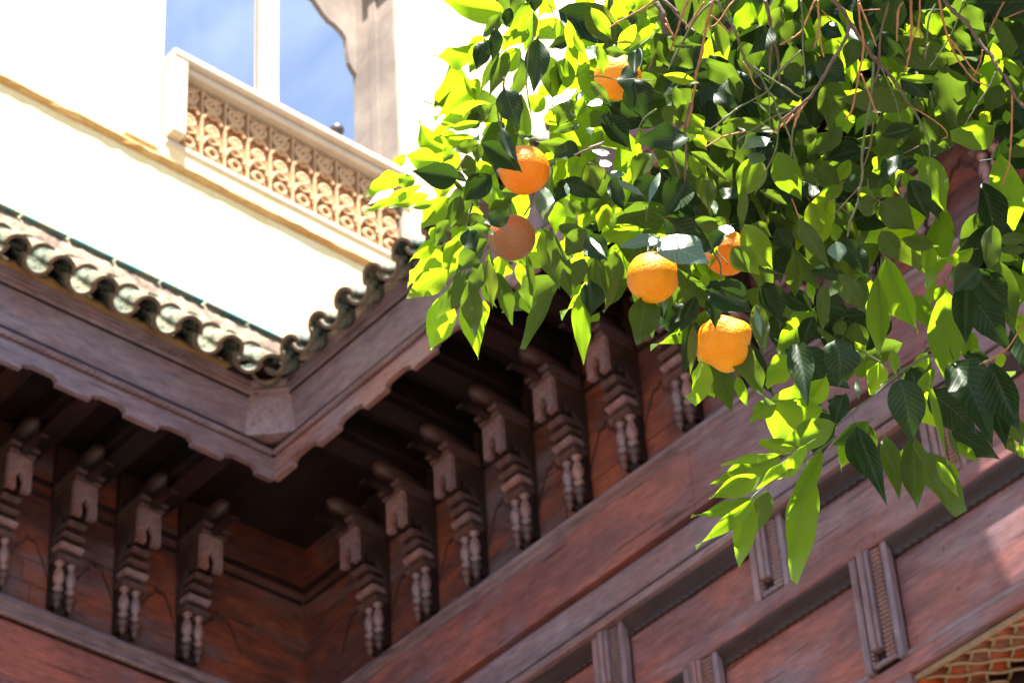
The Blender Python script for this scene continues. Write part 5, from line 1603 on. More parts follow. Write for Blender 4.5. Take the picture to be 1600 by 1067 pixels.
D-890,2636,3242,-975,2609,3274,47,-10,-60,-79
L-1034,2417,2999,-1082,2488,2957,50,-1,-52,-86
D-1177,2386,2843,-1236,2357,2742,55,64,-75,-16
T-1451,2698,2554,-1532,2677,2541,51,24,-36,-90
T-745,2237,2947,-782,2271,2901,52,28,-65,-71
M-1473,1958,3076,-1529,2037,3011,53,43,-37,-82
D-1295,2323,2341,-1369,2333,2325,35,4,-73,-68
D-1108,2674,2905,-1219,2661,2883,45,21,-80,-57
G-1260,1933,3055,-1255,1970,2945,50,55,-80,-24
T-1238,2631,2079,-1304,2615,2068,44,26,-45,-85
G-1551,2640,2294,-1538,2669,2183,46,83,-55,-4
G-1110,2516,2948,-1076,2559,2884,48,62,-76,-19
G-1239,2347,3265,-1311,2387,3215,51,9,-71,-69
G-1535,2800,2735,-1613,2782,2699,52,37,-85,-38
D-1069,1678,2921,-1119,1691,2820,36,74,-52,-43
D-1260,1661,3018,-1281,1745,2956,50,44,-46,-77
M-767,2247,2565,-743,2288,2524,39,12,-73,-67
M-1527,1812,2658,-1524,1907,2627,42,55,-27,-79
M-1150,1895,3010,-1191,1834,3038,49,28,-55,-79
M-1111,2134,3097,-1194,2189,3104,55,-30,-34,-89
M-1450,1667,2674,-1531,1669,2628,51,48,-14,-87
D-1019,2355,3337,-1119,2380,3287,44,7,-82,-56
D-1374,1933,3476,-1401,1967,3405,41,45,-73,-52
L-1165,2565,3088,-1248,2573,3055,41,27,-51,-81
D-1439,1653,3464,-1465,1708,3409,46,59,-41,-70
M-1360,2898,2880,-1453,2939,2804,42,23,-71,-66
L-1497,2126,2886,-1554,2209,2840,53,7,-45,-89
L-1335,2156,2434,-1303,2224,2390,47,11,-58,-81
L-1267,2825,2830,-1359,2835,2791,43,33,-35,-88
D-733,2358,2757,-828,2364,2727,48,20,-60,-78
T-1435,2160,2960,-1484,2104,2975,44,-10,-18,-98
M-1232,2877,2991,-1298,2905,2936,44,39,-54,-75
G-1647,2830,2795,-1698,2835,2722,49,65,-58,-49
D-1759,2871,2458,-1849,2853,2411,62,30,-92,-24
M-864,2114,2779,-824,2166,2733,48,28,-74,-60
T-1109,2397,3222,-1205,2435,3165,63,41,-27,-87
M-1191,2584,2170,-1200,2637,2110,49,16,-72,-67
M-1280,2400,2310,-1333,2439,2233,46,24,-79,-56
D-940,2238,2937,-950,2312,2869,48,37,-60,-71
L-1427,2032,3064,-1539,2079,3040,38,8,-29,-95
L-916,2272,2541,-892,2330,2512,40,39,-54,-75
T-1526,2490,2220,-1572,2523,2173,36,20,-71,-68
G-1227,1945,2802,-1289,1916,2840,40,8,-85,-51
M-1268,2115,3077,-1216,2186,3099,56,67,-28,-69
L-1137,2277,2717,-1214,2307,2668,41,31,-52,-79
D-1466,2517,2729,-1510,2508,2636,53,67,-70,-24
M-1160,2421,2710,-1231,2486,2666,52,6,-51,-86
D-1290,2251,3259,-1329,2292,3185,55,54,-59,-61
D-1336,2632,3013,-1357,2664,2919,48,36,-85,-37
M-1305,2818,2809,-1250,2876,2750,51,32,-80,-50
D-1800,1908,3044,-1843,1932,2977,42,52,-64,-56
M-1066,2164,2955,-1082,2226,2903,36,20,-60,-77
M-1481,2117,2902,-1506,2194,2843,54,10,-59,-80
M-1260,2775,2934,-1294,2847,2841,59,41,-64,-65
D-1364,2263,3250,-1418,2300,3148,53,36,-80,-48
D-1057,1832,3167,-1103,1872,3117,48,42,-47,-78
D-1419,2852,2732,-1439,2879,2656,41,48,-78,-40
D-1534,2134,2829,-1470,2198,2752,48,31,-84,-45
D-1120,2772,2928,-1190,2736,2876,58,64,-65,-41
T-817,2242,2750,-856,2307,2705,52,-22,-65,-73
M-1462,2632,2693,-1513,2662,2642,43,38,-57,-73
D-1602,2101,2836,-1686,2085,2802,47,40,-26,-88
M-1170,2470,2751,-1249,2466,2682,53,43,-79,-44
D-1648,2647,2301,-1675,2658,2187,39,72,-65,-23
M-1259,2445,3082,-1341,2427,2992,50,69,-50,-52
M-1326,2289,2863,-1415,2240,2812,36,62,-44,-65
M-741,2525,2964,-827,2492,2947,37,37,-59,-72
M-1118,2445,3121,-1195,2494,3048,48,26,-65,-72
D-1002,2784,3052,-967,2871,2999,59,-9,-49,-86
M-1154,1795,2968,-1148,1880,2907,47,41,-55,-73
L-980,2178,3213,-1076,2167,3213,36,7,-59,-80
M-764,1998,2893,-791,2046,2846,36,26,-60,-76
M-948,2065,2689,-985,2121,2634,49,35,-53,-77
M-1160,2553,2277,-1250,2502,2281,50,33,-63,-70
L-916,2004,2898,-988,1988,2886,37,25,-56,-79
G-1249,2786,2781,-1301,2808,2666,57,59,-70,-40
D-1089,2436,2627,-1093,2497,2542,48,41,-73,-55
T-1541,2392,2987,-1634,2407,2969,44,12,-37,-92
D-1283,2924,2558,-1375,2849,2514,48,64,-77,-1
M-1031,2199,2734,-1040,2258,2693,39,15,-55,-82
D-1030,2616,2344,-1121,2622,2304,46,31,-55,-78
L-735,2299,2704,-806,2331,2670,38,15,-54,-83
M-1445,2731,2501,-1536,2766,2447,50,2,-83,-56
D-1241,2467,2656,-1293,2472,2562,41,37,-90,-25
D-913,2374,2584,-936,2411,2523,43,44,-69,-58
M-1404,1888,2655,-1385,1956,2615,33,26,-54,-80
D-1244,2979,2678,-1305,3007,2614,45,-7,-94,-34
M-1638,1592,2748,-1695,1610,2713,44,25,-64,-73
D-1257,2424,2686,-1270,2473,2604,50,19,-83,-53
M-1072,1916,2851,-1124,1969,2816,53,-11,-61,-78
D-1091,2533,2958,-1180,2523,2916,41,41,-57,-72
D-1322,2577,3060,-1396,2533,3036,58,56,-68,-47
T-1297,2400,3090,-1243,2457,3083,41,28,-38,-88
D-1405,2783,2551,-1377,2835,2476,43,29,-83,-47
L-1598,2463,2523,-1554,2522,2475,53,19,-70,-69
D-1015,1752,2988,-990,1817,2962,41,61,-49,-62
M-1548,2791,2301,-1500,2868,2284,47,46,-46,-76
M-1098,2324,3398,-1126,2442,3362,48,30,-21,-93
M-659,2251,2866,-663,2318,2826,52,4,-51,-86
D-1330,2731,2440,-1402,2692,2394,39,64,-52,-56
M-1095,2019,2572,-1134,2069,2528,45,25,-52,-82
D-1476,2646,2893,-1439,2686,2798,45,36,-90,-23
D-1019,2406,3246,-1095,2450,3221,43,-3,-53,-85
G-1532,2997,2665,-1541,2994,2521,65,7,-100,1
M-1261,2746,2338,-1324,2688,2382,38,36,-78,-51
D-921,2152,2890,-1002,2139,2896,53,10,-87,-48
M-850,2244,2960,-874,2329,2897,50,-31,-62,-72
M-1345,2345,2771,-1380,2406,2715,44,31,-54,-78
D-1292,2270,2826,-1336,2259,2740,48,42,-90,-10
D-1011,2160,2719,-1015,2208,2662,50,54,-63,-56
D-1198,2321,2973,-1205,2366,2900,55,37,-78,-51
D-1058,2310,2838,-1077,2355,2746,46,54,-71,-45
M-1081,2282,3248,-1062,2369,3178,59,50,-61,-62
T-1365,2734,2570,-1402,2802,2504,51,31,-57,-76
D-1389,2381,3113,-1347,2448,3074,44,39,-63,-68
D-773,2308,3236,-861,2293,3247,42,1,-66,-75
D-1549,2664,2759,-1525,2751,2721,62,71,-44,-55
D-989,2447,3218,-1038,2501,3138,39,17,-76,-63
M-947,2211,2883,-1008,2248,2808,35,53,-50,-68
D-1164,2007,3256,-1211,2062,3196,47,56,-34,-76
D-703,2108,2821,-757,2055,2812,49,61,-52,-60
T-1063,2458,2240,-1167,2454,2238,52,3,-28,-96
M-943,2133,2641,-986,2148,2576,48,59,-61,-53
D-1101,2189,2663,-1169,2191,2603,36,50,-65,-58
M-859,2295,2787,-877,2359,2738,46,11,-59,-80
M-984,2114,3354,-964,2210,3322,54,-28,-25,-93
D-1136,2517,2472,-1179,2564,2396,49,50,-58,-64
M-895,1896,2858,-971,1955,2848,45,4,-12,-99
D-999,2048,2596,-1052,2059,2518,46,56,-68,-48
D-1466,2026,3243,-1485,2081,3159,50,42,-71,-56
D-994,1990,3045,-1084,1936,3046,43,36,-61,-71
M-1245,2282,2717,-1303,2338,2650,43,14,-70,-70
D-1112,2214,2859,-1140,2219,2765,43,49,-85,-19
M-968,1898,2803,-1035,1970,2766,48,9,-39,-92
T-993,2465,2947,-932,2554,2938,45,15,-20,-97
M-1224,2091,2873,-1201,2152,2830,47,1,-58,-82
D-1270,2026,3112,-1258,2101,3018,51,67,-62,-41
L-1288,1958,2956,-1372,1955,2947,50,11,-30,-95
D-1071,2729,2822,-1156,2741,2755,62,5,-97,-24
M-1029,2738,3104,-1072,2810,3024,46,4,-73,-68
G-1120,2627,2655,-1188,2568,2664,35,41,-59,-70
M-1186,2957,2793,-1207,3005,2718,59,27,-77,-57
D-1449,2148,2784,-1551,2131,2750,41,31,-76,-57
D-1092,2189,3181,-1192,2135,3205,60,33,-81,-48
T-1215,2443,2172,-1307,2461,2148,42,14,-46,-88
M-1069,2599,3113,-1141,2584,3083,56,41,-59,-70
M-1092,2302,2451,-1166,2290,2429,37,32,-55,-77
D-969,2162,2811,-1038,2194,2767,40,22,-59,-78
D-1129,2451,2524,-1212,2450,2497,43,23,-71,-66
D-671,2063,2908,-646,2117,2830,51,-3,-82,-57
D-910,2411,2691,-946,2449,2617,43,48,-67,-57
T-1035,2173,2942,-1048,2280,2929,36,9,-11,-99
L-1371,1845,3404,-1344,1947,3360,52,35,-45,-82
D-1358,2127,2838,-1439,2145,2788,42,28,-67,-69
M-1064,2304,2650,-1146,2283,2640,52,23,-48,-85
G-1359,2692,2488,-1411,2699,2391,52,48,-82,-31
M-1611,2282,3270,-1720,2317,3232,61,25,-25,-94
D-1812,1841,2956,-1785,1907,2908,57,69,-59,-43
M-1423,2127,3294,-1466,2267,3294,44,14,5,-99
D-816,2372,3046,-831,2448,3019,48,24,-29,-93
G-1603,2684,2694,-1502,2737,2696,43,43,-79,-43
D-1433,2000,2642,-1386,2048,2576,34,21,-85,-48
M-1029,1952,3202,-1038,2023,3172,54,38,-31,-87
L-948,2355,3155,-1042,2305,3153,58,21,-34,-92
M-921,2503,2504,-1014,2570,2482,38,-9,-42,-91
T-857,1984,2956,-875,2066,2921,41,-16,-42,-89
D-860,2488,3055,-968,2479,3060,42,4,-82,-57
L-760,2379,2982,-725,2461,2936,58,-9,-46,-88
T-1314,2557,2409,-1322,2649,2345,46,-3,-58,-82
M-928,2308,2668,-997,2330,2644,50,2,-71,-70
G-1372,1880,3330,-1347,1946,3266,40,11,-71,-69
M-1336,2144,2768,-1346,2209,2699,49,40,-64,-66
L-1080,2557,2352,-1098,2600,2264,34,15,-87,-46
D-1109,2657,2740,-1178,2674,2669,43,18,-90,-40
D-1304,2617,2339,-1369,2562,2381,51,45,-82,-37
D-1226,2563,2391,-1284,2582,2295,46,74,-40,-53
L-1011,2206,2782,-1103,2221,2761,42,17,-28,-95
M-1450,2632,2746,-1511,2543,2785,56,33,-56,-76
D-1096,2642,2234,-1170,2619,2193,38,43,-85,-30
M-1374,1804,2792,-1340,1880,2746,49,32,-59,-74
L-1023,2511,2768,-1111,2500,2747,55,26,-45,-86
T-1251,2324,2650,-1318,2377,2614,36,30,-26,-92
T-1150,2867,2601,-1228,2952,2571,44,-14,-44,-89
L-1161,1830,2957,-1193,1914,2954,47,32,9,-94
D-1046,2805,2770,-1093,2787,2698,41,80,-44,-42
T-1217,2336,3033,-1276,2404,2989,52,34,-28,-90
D-1568,2584,2794,-1624,2630,2732,48,27,-65,-71
L-1191,1966,2733,-1258,2003,2674,46,34,-56,-75
D-1391,1920,2577,-1462,1917,2546,43,33,-67,-67
D-1467,2037,3296,-1552,2004,3252,44,52,-71,-47
M-966,2184,2702,-1029,2227,2666,37,21,-44,-87
M-1203,2315,3170,-1236,2243,3217,57,35,-62,-71
L-1238,2786,2492,-1262,2830,2437,46,45,-59,-67
D-1328,2964,2456,-1373,2977,2376,41,58,-68,-44
L-1213,2307,2353,-1239,2387,2314,37,24,-37,-90
D-669,2093,2913,-691,2139,2870,39,40,-52,-76
D-1032,2332,3458,-1083,2415,3392,49,23,-51,-83
T-867,2456,3205,-773,2407,3205,48,-7,-13,-99
M-1173,2838,3029,-1154,2908,2977,69,-36,-49,-79
M-1321,2058,3453,-1406,2082,3428,53,19,-29,-94
M-1250,2462,2297,-1324,2525,2246,46,4,-61,-79
M-1201,2386,2555,-1226,2458,2512,45,31,-41,-86
D-1304,3038,2824,-1327,3109,2740,62,50,-59,-63
M-1433,2798,2438,-1416,2901,2384,40,51,-47,-72
T-1401,2206,3304,-1414,2320,3273,62,-17,-27,-95
T-907,2446,3009,-995,2484,2956,54,21,-60,-78
M-1204,2368,2280,-1192,2419,2224,47,-3,-73,-68
M-1192,2054,2834,-1209,2115,2779,40,29,-59,-75
D-986,2537,3065,-997,2615,2976,57,40,-67,-63
M-1586,2057,2947,-1633,2109,2886,53,-3,-77,-63
L-899,2439,3118,-996,2416,3084,53,38,-71,-60
M-937,2307,2634,-922,2383,2574,50,46,-60,-65
M-1241,2707,2998,-1284,2752,2939,47,5,-77,-63
D-1357,2628,2459,-1388,2661,2359,53,28,-89,-38
D-909,2382,2326,-961,2389,2257,35,43,-81,-40
D-1264,2884,2199,-1322,2869,2115,53,62,-73,-30
M-1311,2123,2823,-1352,2168,2774,35,32,-55,-77
M-870,2285,2899,-938,2349,2843,53,22,-50,-84
D-1141,2346,2793,-1236,2377,2770,73,-26,-94,-23
M-1321,2362,3225,-1415,2374,3245,56,-24,-66,-71
M-1576,1632,2853,-1488,1692,2811,42,39,-84,-38
M-1187,1993,2645,-1276,1996,2626,41,17,-44,-88
G-914,2212,3006,-908,2268,2913,44,29,-83,-47
D-1151,2387,2974,-1186,2440,2916,59,-5,-75,-66
D-1060,2375,2715,-1145,2353,2688,38,36,-80,-48
M-1610,2321,3259,-1725,2342,3202,45,28,-58,-77
D-1214,2270,2775,-1201,2339,2683,43,58,-69,-43
M-1118,2608,2364,-1197,2647,2346,38,-8,-55,-83
M-1468,2710,2768,-1562,2672,2759,56,30,-57,-76
M-1444,2966,2666,-1499,3007,2567,55,55,-62,-56
D-1609,1859,3540,-1589,1948,3505,41,55,-41,-73
D-1174,2402,3056,-1144,2471,2986,45,27,-74,-62
L-1508,1580,2834,-1532,1653,2789,36,27,-44,-86
D-1273,2244,2794,-1338,2215,2775,52,45,-59,-67
L-1250,2798,2800,-1332,2750,2819,59,0,-37,-93
L-1389,2312,3130,-1478,2339,3108,43,14,-31,-94
M-682,2220,3028,-704,2303,3011,49,7,-18,-98
L-1402,2246,3360,-1424,2359,3315,40,41,-26,-87
L-1148,2865,2985,-1263,2886,2976,43,1,-34,-94
T-1412,2888,2425,-1460,2977,2361,44,2,-58,-82
D-1282,1873,2798,-1295,1907,2718,49,33,-84,-42
M-1228,2662,2259,-1278,2617,2294,43,49,-81,-33
L-1915,1866,3210,-2018,1891,3199,44,2,-35,-94
T-1226,2658,2559,-1281,2749,2523,46,6,-33,-94
D-1418,2064,3238,-1498,2033,3146,52,73,-49,-47
L-1068,2434,2411,-1037,2494,2370,40,35,-65,-68
G-1659,1635,3195,-1712,1685,3113,36,38,-66,-65
L-1285,2074,2940,-1367,2047,2919,49,31,-20,-93
D-1586,2626,2263,-1633,2668,2204,40,42,-54,-73
L-1181,2058,2975,-1288,2050,2984,48,-6,-28,-96
M-1209,2193,2355,-1274,2223,2327,40,11,-55,-83
G-864,2618,2975,-960,2628,2925,50,16,-86,-48
L-1653,2222,2973,-1626,2334,2967,40,59,-18,-78
D-1002,2466,2411,-1057,2499,2371,40,15,-65,-74
M-1216,2200,2713,-1249,2248,2644,38,30,-71,-64
D-1132,2147,2861,-1098,2219,2799,42,68,-64,-36
M-1240,2825,2779,-1268,2860,2693,50,61,-65,-45
M-1435,1591,2893,-1514,1600,2875,39,16,-35,-92
M-1449,2147,3267,-1506,2172,3196,39,51,-60,-62
L-1492,2484,2376,-1562,2552,2318,38,19,-51,-84
L-952,2268,2802,-909,2322,2744,51,29,-80,-53
D-932,2345,2877,-1003,2390,2812,38,11,-76,-64
T-1331,2297,2444,-1400,2286,2433,36,22,-60,-77
M-1199,2592,2027,-1283,2605,1988,46,17,-77,-61
M-1391,2681,2152,-1359,2724,2095,50,13,-83,-55
D-812,2416,2831,-856,2459,2737,42,39,-76,-52
D-1324,2625,2843,-1387,2641,2789,43,51,-44,-74
M-1568,2649,2520,-1522,2726,2473,45,51,-65,-56
D-1184,2031,2664,-1259,1979,2656,48,45,-53,-72
D-1083,2729,2677,-1166,2745,2649,48,9,-73,-68
M-806,2433,2839,-881,2472,2792,46,2,-76,-65
M-1079,2209,2507,-1080,2272,2448,38,-7,-69,-72
D-1100,2446,2540,-1128,2447,2443,48,38,-92,-11
L-923,2585,3020,-996,2609,2984,52,9,-74,-67
D-1292,2294,2455,-1379,2293,2407,39,44,-43,-79
D-1238,1911,2697,-1341,1886,2708,44,18,-92,-35
M-1700,2647,2612,-1704,2715,2542,57,31,-67,-67
D-692,2200,2908,-752,2194,2890,38,27,-60,-75
L-870,2029,2699,-874,2118,2657,41,41,-37,-83
D-600,2220,2942,-682,2261,2921,52,-4,-52,-85
D-853,2087,2763,-928,2035,2757,48,22,-20,-95
M-1290,1750,3339,-1351,1793,3298,46,18,-53,-83
D-1488,2413,2184,-1546,2407,2111,48,78,-16,-60
G-1244,2713,2597,-1263,2655,2671,49,38,-77,-52
D-1428,2216,3000,-1468,2223,2929,54,53,-76,-38
M-1790,2785,2443,-1881,2772,2368,56,57,-58,-59
D-1146,2088,2685,-1165,2173,2638,34,32,-41,-86
M-802,2638,3253,-845,2711,3173,51,10,-71,-70
T-1300,1772,2870,-1374,1798,2853,40,9,-34,-94
D-624,2105,2903,-684,2144,2860,50,10,-67,-74
L-1144,1634,2852,-1123,1728,2819,41,20,-36,-91
G-1196,2294,2354,-1157,2338,2258,53,65,-76,-8
M-1223,2083,3296,-1224,2158,3256,56,9,-46,-88
M-951,2496,3052,-959,2584,2995,48,-10,-55,-83
M-1160,1725,3000,-1196,1669,3023,35,36,-54,-76
D-1010,2360,2481,-1055,2370,2424,41,20,-92,-33
D-1377,2019,2922,-1473,1965,2931,42,24,-57,-79
G-1259,2551,3276,-1221,2594,3190,47,13,-91,-40
M-1016,1995,3158,-1119,1982,3152,48,11,-50,-86
D-1521,2016,3224,-1506,2125,3176,45,48,-41,-77
M-1092,2529,3058,-1143,2607,2998,50,14,-55,-83
D-1309,2077,3086,-1416,2085,3055,55,15,-68,-72
G-1566,1844,2629,-1518,1908,2614,50,53,-55,-64
D-1314,2514,2586,-1363,2570,2507,49,51,-52,-68
G-1328,2614,2560,-1310,2687,2501,38,61,-58,-54
M-873,2156,2960,-895,2226,2940,49,16,-23,-96
M-1247,1778,3133,-1212,1876,3087,37,44,-51,-74
G-1177,2547,2467,-1215,2575,2412,36,26,-78,-57
T-1239,1749,2734,-1206,1853,2722,49,26,-19,-95
D-1270,2627,2598,-1260,2681,2545,57,64,-60,-48
M-1337,2422,2800,-1380,2447,2741,42,40,-70,-59
L-1457,2036,3051,-1532,2117,3023,43,-2,-35,-94
M-1366,2598,2799,-1371,2676,2752,41,24,-49,-84
D-1033,1905,3104,-1098,1946,3037,46,48,-46,-75
D-1438,2120,2975,-1523,2096,2902,43,46,-85,-25"""
TWIGS="""R1.8 -1646,1923,2621 -1674,1935,2604 -1700,1949,2586 -1722,1959,2573 -1740,1970,2561 -1761,1982,2547 -1781,1991,2536
G1.6 -1707,1990,2711 -1732,1982,2695 -1757,1981,2674 -1779,1980,2654 -1791,1980,2641
G1.8 -1652,1937,2635 -1660,1959,2623 -1663,1976,2618 -1671,1990,2611 -1681,2008,2600 -1687,2020,2596 -1687,2043,2588 -1694,2062,2578 -1698,2078,2571 -1708,2095,2560 -1714,2110,2554
B2.2 -1659,2043,2709 -1671,2061,2690 -1683,2075,2674 -1699,2085,2659 -1719,2098,2638
B2.2 -1675,2069,2675 -1691,2090,2662 -1713,2113,2642
G1.3 -1636,2054,2589 -1660,2045,2572 -1678,2042,2553 -1707,2022,2538 -1727,2009,2525 -1740,2002,2511
G1.3 -1668,1998,2569 -1659,2030,2553 -1650,2060,2540
G0.8 -1675,2040,2545 -1694,2055,2507
R1.1 -1669,1941,2622 -1671,1958,2622 -1675,1981,2617
R1.1 -1635,1953,2632 -1644,1947,2620 -1660,1942,2603 -1672,1931,2592
R1.5 -1670,1902,2628 -1691,1910,2622 -1714,1920,2613 -1737,1930,2605
R0.8 -1706,1894,2619 -1708,1906,2595
R1.3 -1698,1965,2687 -1716,1965,2678 -1737,1965,2667
R1.0 -1663,1984,2559 -1664,1995,2549 -1668,2005,2538 -1667,2015,2531
R1.0 -1609,2027,2587 -1629,2021,2585
R1.0 -1659,2063,2508 -1670,2057,2495
B1.8 -1778,1991,2757 -1775,2008,2737 -1768,2019,2722
R1.3 -1705,1879,2643 -1723,1870,2634 -1747,1856,2625 -1764,1846,2617
B4.4 -1799,1982,2783 -1800,1994,2763 -1809,2004,2739
R1.3 -1756,1948,2683 -1755,1960,2667
B2.6 -1770,1966,2753 -1763,1984,2733
B2.3 -1830,2004,2722 -1850,2007,2707
G0.7 -1775,1815,2519 -1767,1829,2521 -1759,1848,2520 -1746,1866,2522 -1732,1888,2521
G0.8 -1782,1921,2647 -1775,1932,2660 -1764,1940,2676 -1766,1941,2690
G1.0 -1830,1778,2660 -1845,1789,2634 -1857,1790,2618 -1881,1804,2583 -1896,1823,2550
G0.6 -1831,1807,2701 -1843,1830,2687 -1852,1837,2686 -1871,1837,2683
B1.2 -1924,1805,2630 -1938,1815,2617 -1955,1819,2607 -1970,1834,2590
B2.7 -1543,2034,2606 -1546,2057,2603 -1554,2076,2598 -1559,2104,2588 -1566,2131,2578 -1569,2152,2575 -1573,2181,2563 -1582,2208,2551
B2.1 -1541,2057,2575 -1551,2062,2564 -1579,2063,2546 -1602,2064,2531 -1626,2063,2516 -1651,2056,2505 -1669,2049,2498
G1.2 -1566,2000,2604 -1578,2011,2576 -1591,2019,2548 -1602,2029,2520 -1611,2033,2499
G1.2 -1618,2049,2584 -1655,2046,2572
G1.1 -1646,2031,2532 -1642,2065,2524
R1.3 -1554,2014,2602 -1563,2013,2591 -1576,2013,2576 -1588,2010,2564 -1608,1997,2555
R1.2 -1516,1970,2542 -1525,1977,2522 -1538,1989,2497 -1543,1997,2479
R1.2 -1540,1996,2536 -1556,1998,2507
R0.8 -1534,1997,2556 -1536,2016,2551
R1.5 -1498,2029,2565 -1515,2046,2547 -1526,2061,2533 -1540,2071,2522 -1556,2079,2510 -1587,2094,2483 -1603,2097,2476
R1.1 -1479,2004,2527 -1482,2014,2510 -1486,2026,2491 -1488,2034,2476
R1.1 -1527,2044,2465 -1541,2075,2446 -1551,2094,2438
G1.8 -1558,2117,2556 -1577,2131,2540 -1599,2145,2522 -1618,2156,2508
B1.7 -1505,2102,2614 -1520,2110,2607 -1542,2120,2594 -1561,2135,2579 -1577,2147,2568 -1594,2152,2562
R1.0 -1500,2120,2619 -1509,2119,2603 -1525,2130,2575
R0.8 -1524,2070,2594 -1508,2084,2591
G1.0 -1555,2126,2551 -1560,2143,2534 -1566,2159,2516 -1577,2175,2495
R1.5 -1633,2067,2520 -1649,2064,2505 -1663,2065,2489
R1.3 -1651,2079,2535 -1672,2067,2516 -1681,2060,2501
B2.5 -1455,2151,2607 -1451,2160,2588 -1442,2172,2568 -1441,2185,2544 -1436,2201,2518 -1435,2207,2499 -1430,2212,2483 -1430,2221,2461 -1427,2231,2439
R1.6 -1439,2056,2533 -1459,2075,2518 -1480,2093,2504 -1505,2107,2490
R1.1 -1425,2055,2521 -1441,2067,2503 -1461,2072,2488 -1474,2074,2479
R1.0 -1442,2043,2523 -1449,2039,2509 -1466,2049,2478
R0.8 -1451,2081,2521 -1466,2099,2511
R1.4 -1413,2079,2527 -1427,2098,2518 -1439,2118,2508 -1449,2139,2499 -1455,2161,2491 -1458,2183,2485 -1454,2205,2483
R1.1 -1429,2108,2487 -1431,2127,2475 -1433,2150,2461 -1431,2162,2458
G1.0 -1438,2169,2605 -1456,2171,2582 -1474,2170,2562 -1510,2165,2534
G1.2 -1457,2233,2528 -1470,2233,2513 -1496,2229,2492 -1519,2227,2473
G1.3 -1455,2131,2587 -1467,2128,2570 -1483,2135,2543
B1.5 -1503,2165,2574 -1515,2168,2557
R1.2 -1392,2188,2574 -1411,2195,2570 -1432,2202,2564
R1.0 -1380,2210,2563 -1405,2199,2561
R1.1 -1450,2204,2544 -1463,2213,2539 -1482,2220,2532
R1.3 -1450,2249,2493 -1487,2279,2457 -1514,2298,2436 -1535,2307,2428
G1.2 -1543,2135,2518 -1550,2156,2512 -1556,2177,2508 -1565,2204,2496
R0.9 -1501,2104,2420 -1498,2122,2417 -1495,2146,2409 -1499,2160,2405 -1510,2162,2407
R1.3 -1655,2074,2522 -1679,2075,2519 -1709,2071,2515
R1.2 -1711,2024,2495 -1728,2002,2486 -1749,1984,2471
G1.1 -1668,2077,2534 -1694,2060,2527 -1719,2048,2517 -1739,2038,2508
G1.3 -1670,2044,2516 -1680,2073,2498 -1691,2090,2488 -1702,2106,2480
G1.3 -1662,2076,2523 -1678,2079,2500 -1693,2087,2473
G1.0 -1684,2064,2517 -1708,2077,2493 -1738,2082,2472 -1762,2085,2455
G1.1 -1698,2001,2512 -1719,1994,2505 -1739,1987,2497
R0.8 -1728,2118,2442 -1730,2127,2423 -1730,2131,2407
G1.7 -1603,2149,2526 -1636,2164,2488 -1654,2177,2460 -1667,2181,2443 -1675,2184,2430 -1694,2185,2412 -1704,2189,2397
B1.5 -1637,2200,2563 -1659,2210,2533 -1676,2212,2514
B0.8 -1655,2167,2435 -1687,2169,2429 -1711,2171,2427
B0.7 -1729,2200,2486 -1723,2219,2472 -1722,2229,2462
B0.8 -1677,2217,2496 -1684,2228,2477 -1677,2243,2465
B0.7 -1662,2244,2483 -1699,2244,2475
G1.3 -1563,2190,2519 -1564,2203,2495 -1564,2210,2476 -1571,2215,2454
B0.8 -1580,2210,2477 -1606,2205,2479
B0.8 -1711,2212,2514 -1750,2214,2501
B1.7 -1741,1961,2534 -1769,1975,2518 -1789,1994,2503 -1817,2015,2481
B1.1 -1807,1986,2512 -1822,2012,2487
B1.5 -1868,1894,2510 -1853,1909,2518
G0.9 -1920,2046,2528 -1927,2050,2508
G0.8 -1725,1877,2459 -1744,1872,2454 -1759,1875,2446
B1.5 -1842,1892,2496 -1870,1882,2497 -1883,1882,2501
G1.3 -1978,1846,2627 -2015,1873,2597
G1.3 -1984,1900,2520 -1993,1903,2508 -2007,1901,2496
B1.0 -1951,1841,2583 -1957,1864,2568
B1.3 -2015,1811,2559 -2028,1805,2540
B0.7 -2036,1812,2550 -2022,1819,2544
B1.3 -2068,1866,2544 -2096,1877,2527
G1.3 -1817,2314,2344 -1809,2340,2333 -1803,2359,2325
G1.5 -1744,2373,2315 -1772,2354,2302 -1789,2342,2289 -1816,2328,2270
G1.0 -1716,2270,2414 -1731,2272,2386
R1.0 -1588,2365,2259 -1614,2361,2236 -1630,2351,2226 -1647,2338,2218
G1.3 -1846,2276,2198 -1883,2254,2173 -1927,2224,2146 -1948,2208,2127
G0.8 -1978,2213,2148 -1958,2232,2147
G0.8 -1881,2251,2169 -1901,2234,2153
G1.4 -1741,2373,2315 -1789,2357,2308 -1827,2352,2296 -1850,2352,2292 -1913,2330,2276
G1.3 -1840,2074,2411 -1844,2093,2399 -1858,2106,2384 -1880,2125,2358
G0.9 -1868,2118,2449 -1863,2130,2430
G1.0 -1882,2013,2433 -1889,2009,2416 -1889,2006,2404
G0.8 -1866,2010,2420 -1878,2009,2406 -1884,2005,2399"""
ORANGES=[(-1973, 1876, 2539, 33.6), (-2032, 1900, 2474, 31.5), (-1936, 2061, 2422, 34.9), (-1916, 2162, 2348, 36.2), (-1824, 1917, 2619, 31.5), (-1875, 2145, 2466, 31.0)]


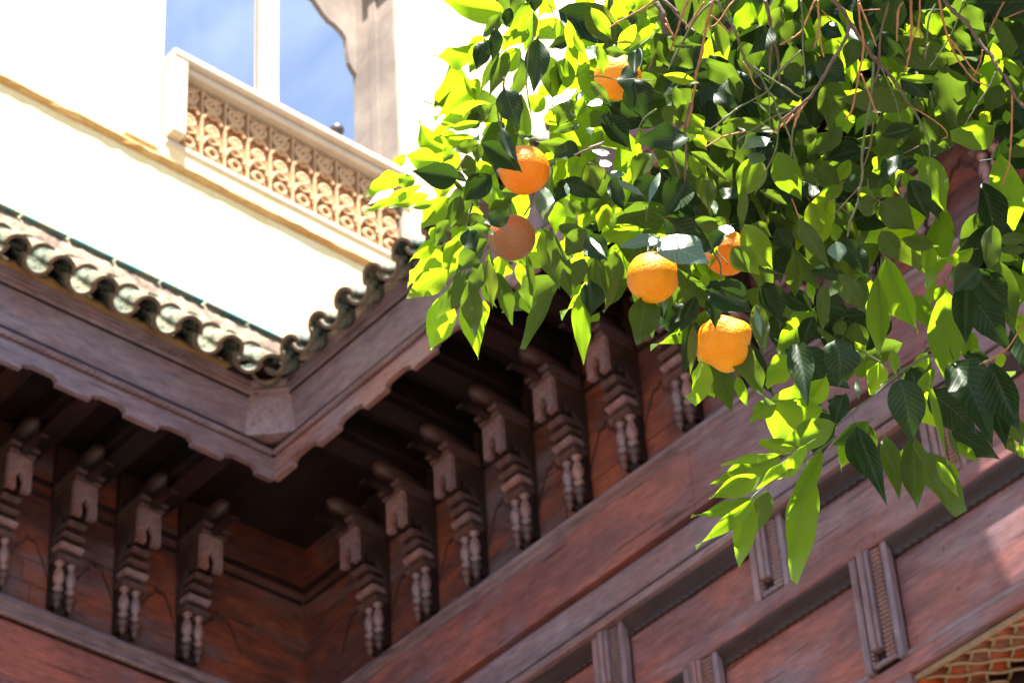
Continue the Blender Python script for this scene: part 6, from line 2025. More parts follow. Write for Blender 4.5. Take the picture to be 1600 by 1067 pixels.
# ---------------------------------------------------------------- ground
m_, nt_, b_, o_ = newmat('courtyard_paving')
bt = nt_.nodes.new('ShaderNodeTexBrick'); bt.inputs['Scale'].default_value = 3.
bt.inputs['Color1'].default_value = (.13, .105, .08, 1); bt.inputs['Color2'].default_value = (.09, .072, .055, 1)
bt.inputs['Mortar'].default_value = (.12, .10, .08, 1)
t_ = nt_.nodes.new('ShaderNodeTexCoord'); nt_.links.new(t_.outputs['Object'], bt.inputs['Vector'])
nt_.links.new(bt.outputs['Color'], b_.inputs['Base Color']); b_.inputs['Roughness'].default_value = .7
bm = bmesh.new()
v = [bm.verts.new((x, y, -10.1)) for x, y in ((-600, -600), (600, -600), (600, 600), (-600, 600))]
bm.faces.new(v)
tag(put('ground', finish(bm, 'ground', m_)), kind='structure')

# ---------------------------------------------------------------- wooden walls (one per wing)
def add(parent, name, fn, mat, smooth=False, label=None):
    bm = bmesh.new(); fn(bm)
    o = put(name, finish(bm, name, mat, smooth), parent)
    if label: o['label'] = label
    return o

wallA = empty('carved_wooden_wall')
tag(wallA, 'dark cedar wall at lower left, with carved corbels beneath the left eave', 'wall')
wallB = empty('carved_wooden_wall')
tag(wallB, 'long reddish cedar wall with framed panels and corbels behind the orange tree', 'wall')

def frieze(parent, W, s1, mat):
    # frieze boards behind the corbels: horizontal boards, each its own plank, slightly uneven
    zs = [-.745, -.60, -.47, -.33, -.19, -.05, .12, .36]
    for i, (a, b) in enumerate(zip(zs, zs[1:])):
        s = -.036 if W is WA else .001
        while s < s1:
            e = min(s1, s + random.uniform(1.3, 2.2))
            if s1 - e < .4: e = s1
            d = random.uniform(-.004, .003)
            add(parent, 'plank', lambda bm: bbox(bm, W, s + .0015, e - .0015, -.04 if s > .1 else -.039, d, a + .001, b - .001, .002), mat)
            s = e

def frieze_groove(parent, W, c, half, mat):
    # broken pointed line carved between two corbels: thin dark fillets standing in a groove
    pts = [(c - half, -.52), (c - half * .82, -.475), (c - half * .62, -.40), (c - half * .40, -.365), (c - half * .10, -.345), (c, -.335),
           (c + half * .12, -.375), (c + half * .35, -.41), (c + half * .6, -.455), (c + half * .85, -.50), (c + half, -.515)]
    def f(bm):
        pts[:] = [(a + random.uniform(-.006, .006), b + (.012 if i % 2 else -.008)) for i, (a, b) in enumerate(pts)]
        for (a, za), (b, zb) in zip(pts, pts[1:]):
            w = .0075 + random.uniform(0, .003)
            prism_u(bm, W, [(a, za - w), (b, zb - w), (b, zb + w), (a, za + w)], .002, .006)
    add(parent, 'carved_line', f, MAT['corbel_dark'])

# corbel, built once per wing in the frame of that wing, centred on s = 0
def corbel_parts(W):
    P = []
    def part(name, fn, mat, smooth=False):
        bm = bmesh.new(); fn(bm); P.append((name, finish(bm, name, mat, smooth)))
    part('back_board', lambda bm: bbox(bm, W, -.066, .066, .005, .040, -.46, .27), MAT['corbel_dark'])
    def cheek(bm):
        prism_s(bm, W, [(.035, -.45), (.055, -.45), (.06, -.36), (.085, -.30), (.12, -.24), (.16, -.22), (.16, -.06), (.035, -.06)], -.045, .045)
    part('bracket_body', cheek, MAT['dark_-'])
    def nose(bm):
        rings = []
        for i in range(13):
            t = i / 12
            u = .035 + t * .325
            r = 1.0
            if t > .70: r = math.sqrt(max(0.0004, 1 - ((t - .70) / .30) ** 2))
            cz, h, w = .055 + .02 * t, (.044 + .014 * t) * r, (.042 + .008 * t) * r
            rings.append([W(w * math.cos(a) * (1 if abs(math.cos(a)) < .9 else .97), u, cz + h * math.sin(a)) for a in [2 * PI * k / 14 for k in range(14)]])
        ring_prism(bm, rings)
    part('rounded_beam_end', nose, MAT['corbel_dark'], True)
    def nib(bm):
        prism_s(bm, W, [(.0, -.062), (.25, -.062), (.30, -.05), (.385, -.055), (.425, -.075), (.43, -.062), (.40, -.035), (.31, -.015), (.25, -.002), (.0, -.002)], -.022, .022)
    part('curled_nib', nib, MAT['dark_-'])
    def cap(bm):
        bbox(bm, W, -.082, .082, .036, .262, -.035, -.006, .008)
        bbox(bm, W, -.074, .074, .036, .242, -.066, -.036, .010)
    part('cap_moulding', cap, MAT['corbel'])
    def arch(bm):
        w = .066; n = 7
        # pointed slot in the front board, two prongs left below
        slot = [(.020, -.268), (.021, -.222), (.024, -.205), (.017, -.186), (.008, -.172), (0, -.158)]
        prof = [(-w, -.262), (-.020, -.268)] + [(-a, b) for a, b in slot[1:]] + [(a, b) for a, b in slot[::-1][1:]] + [(w, -.262), (w, -.067), (-w, -.067)]
        prism_u(bm, W, prof, .195, .224)
    part('pierced_front', arch, MAT['corbel_light'])
    for sg in (-1, 1):
        def side(bm):
            prof = [(.194, -.067), (.194, -.258), (.168, -.256), (.163, -.215), (.150, -.185), (.136, -.215), (.128, -.232), (.112, -.235),
                    (.10, -.215), (.082, -.245), (.07, -.262), (.05, -.28), (.036, -.30), (.036, -.067)]
            prism_s(bm, W, prof, sg * .047, sg * .066)
        part('pierced_side', side, MAT['corbel_dark'])
    for (u1, z0, z1, w, mt_) in ((.165, -.290, -.262, .052, 'corbel'), (.122, -.316, -.298, .048, 'dark_-'), (.142, -.348, -.322, .062, 'corbel'), (.098, -.372, -.352, .050, 'dark_-'),
                                 (.128, -.408, -.378, .066, 'corbel_light'), (.088, -.430, -.412, .052, 'dark_-'), (.112, -.468, -.436, .070, 'corbel')):
        def mo(bm):
            prism_s(bm, W, [(.030, z0), (u1 - .022, z0), (u1 - .006, z0 + .010), (u1, z0 + .018), (u1, z1 - .006), (u1 - .012, z1), (.030, z1)], -w, w)
        part('moulding', mo, MAT[mt_])
    for sg in (-1, 1):
        def col(bm):
            prof = [(.026, -.462), (.027, -.480), (.016, -.488), (.012, -.500), (.021, -.514), (.029, -.548), (.028, -.580), (.015, -.606), (.014, -.612),
                    (.027, -.618), (.028, -.630), (.015, -.638), (.018, -.648)]
            lathe(bm, W, sg * .034, .064, prof)
        part('colonette', col, MAT['corbel_light'], True)
        def knob(bm):
            lathe(bm, W, sg * .036, .066, [(.012, -.648), (.030, -.660), (.033, -.674), (.028, -.688), (.015, -.696), (.022, -.706), (.022, -.716), (.012, -.730), (.001, -.742)])
        part('pendant_knob', knob, MAT['corbel'], True)
    part('foot_block', lambda bm: (bbox(bm, W, -.060, .060, .004, .045, -.715, -.470), prism_s(bm, W, [(.004, -.742), (.02, -.742), (.045, -.72), (.004, -.716)], -.03, .03)), MAT['dark_-'])
    return P

def corbel_row(parent, W, positions, isA):
    parts = corbel_parts(W)
    for s in positions:
        e = put('corbel', parts[0][1], parent)
        e.location = W(s, 0, 0)
        for n, me in parts[1:]:
            put(n, me, e)

posA = [.755 + .382 * k for k in range(8)]
posB = [.665 + .381 * k for k in range(15)]

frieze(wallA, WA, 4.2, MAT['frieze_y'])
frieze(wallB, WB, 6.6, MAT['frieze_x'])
corbel_row(wallA, WA, posA, True)
corbel_row(wallB, WB, posB, False)
for W, parent, pos in ((WA, wallA, posA), (WB, wallB, posB)):
    for a, b in zip([pos[0] - .38] + pos, pos):
        frieze_groove(parent, W, (a + b) / 2, .125 if a > .4 else .15, MAT['dark_-'])
    for i_, (z0, z1, u1) in enumerate(((.00, .03, .018), (-.075, -.055, .012))):
        add(parent, 'fillet', lambda bm: bbox(bm, W, .02, pos[-1] + .2, .004, u1, z0, z1, .003), MAT['dark_-'])

# left wall below the frieze
add(wallA, 'moulding', lambda bm: prism_s(bm, WA, [(-.04, -.83), (.018, -.83), (.026, -.805), (.046, -.790), (.046, -.772), (.030, -.758), (.030, -.747), (-.04, -.747)], .05, 4.2), MAT['pale_y'])
add(wallA, 'rope_moulding', lambda bm: rope(bm, WA, .05, 4.2, .022, -.846, .014), MAT['pale_y'], True)
for i in range(5):
    z1 = -.866 - .30 * i
    add(wallA, 'plank', lambda bm: bbox(bm, WA, .0, 4.2, -.04, random.uniform(-.003, .003), z1 - .298, z1, .003), MAT['cedar_y'])
add(wallA, 'lower_wall', lambda bm: box(bm, WA, -.30, 4.2, -.30, -.042, -10.1, .445), MAT['cedar_y'])
add(wallA, 'lower_wall', lambda bm: box(bm, WA, .0, 4.2, -.041, -.002, -10.1, -2.37), MAT['cedar_y'])

# right wall: mouldings, bands, framed panels
add(wallB, 'moulding', lambda bm: prism_s(bm, WB, [(-.04, -.806), (.012, -.806), (.020, -.795), (.046, -.782), (.050, -.764), (.034, -.752), (.028, -.738), (.010, -.747), (-.04, -.747)], .05, 6.6), MAT['pale_x'])
s = 0.
for e in (.99, 2.9, 4.9, 6.6):
    add(wallB, 'plank', lambda bm: bbox(bm, WB, s + .001, e - .001, -.04, .012 + random.uniform(-.001, .002), -1.158, -.807, .002), MAT['cedar_x']); s = e
def stack(bm):
    prism_s(bm, WB, [(-.04, -1.372), (.030, -1.372), (.034, -1.36), (.026, -1.23), (.012, -1.215), (.004, -1.196), (-.034, -1.194), (-.034, -1.159), (-.04, -1.159)], .0, 6.6)
add(wallB, 'moulding', stack, MAT['pale_x'])
add(wallB, 'moulding', lambda bm: prism_s(bm, WB, [(-.04, -1.405), (.050, -1.405), (.056, -1.398), (.056, -1.390), (.040, -1.382), (.014, -1.380), (.014, -1.373), (-.04, -1.373)], .0, 6.6), MAT['pale_x'])
add(wallB, 'moulding', lambda bm: prism_s(bm, WB, [(-.04, -1.470), (.060, -1.470), (.072, -1.455), (.072, -1.440), (.052, -1.430), (.022, -1.425), (.022, -1.406), (-.04, -1.406)], .0, 6.6), MAT['pale_x'])
# rail between panel rows and bottom rail
add(wallB, 'rail', lambda bm: bbox(bm, WB, .0, 6.6, -.04, .036, -1.925, -1.838, .008), MAT['cedar_x'])
add(wallB, 'rail', lambda bm: bbox(bm, WB, .0, 6.6, -.04, .006, -2.552, -2.485, .004), MAT['cedar_x'])

def panel_row(z0, z1, stiles, w):
    edges = []
    prev = .0
    for c in stiles:
        edges.append((prev, c - w)); prev = c + w
    edges.append((prev, 6.6))
    for a, b in edges:
        add(wallB, 'panel', lambda bm: bbox(bm, WB, a, b, -.04, random.uniform(-.026, -.020), z0 + .001, z1 - .001, .002), MAT['cedar_x'])
        # cove and rope at the top of the panel, flat fillet round it
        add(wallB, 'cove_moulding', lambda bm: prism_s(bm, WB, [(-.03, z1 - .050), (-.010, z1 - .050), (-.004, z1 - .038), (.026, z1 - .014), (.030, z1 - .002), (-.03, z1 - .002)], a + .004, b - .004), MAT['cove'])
        add(wallB, 'rope_moulding', lambda bm: rope(bm, WB, a + .01, b - .01, -.012, z1 - .064, .015, .045), MAT['cove'], True)
        add(wallB, 'fillet', lambda bm: (bbox(bm, WB, a + .002, b - .002, -.03, .004, z0 + .001, z0 + .028, .003),), MAT['pale_x'])
    for c in stiles:
        hb = .085                       # the hollow foot
        st = add(wallB, 'stile', lambda bm: bbox(bm, WB, c - w, c - w + .034, -.01, .034, z0 + .001, z1 - .001, .004), MAT['pale_z'])
        add(st, 'edge_strip', lambda bm: bbox(bm, WB, c + w - .030, c + w, -.01, .026, z0 + .001, z1 - .001, .004), MAT['pale_z'])
        add(st, 'raised_bead', lambda bm: (bbox(bm, WB, c - .040, c - .012, -.008, .052, z0 + hb, z1 - .001, .006), bbox(bm, WB, c - .008, c + .010, -.008, .044, z0 + hb, z1 - .001, .006)), MAT['pale_z'])
        add(st, 'hollow', lambda bm: prism_s(bm, WB, [(-.01, z0 + .001), (.004, z0 + .001), (.004, z0 + hb - .02), (-.004, z1 - .002), (-.01, z1 - .002)], c - w + .039, c + w - .031), MAT['dark_z'])
        def beads(bm):
            z = z0 + .03
            while z < z1 - .02:
                prism_s(bm, WB, [(.002, z), (.030, z + .004), (.040, z + .012), (.026, z + .019), (.002, z + .019)], c + .022, c + w - .032)
                z += .0215
        add(st, 'beaded_strip', beads, MAT['pale_z']).__setitem__('kind', 'stuff')
        def beads(bm):
            z = z0 + .03
            while z < z1 - .02:
                prism_s(bm, WB, [(.002, z), (.028, z + .004), (.036, z + .012), (.024, z + .019), (.002, z + .019)], c - w + .040, c - .046)
                z += .0215
        add(st, 'beaded_strip', beads, MAT['pale_z']).__setitem__('kind', 'stuff')
        add(st, 'foot_rope', lambda bm: rope(bm, WB, c - w + .042, c + w - .034, .022, z0 + .022, .012, .03), MAT['pale_x'], True)
panel_row(-1.838, -1.471, [.25, 1.27, 2.285, 3.300, 4.315, 5.33], .098)
panel_row(-2.485, -1.926, [.76, 1.80, 2.835, 3.835, 4.85, 5.54], .100)
add(wallB, 'backing_wall', lambda bm: (box(bm, WB, .0, 6.6, -.30, -.042, -2.495, .444),), MAT['cedar_x'])
add(wallB, 'lower_wall', lambda bm: box(bm, WB, .0, 3.93, -.30, .0, -10.1, -2.553), MAT['cedar_x'])
add(wallB, 'lower_wall', lambda bm: box(bm, WB, 6.0, 6.6, -.30, .0, -10.1, -2.553), MAT['cedar_x'])

# latticed soffit of the gallery behind the right wall
lat = empty('lattice_soffit')
tag(lat, 'pale wavy wooden lattice over dark red boards at the lower right corner', 'lattice')
MAT['lattice'] = plainmat('pale_lattice_wood', [(.3, (.19, .12, .065)), (.7, (.30, .20, .11))], 30)
MAT['redb'] = plainmat('orange_red_board', [(.3, (.30, .045, .012)), (.7, (.48, .09, .018))], 14, .4)
MAT['darkb'] = plainmat('dark_red_board', [(.3, (.16, .04, .02)), (.7, (.28, .08, .04))], 14, .4)
L0 = WL
def wavy(bm, p0, d, n, side):
    pts = []
    for i in range(n * 6 + 1):
        t = i / 6.0
        q = p0 + d * t + side * (.007 * math.sin(PI * t))
        pts.append(q)
    sweep(bm, pts, .0055, 6)
x0, y0, x1, y1, zz = 3.96, .045, 5.9, .345, -2.572
stp = .0575
def clipline(p, d):
    ts = []
    lo, hi = -1e9, 1e9
    for k, (a, b) in enumerate(((x0, x1), (y0, y1))):
        t1, t2 = (a - p[k]) / d[k], (b - p[k]) / d[k]
        lo = max(lo, min(t1, t2)); hi = min(hi, max(t1, t2))
    return lo, hi
k = 0
for sg in (1, -1):
    d = Vector((stp, sg * stp, 0))
    c = (x0 - y1) if sg == 1 else (x0 + y0)
    cend = (x1 - y0) if sg == 1 else (x1 + y1)
    i = int(c / (2 * stp)) 
    while i * 2 * stp < cend:
        base = Vector((i * 2 * stp, 0, zz - .006 * sg))
        lo, hi = clipline(base, d)
        if hi - lo > .4:
            def f(bm):
                pts = []
                n = max(2, int((hi - lo) * 6))
                for j in range(n + 1):
                    t = lo + (hi - lo) * j / n
                    pts.append(base + d * t + Vector((-sg, 1, 0)).normalized() * .0075 * math.sin(PI * t))
                sweep(bm, pts, .0075, 6)
            add(lat, 'lattice_bar', f, MAT['lattice'], True)
        i += 1
# boards above the lattice cells, alternately orange red and dark red
for r_, nm in ((0, 'redb'), (1, 'darkb')):
    def f(bm):
        i0 = int((x0) / stp) - 8
        for i in range(i0, i0 + 60):
            for j in range(-40, 60):
                cx, cy = (i + .5) * 2 * stp * .5 + 0, (j + .5) * 2 * stp * .5
                if (i + j) % 2: continue
                if ((i - j) // 2 + (i // 3)) % 2 != r_: continue
                cx, cy = i * stp + stp, j * stp
                if not (x0 + .0 < cx < x1 and y0 < cy < y1): continue
                q = stp * .93
                ring_prism(bm, [[Vector((cx + q * a, cy + q * b, z)) for a, b in ((1, 0), (0, 1), (-1, 0), (0, -1))] for z in (zz + .030, zz + .042)])
    tag(add(lat, 'backing_board', f, MAT[nm]), kind='stuff')
add(lat, 'frame_bar', lambda bm: box(bm, L0, x0 - .03, x1, y0 - .02, y0 - .004, zz - .008, zz + .012), MAT['lattice'])
add(lat, 'frame_bar', lambda bm: box(bm, L0, x0 - .03, x1, y1 + .004, y1 + .12, zz - .06, zz + .10), MAT['dark_x'])
add(lat, 'frame_bar', lambda bm: box(bm, L0, x0 - .029, x0 - .004, y0 - .003, y1 + .003, zz - .02, zz + .06), MAT['redb'])
add(lat, 'soffit_board', lambda bm: box(bm, L0, x0 - .028, x1, y0 - .001, 1.8, zz + .044, zz + .07), MAT['dark_x'])

# ---------------------------------------------------------------- eaves
eaveA = empty('tiled_eave'); tag(eaveA, 'left eave of green glazed tiles over a rope-edged wooden fascia below the white wall', 'eave')
eaveB = empty('tiled_eave'); tag(eaveB, 'right eave of glazed tiles running up behind the orange tree leaves', 'eave')
D0 = .78

def valance(parent, W, s0, s1, cuts, mat):
    # lower board of the fascia with a stepped cut-out in front of every beam end
    half = .100
    pts = [(s0, -.052)]
    for c in cuts:
        pts += [(c - half, -.052), (c - half, -.020), (c - half + .014, -.020), (c - half + .014, -.006), (c + half - .050, -.004), (c + half - .050, -.014), (c + half - .018, -.014), (c + half - .018, -.024), (c + half, -.024), (c + half, -.052)]
    pts += [(s1, -.052), (s1, .088), (s0, .088)]
    add(parent, 'scalloped_valance', lambda bm: prism_u(bm, W, pts, D0 - .03, D0), mat)

def eave(parent, W, s1, cuts, ax, deck_hole=None):
    s0 = D0
    valance(parent, W, D0, s1, cuts, MAT['pale_' + ax])
    mu = D0 + .006
    add(parent, 'rope_moulding', lambda bm: rope(bm, W, s0 + .02, s1, D0 + .010, .104, .0150, .036), MAT['pale_' + ax], True)
    add(parent, 'groove', lambda bm: box(bm, W, s0 + .01, s1, D0 + .0005, D0 + .003, .0885, .1175), MAT['dark_' + ax])
    add(parent, 'fillet', lambda bm: bbox(bm, W, s0, s1, D0 - .03, D0 + .010, .118, .134, .004), MAT['pale_' + ax])
    add(parent, 'fillet', lambda bm: bbox(bm, W, s0, s1, D0 - .03, D0 + .004, .072, .091, .003) if False else bbox(bm, W, s0, s1, D0 - .03, D0 + .004, .136, .158, .006), MAT['dark_' + ax])
    # fascia boards, slightly leaning out
    s = s0
    while s < s1:
        e = min(s1, s + random.uniform(1.6, 2.4))
        if s1 - e < .5: e = s1
        add(parent, 'fascia_board', lambda bm: prism_s(bm, W, [(D0 - .03, .159), (D0 - .002, .159), (D0 + .030, .385), (D0 - .03, .385)], s + .001, e - .001), MAT['pale_' + ax]); s = e
    add(parent, 'top_moulding', lambda bm: (prism_s(bm, W, [(D0 - .03, .386), (D0 + .034, .386), (D0 + .048, .398), (D0 + .048, .408), (D0 + .036, .414), (D0 + .060, .438), (D0 + .066, .452), (D0 - .03, .452)], s0, 5.54 if W is WB else s1)), MAT['pale_' + ax])  # right moulding stops short at the sun gap
    add(parent, 'groove', lambda bm: box(bm, W, s0 + .04, s1, D0 + .0275, D0 + .0325, .372, .3855), MAT['dark_' + ax])
    add(parent, 'rope_moulding', lambda bm: rope(bm, W, s0 + .03, 5.54 if W is WB else s1, D0 + .044, .424, .012, .034), MAT['pale_' + ax], True)
    # soffit boards and beams
    def sof(bm):
        uu = D0 - .031
        pl = [(.7495 if W is WA else .02, .002), (s1, .002), (s1, uu)] + ([(6.02, uu), (6.02, .625), (5.28, .625), (5.56, uu)] if W is WB else []) + [(.7495 if W is WA else .02, uu)]  # unseen gap cut in the right soffit so a sun patch reaches the wall
        ring_prism(bm, [[W(s, u, z) for s, u in pl] for z in (.285, .31)])
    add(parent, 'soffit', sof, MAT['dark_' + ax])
    for c in cuts:
        if W is WB and 5.2 < c < 6.05: continue  # beams left out at the added sun gap
        def f(bm):
            prism_u(bm, W, [(c - .088, .284), (c - .088, .15), (c - .060, .15), (c - .060, .10), (c + .060, .10), (c + .060, .15), (c + .088, .15), (c + .088, .284)], .006, D0 - .032)
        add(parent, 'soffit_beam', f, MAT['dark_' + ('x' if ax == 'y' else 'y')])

cutsA = [.985 + .392 * k for k in range(8)]
cutsA = [c for c in cutsA if c < 3.9]
cutsB = [1.035 + .372 * k for k in range(15)]
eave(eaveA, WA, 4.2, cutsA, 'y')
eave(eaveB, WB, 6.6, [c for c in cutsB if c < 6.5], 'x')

# chamfer piece across the inner corner
chm = Vector((1, -1, 0)).normalized(); chs = Vector((1, 1, 0)).normalized()
cc = Vector((.866, -.866, 0))
WC = lambda s, u, z: cc + chs * s + chm * u + Vector((0, 0, z))
add(eaveA, 'chamfer_board', lambda bm: prism_s(bm, WC, [(-.08, .150), (.0, .150), (.004, .165), (.026, .385), (-.08, .385)], -.145, .145), MAT['pale_-'])
add(eaveA, 'chamfer_moulding', lambda bm: prism_s(bm, WC, [(-.08, .386), (.030, .386), (.044, .398), (.044, .410), (.034, .416), (.056, .438), (.060, .452), (-.08, .452)], -.150, .150), MAT['pale_-'])

add(eaveA, 'corner_board', lambda bm: ring_prism(bm, [[Vector((x, y, z)) for x, y in ((.30, -.30), (.83, -.30), (1.14, -.84), (.84, -1.14), (.30, -.83))] for z in (.4535, .4575)]), MAT['dark_-'])
# roof tiles
def tile_mesh(name, r0, r1, L, th, up):
    bm = bmesh.new(); n = 14
    rings = []
    for (y, r) in ((0, r0), (.012, r0), (L, r1)):
        o = []
        for k in range(n + 1):
            a = PI * k / n
            o.append((r * math.cos(a), y, r * math.sin(a) * up))
        i = []
        for k in range(n, -1, -1):
            a = PI * k / n
            i.append(((r - th) * math.cos(a), y, (r - th) * math.sin(a) * up))
        rings.append([Vector(q) for q in o + i])
    vs = [[bm.verts.new(p) for p in r] for r in rings]
    m = len(vs[0])
    for ri, (a, b) in enumerate(zip(vs, vs[1:])):
        for i in range(m):
            f = bm.faces.new((a[i], a[(i + 1) % m], b[(i + 1) % m], b[i])); f.material_index = 1 if ri == 0 else 0; f.smooth = True
    def cap(v, mi):
        for k in range(n):
            f = bm.faces.new((v[k], v[k + 1], v[m - 2 - k], v[m - 1 - k])); f.material_index = mi
    cap(vs[0], 1); cap(vs[-1], 0)
    return finish(bm, name, [MAT['glaze'], MAT['rim']])
cover = tile_mesh('cover_tile', .076, .062, .34, .018, 1)
pan = tile_mesh('pan_tile', .082, .068, .34, .018, -1)

def tiles(parent, W, crest0, period, n, pitch, rows, u0=.955, z0=.468, skip=None, smin=None):
    su = (W(0, -math.cos(pitch), math.sin(pitch)) - W(0, 0, 0)).normalized()     # up the slope
    sv = (W(1, 0, 0) - W(0, 0, 0)).normalized()
    nn = sv.cross(su)
    if nn.z < 0: nn = -nn; sv = -sv
    for r in range(rows):
        for k in range(n):
            for kind in (0, 1):
                s = crest0 + period * k + (period / 2 if kind else 0)
                if skip and skip[0] < s < skip[1] and r < 2: continue
                mesh = (cover, pan)[kind]
                d = r * .27 - (.0 if kind == 0 else .012) + random.uniform(-.010, .010)
                if smin and s < smin(r): continue
                h = (-.006 if kind == 0 else 0.0) + .014 * r * 0
                p = W(s, u0 - d * math.cos(pitch), z0 + d * math.sin(pitch) + h) + nn * (.012 * (1 if r else 0))
                M = Matrix((sv, su, nn)).transposed().to_4x4()
                M = Matrix.Translation(p) @ M @ Matrix.Rotation(random.uniform(-.035, .035), 4, 'Y') @ Matrix.Rotation(random.uniform(-.03, .03), 4, 'Z')
                put('roof_tile', mesh, parent, M)
PA, PB = math.radians(46), math.radians(26)
tiles(eaveA, WA, .965, .249, 13, PA, 3, u0=.995, z0=.447, smin=lambda r: .93 - .0 * r)
tiles(eaveB, WB, .935, .2265, 25, PB, 3, u0=.965, z0=.462, skip=(5.12, 6.10), smin=lambda r: 1.0)  # skip: tiles left out, out of view, to pass the sun patch
# corner valley tiles, turned 45 degrees
for dx, mesh in ((.0, pan), (.105, cover), (-.105, cover)):
    su = Vector((-1, 1, 0)) * .707 * math.cos(PB) + Vector((0, 0, math.sin(PB))); su.normalize()
    sv = chs.copy(); nn = sv.cross(su)
    if nn.z < 0: nn = -nn; sv = -sv
    M = Matrix((sv, su, nn)).transposed().to_4x4()
    put('roof_tile', mesh, eaveA, Matrix.Translation(Vector((.965, -.965, .455)) + chs * dx) @ M)

# roof decks and mortar bed
def deck(parent, W, s0, s1, pitch, u1, u_top, mat):
    t = math.tan(pitch)
    add(parent, 'roof_deck', lambda bm: prism_s(bm, W, [(u1, .458), (u1, .475), (u_top, .475 + (u1 - u_top) * t), (u_top, .445 + (u1 - u_top) * t)], s0, s1), mat)
deck(eaveA, WA, .80, 4.2, PA, .82, .301, MAT['dark_y'])
deck(eaveB, WB, .80, 5.18, PB, .82, -.6, MAT['dark_x'])
deck(eaveB, WB, 5.181, 6.06, PB, .50, -.6, MAT['dark_x'])  # deck cut back here for the added sun gap
deck(eaveB, WB, 6.061, 6.6, PB, .82, -.6, MAT['dark_x'])
def mortar(parent, W, s0, s1, mat):
    def f(bm):
        n = int((s1 - s0) / .03); rings = []
        for i in range(n + 1):
            s = s0 + (s1 - s0) * i / n
            j = lambda a: random.uniform(-a, a)
            rings.append([W(s, .80, .453), W(s, .850 + j(.006), .455 + j(.003)), W(s, .872 + j(.010), .475 + j(.010)), W(s, .85 + j(.01), .51 + j(.01)), W(s, .80, .53)])
        ring_prism(bm, rings)
    add(parent, 'mortar_bed', f, mat, True)
mortar(eaveA, WA, .86, 4.2, MAT['ochre'])
mortar(eaveB, WB, .86, 5.18, MAT['flash'])

# ---------------------------------------------------------------- white upper wall with its window opening
up = empty('white_upper_wall'); tag(up, 'sunlit white plaster wall above the left tiled eave, with a window opening', 'wall')
XU = .3
def ybox(bm, x0, x1, y0, y1, z0, z1): box(bm, WL, x0, x1, y0, y1, z0, z1)
Y0, Y1 = -1.185, .54
ZS = 2.44
add(up, 'wall_face', lambda bm: ybox(bm, -.05, XU, -4.2, 3.4, .46, 2.25), MAT['plaster'])
add(up, 'wall_face', lambda bm: ybox(bm, -.05, XU + .002, -4.2, Y0 - .03, 2.251, 8.0), MAT['plaster'])
add(up, 'wall_face', lambda bm: ybox(bm, -.05, XU + .002, Y1, 3.4, 2.251, 8.0), MAT['plaster'])
add(up, 'wall_face', lambda bm: ybox(bm, -.05, XU + .002, Y0 - .03, Y1, 6.6, 8.0), MAT['plaster'])
add(up, 'wall_face', lambda bm: ybox(bm, -.05, XU + .001, Y0 - .029, Y1 - .001, 2.251, ZS), MAT['plaster'])
def cornice(bm):
    n = 110; rings = []
    for i in range(n + 1):
        y = -4.2 + 7.6 * i / n
        j = lambda a: random.uniform(-a, a)
        rings.append([Vector((XU + .003, y, 2.235)), Vector((XU + .022 + j(.005), y, 2.240 + j(.006))), Vector((XU + .034 + j(.004), y, 2.262 + j(.005))),
                      Vector((XU + .024 + j(.003), y, 2.280 + j(.006))), Vector((XU + .003, y, 2.292))])
    ring_prism(bm, rings)
add(up, 'cornice', cornice, plaster('shaded_ledge', (.48, .25, .09), (.66, .44, .20), 3, .5))  # orange tone: shade under the ledge put into its colour
add(up, 'pilaster', lambda bm: ybox(bm, XU + .003, XU + .03, -1.46, Y0 - .06, 2.316, 8.0), MAT['plaster'])
# jamb, impost and cusped arch plate
add(up, 'jamb', lambda bm: ybox(bm, -.09, XU - .012, Y1 - .016, Y1 - .001, ZS + .06, 6.55), MAT['shaded_reveal'])
add(up, 'jamb_strip', lambda bm: ybox(bm, .06, .13, Y1 - .034, Y1 - .017, ZS + .06, 6.55), MAT['shaded_reveal'])
add(up, 'impost', lambda bm: ybox(bm, .06, XU + .02, Y1 - .075, Y1 + .03, 4.93, 6.55), MAT['plaster'])
def cusp(bm):
    pr = [(.62, 3.0), (.5243, 3.0), (.5243, 3.62), (.523, 4.30), (.492, 4.335), (.466, 4.38), (.455, 4.47), (.444, 4.589), (.41, 4.63), (.351, 4.661), (.31, 4.665), (.263, 4.70), (.225, 4.74), (.187, 4.782),
          (.13, 4.80), (.07, 4.85), (.03, 4.93), (-.03, 4.96), (-.10, 5.02), (-.15, 5.12), (-.15, 5.5), (.62, 5.5)]
    pr = [(-s, z) for s, z in pr]
    prism_u(bm, WA, pr, -.13, -.092)
add(up, 'cusped_arch', cusp, MAT['shaded_reveal'])
add(up, 'window_post', lambda bm: bbox(bm, WA, .385, .533, .25, XU - .01, 3.09, 6.6, .012), MAT['creamwood'])
add(up, 'window_frame', lambda bm: bbox(bm, WA, .534, .541, XU - .030, XU - .012, 3.09, 6.6, .004), plainmat('red_brown_paint', [(.3, (.30, .12, .08)), (.7, (.4, .18, .12))], 8))

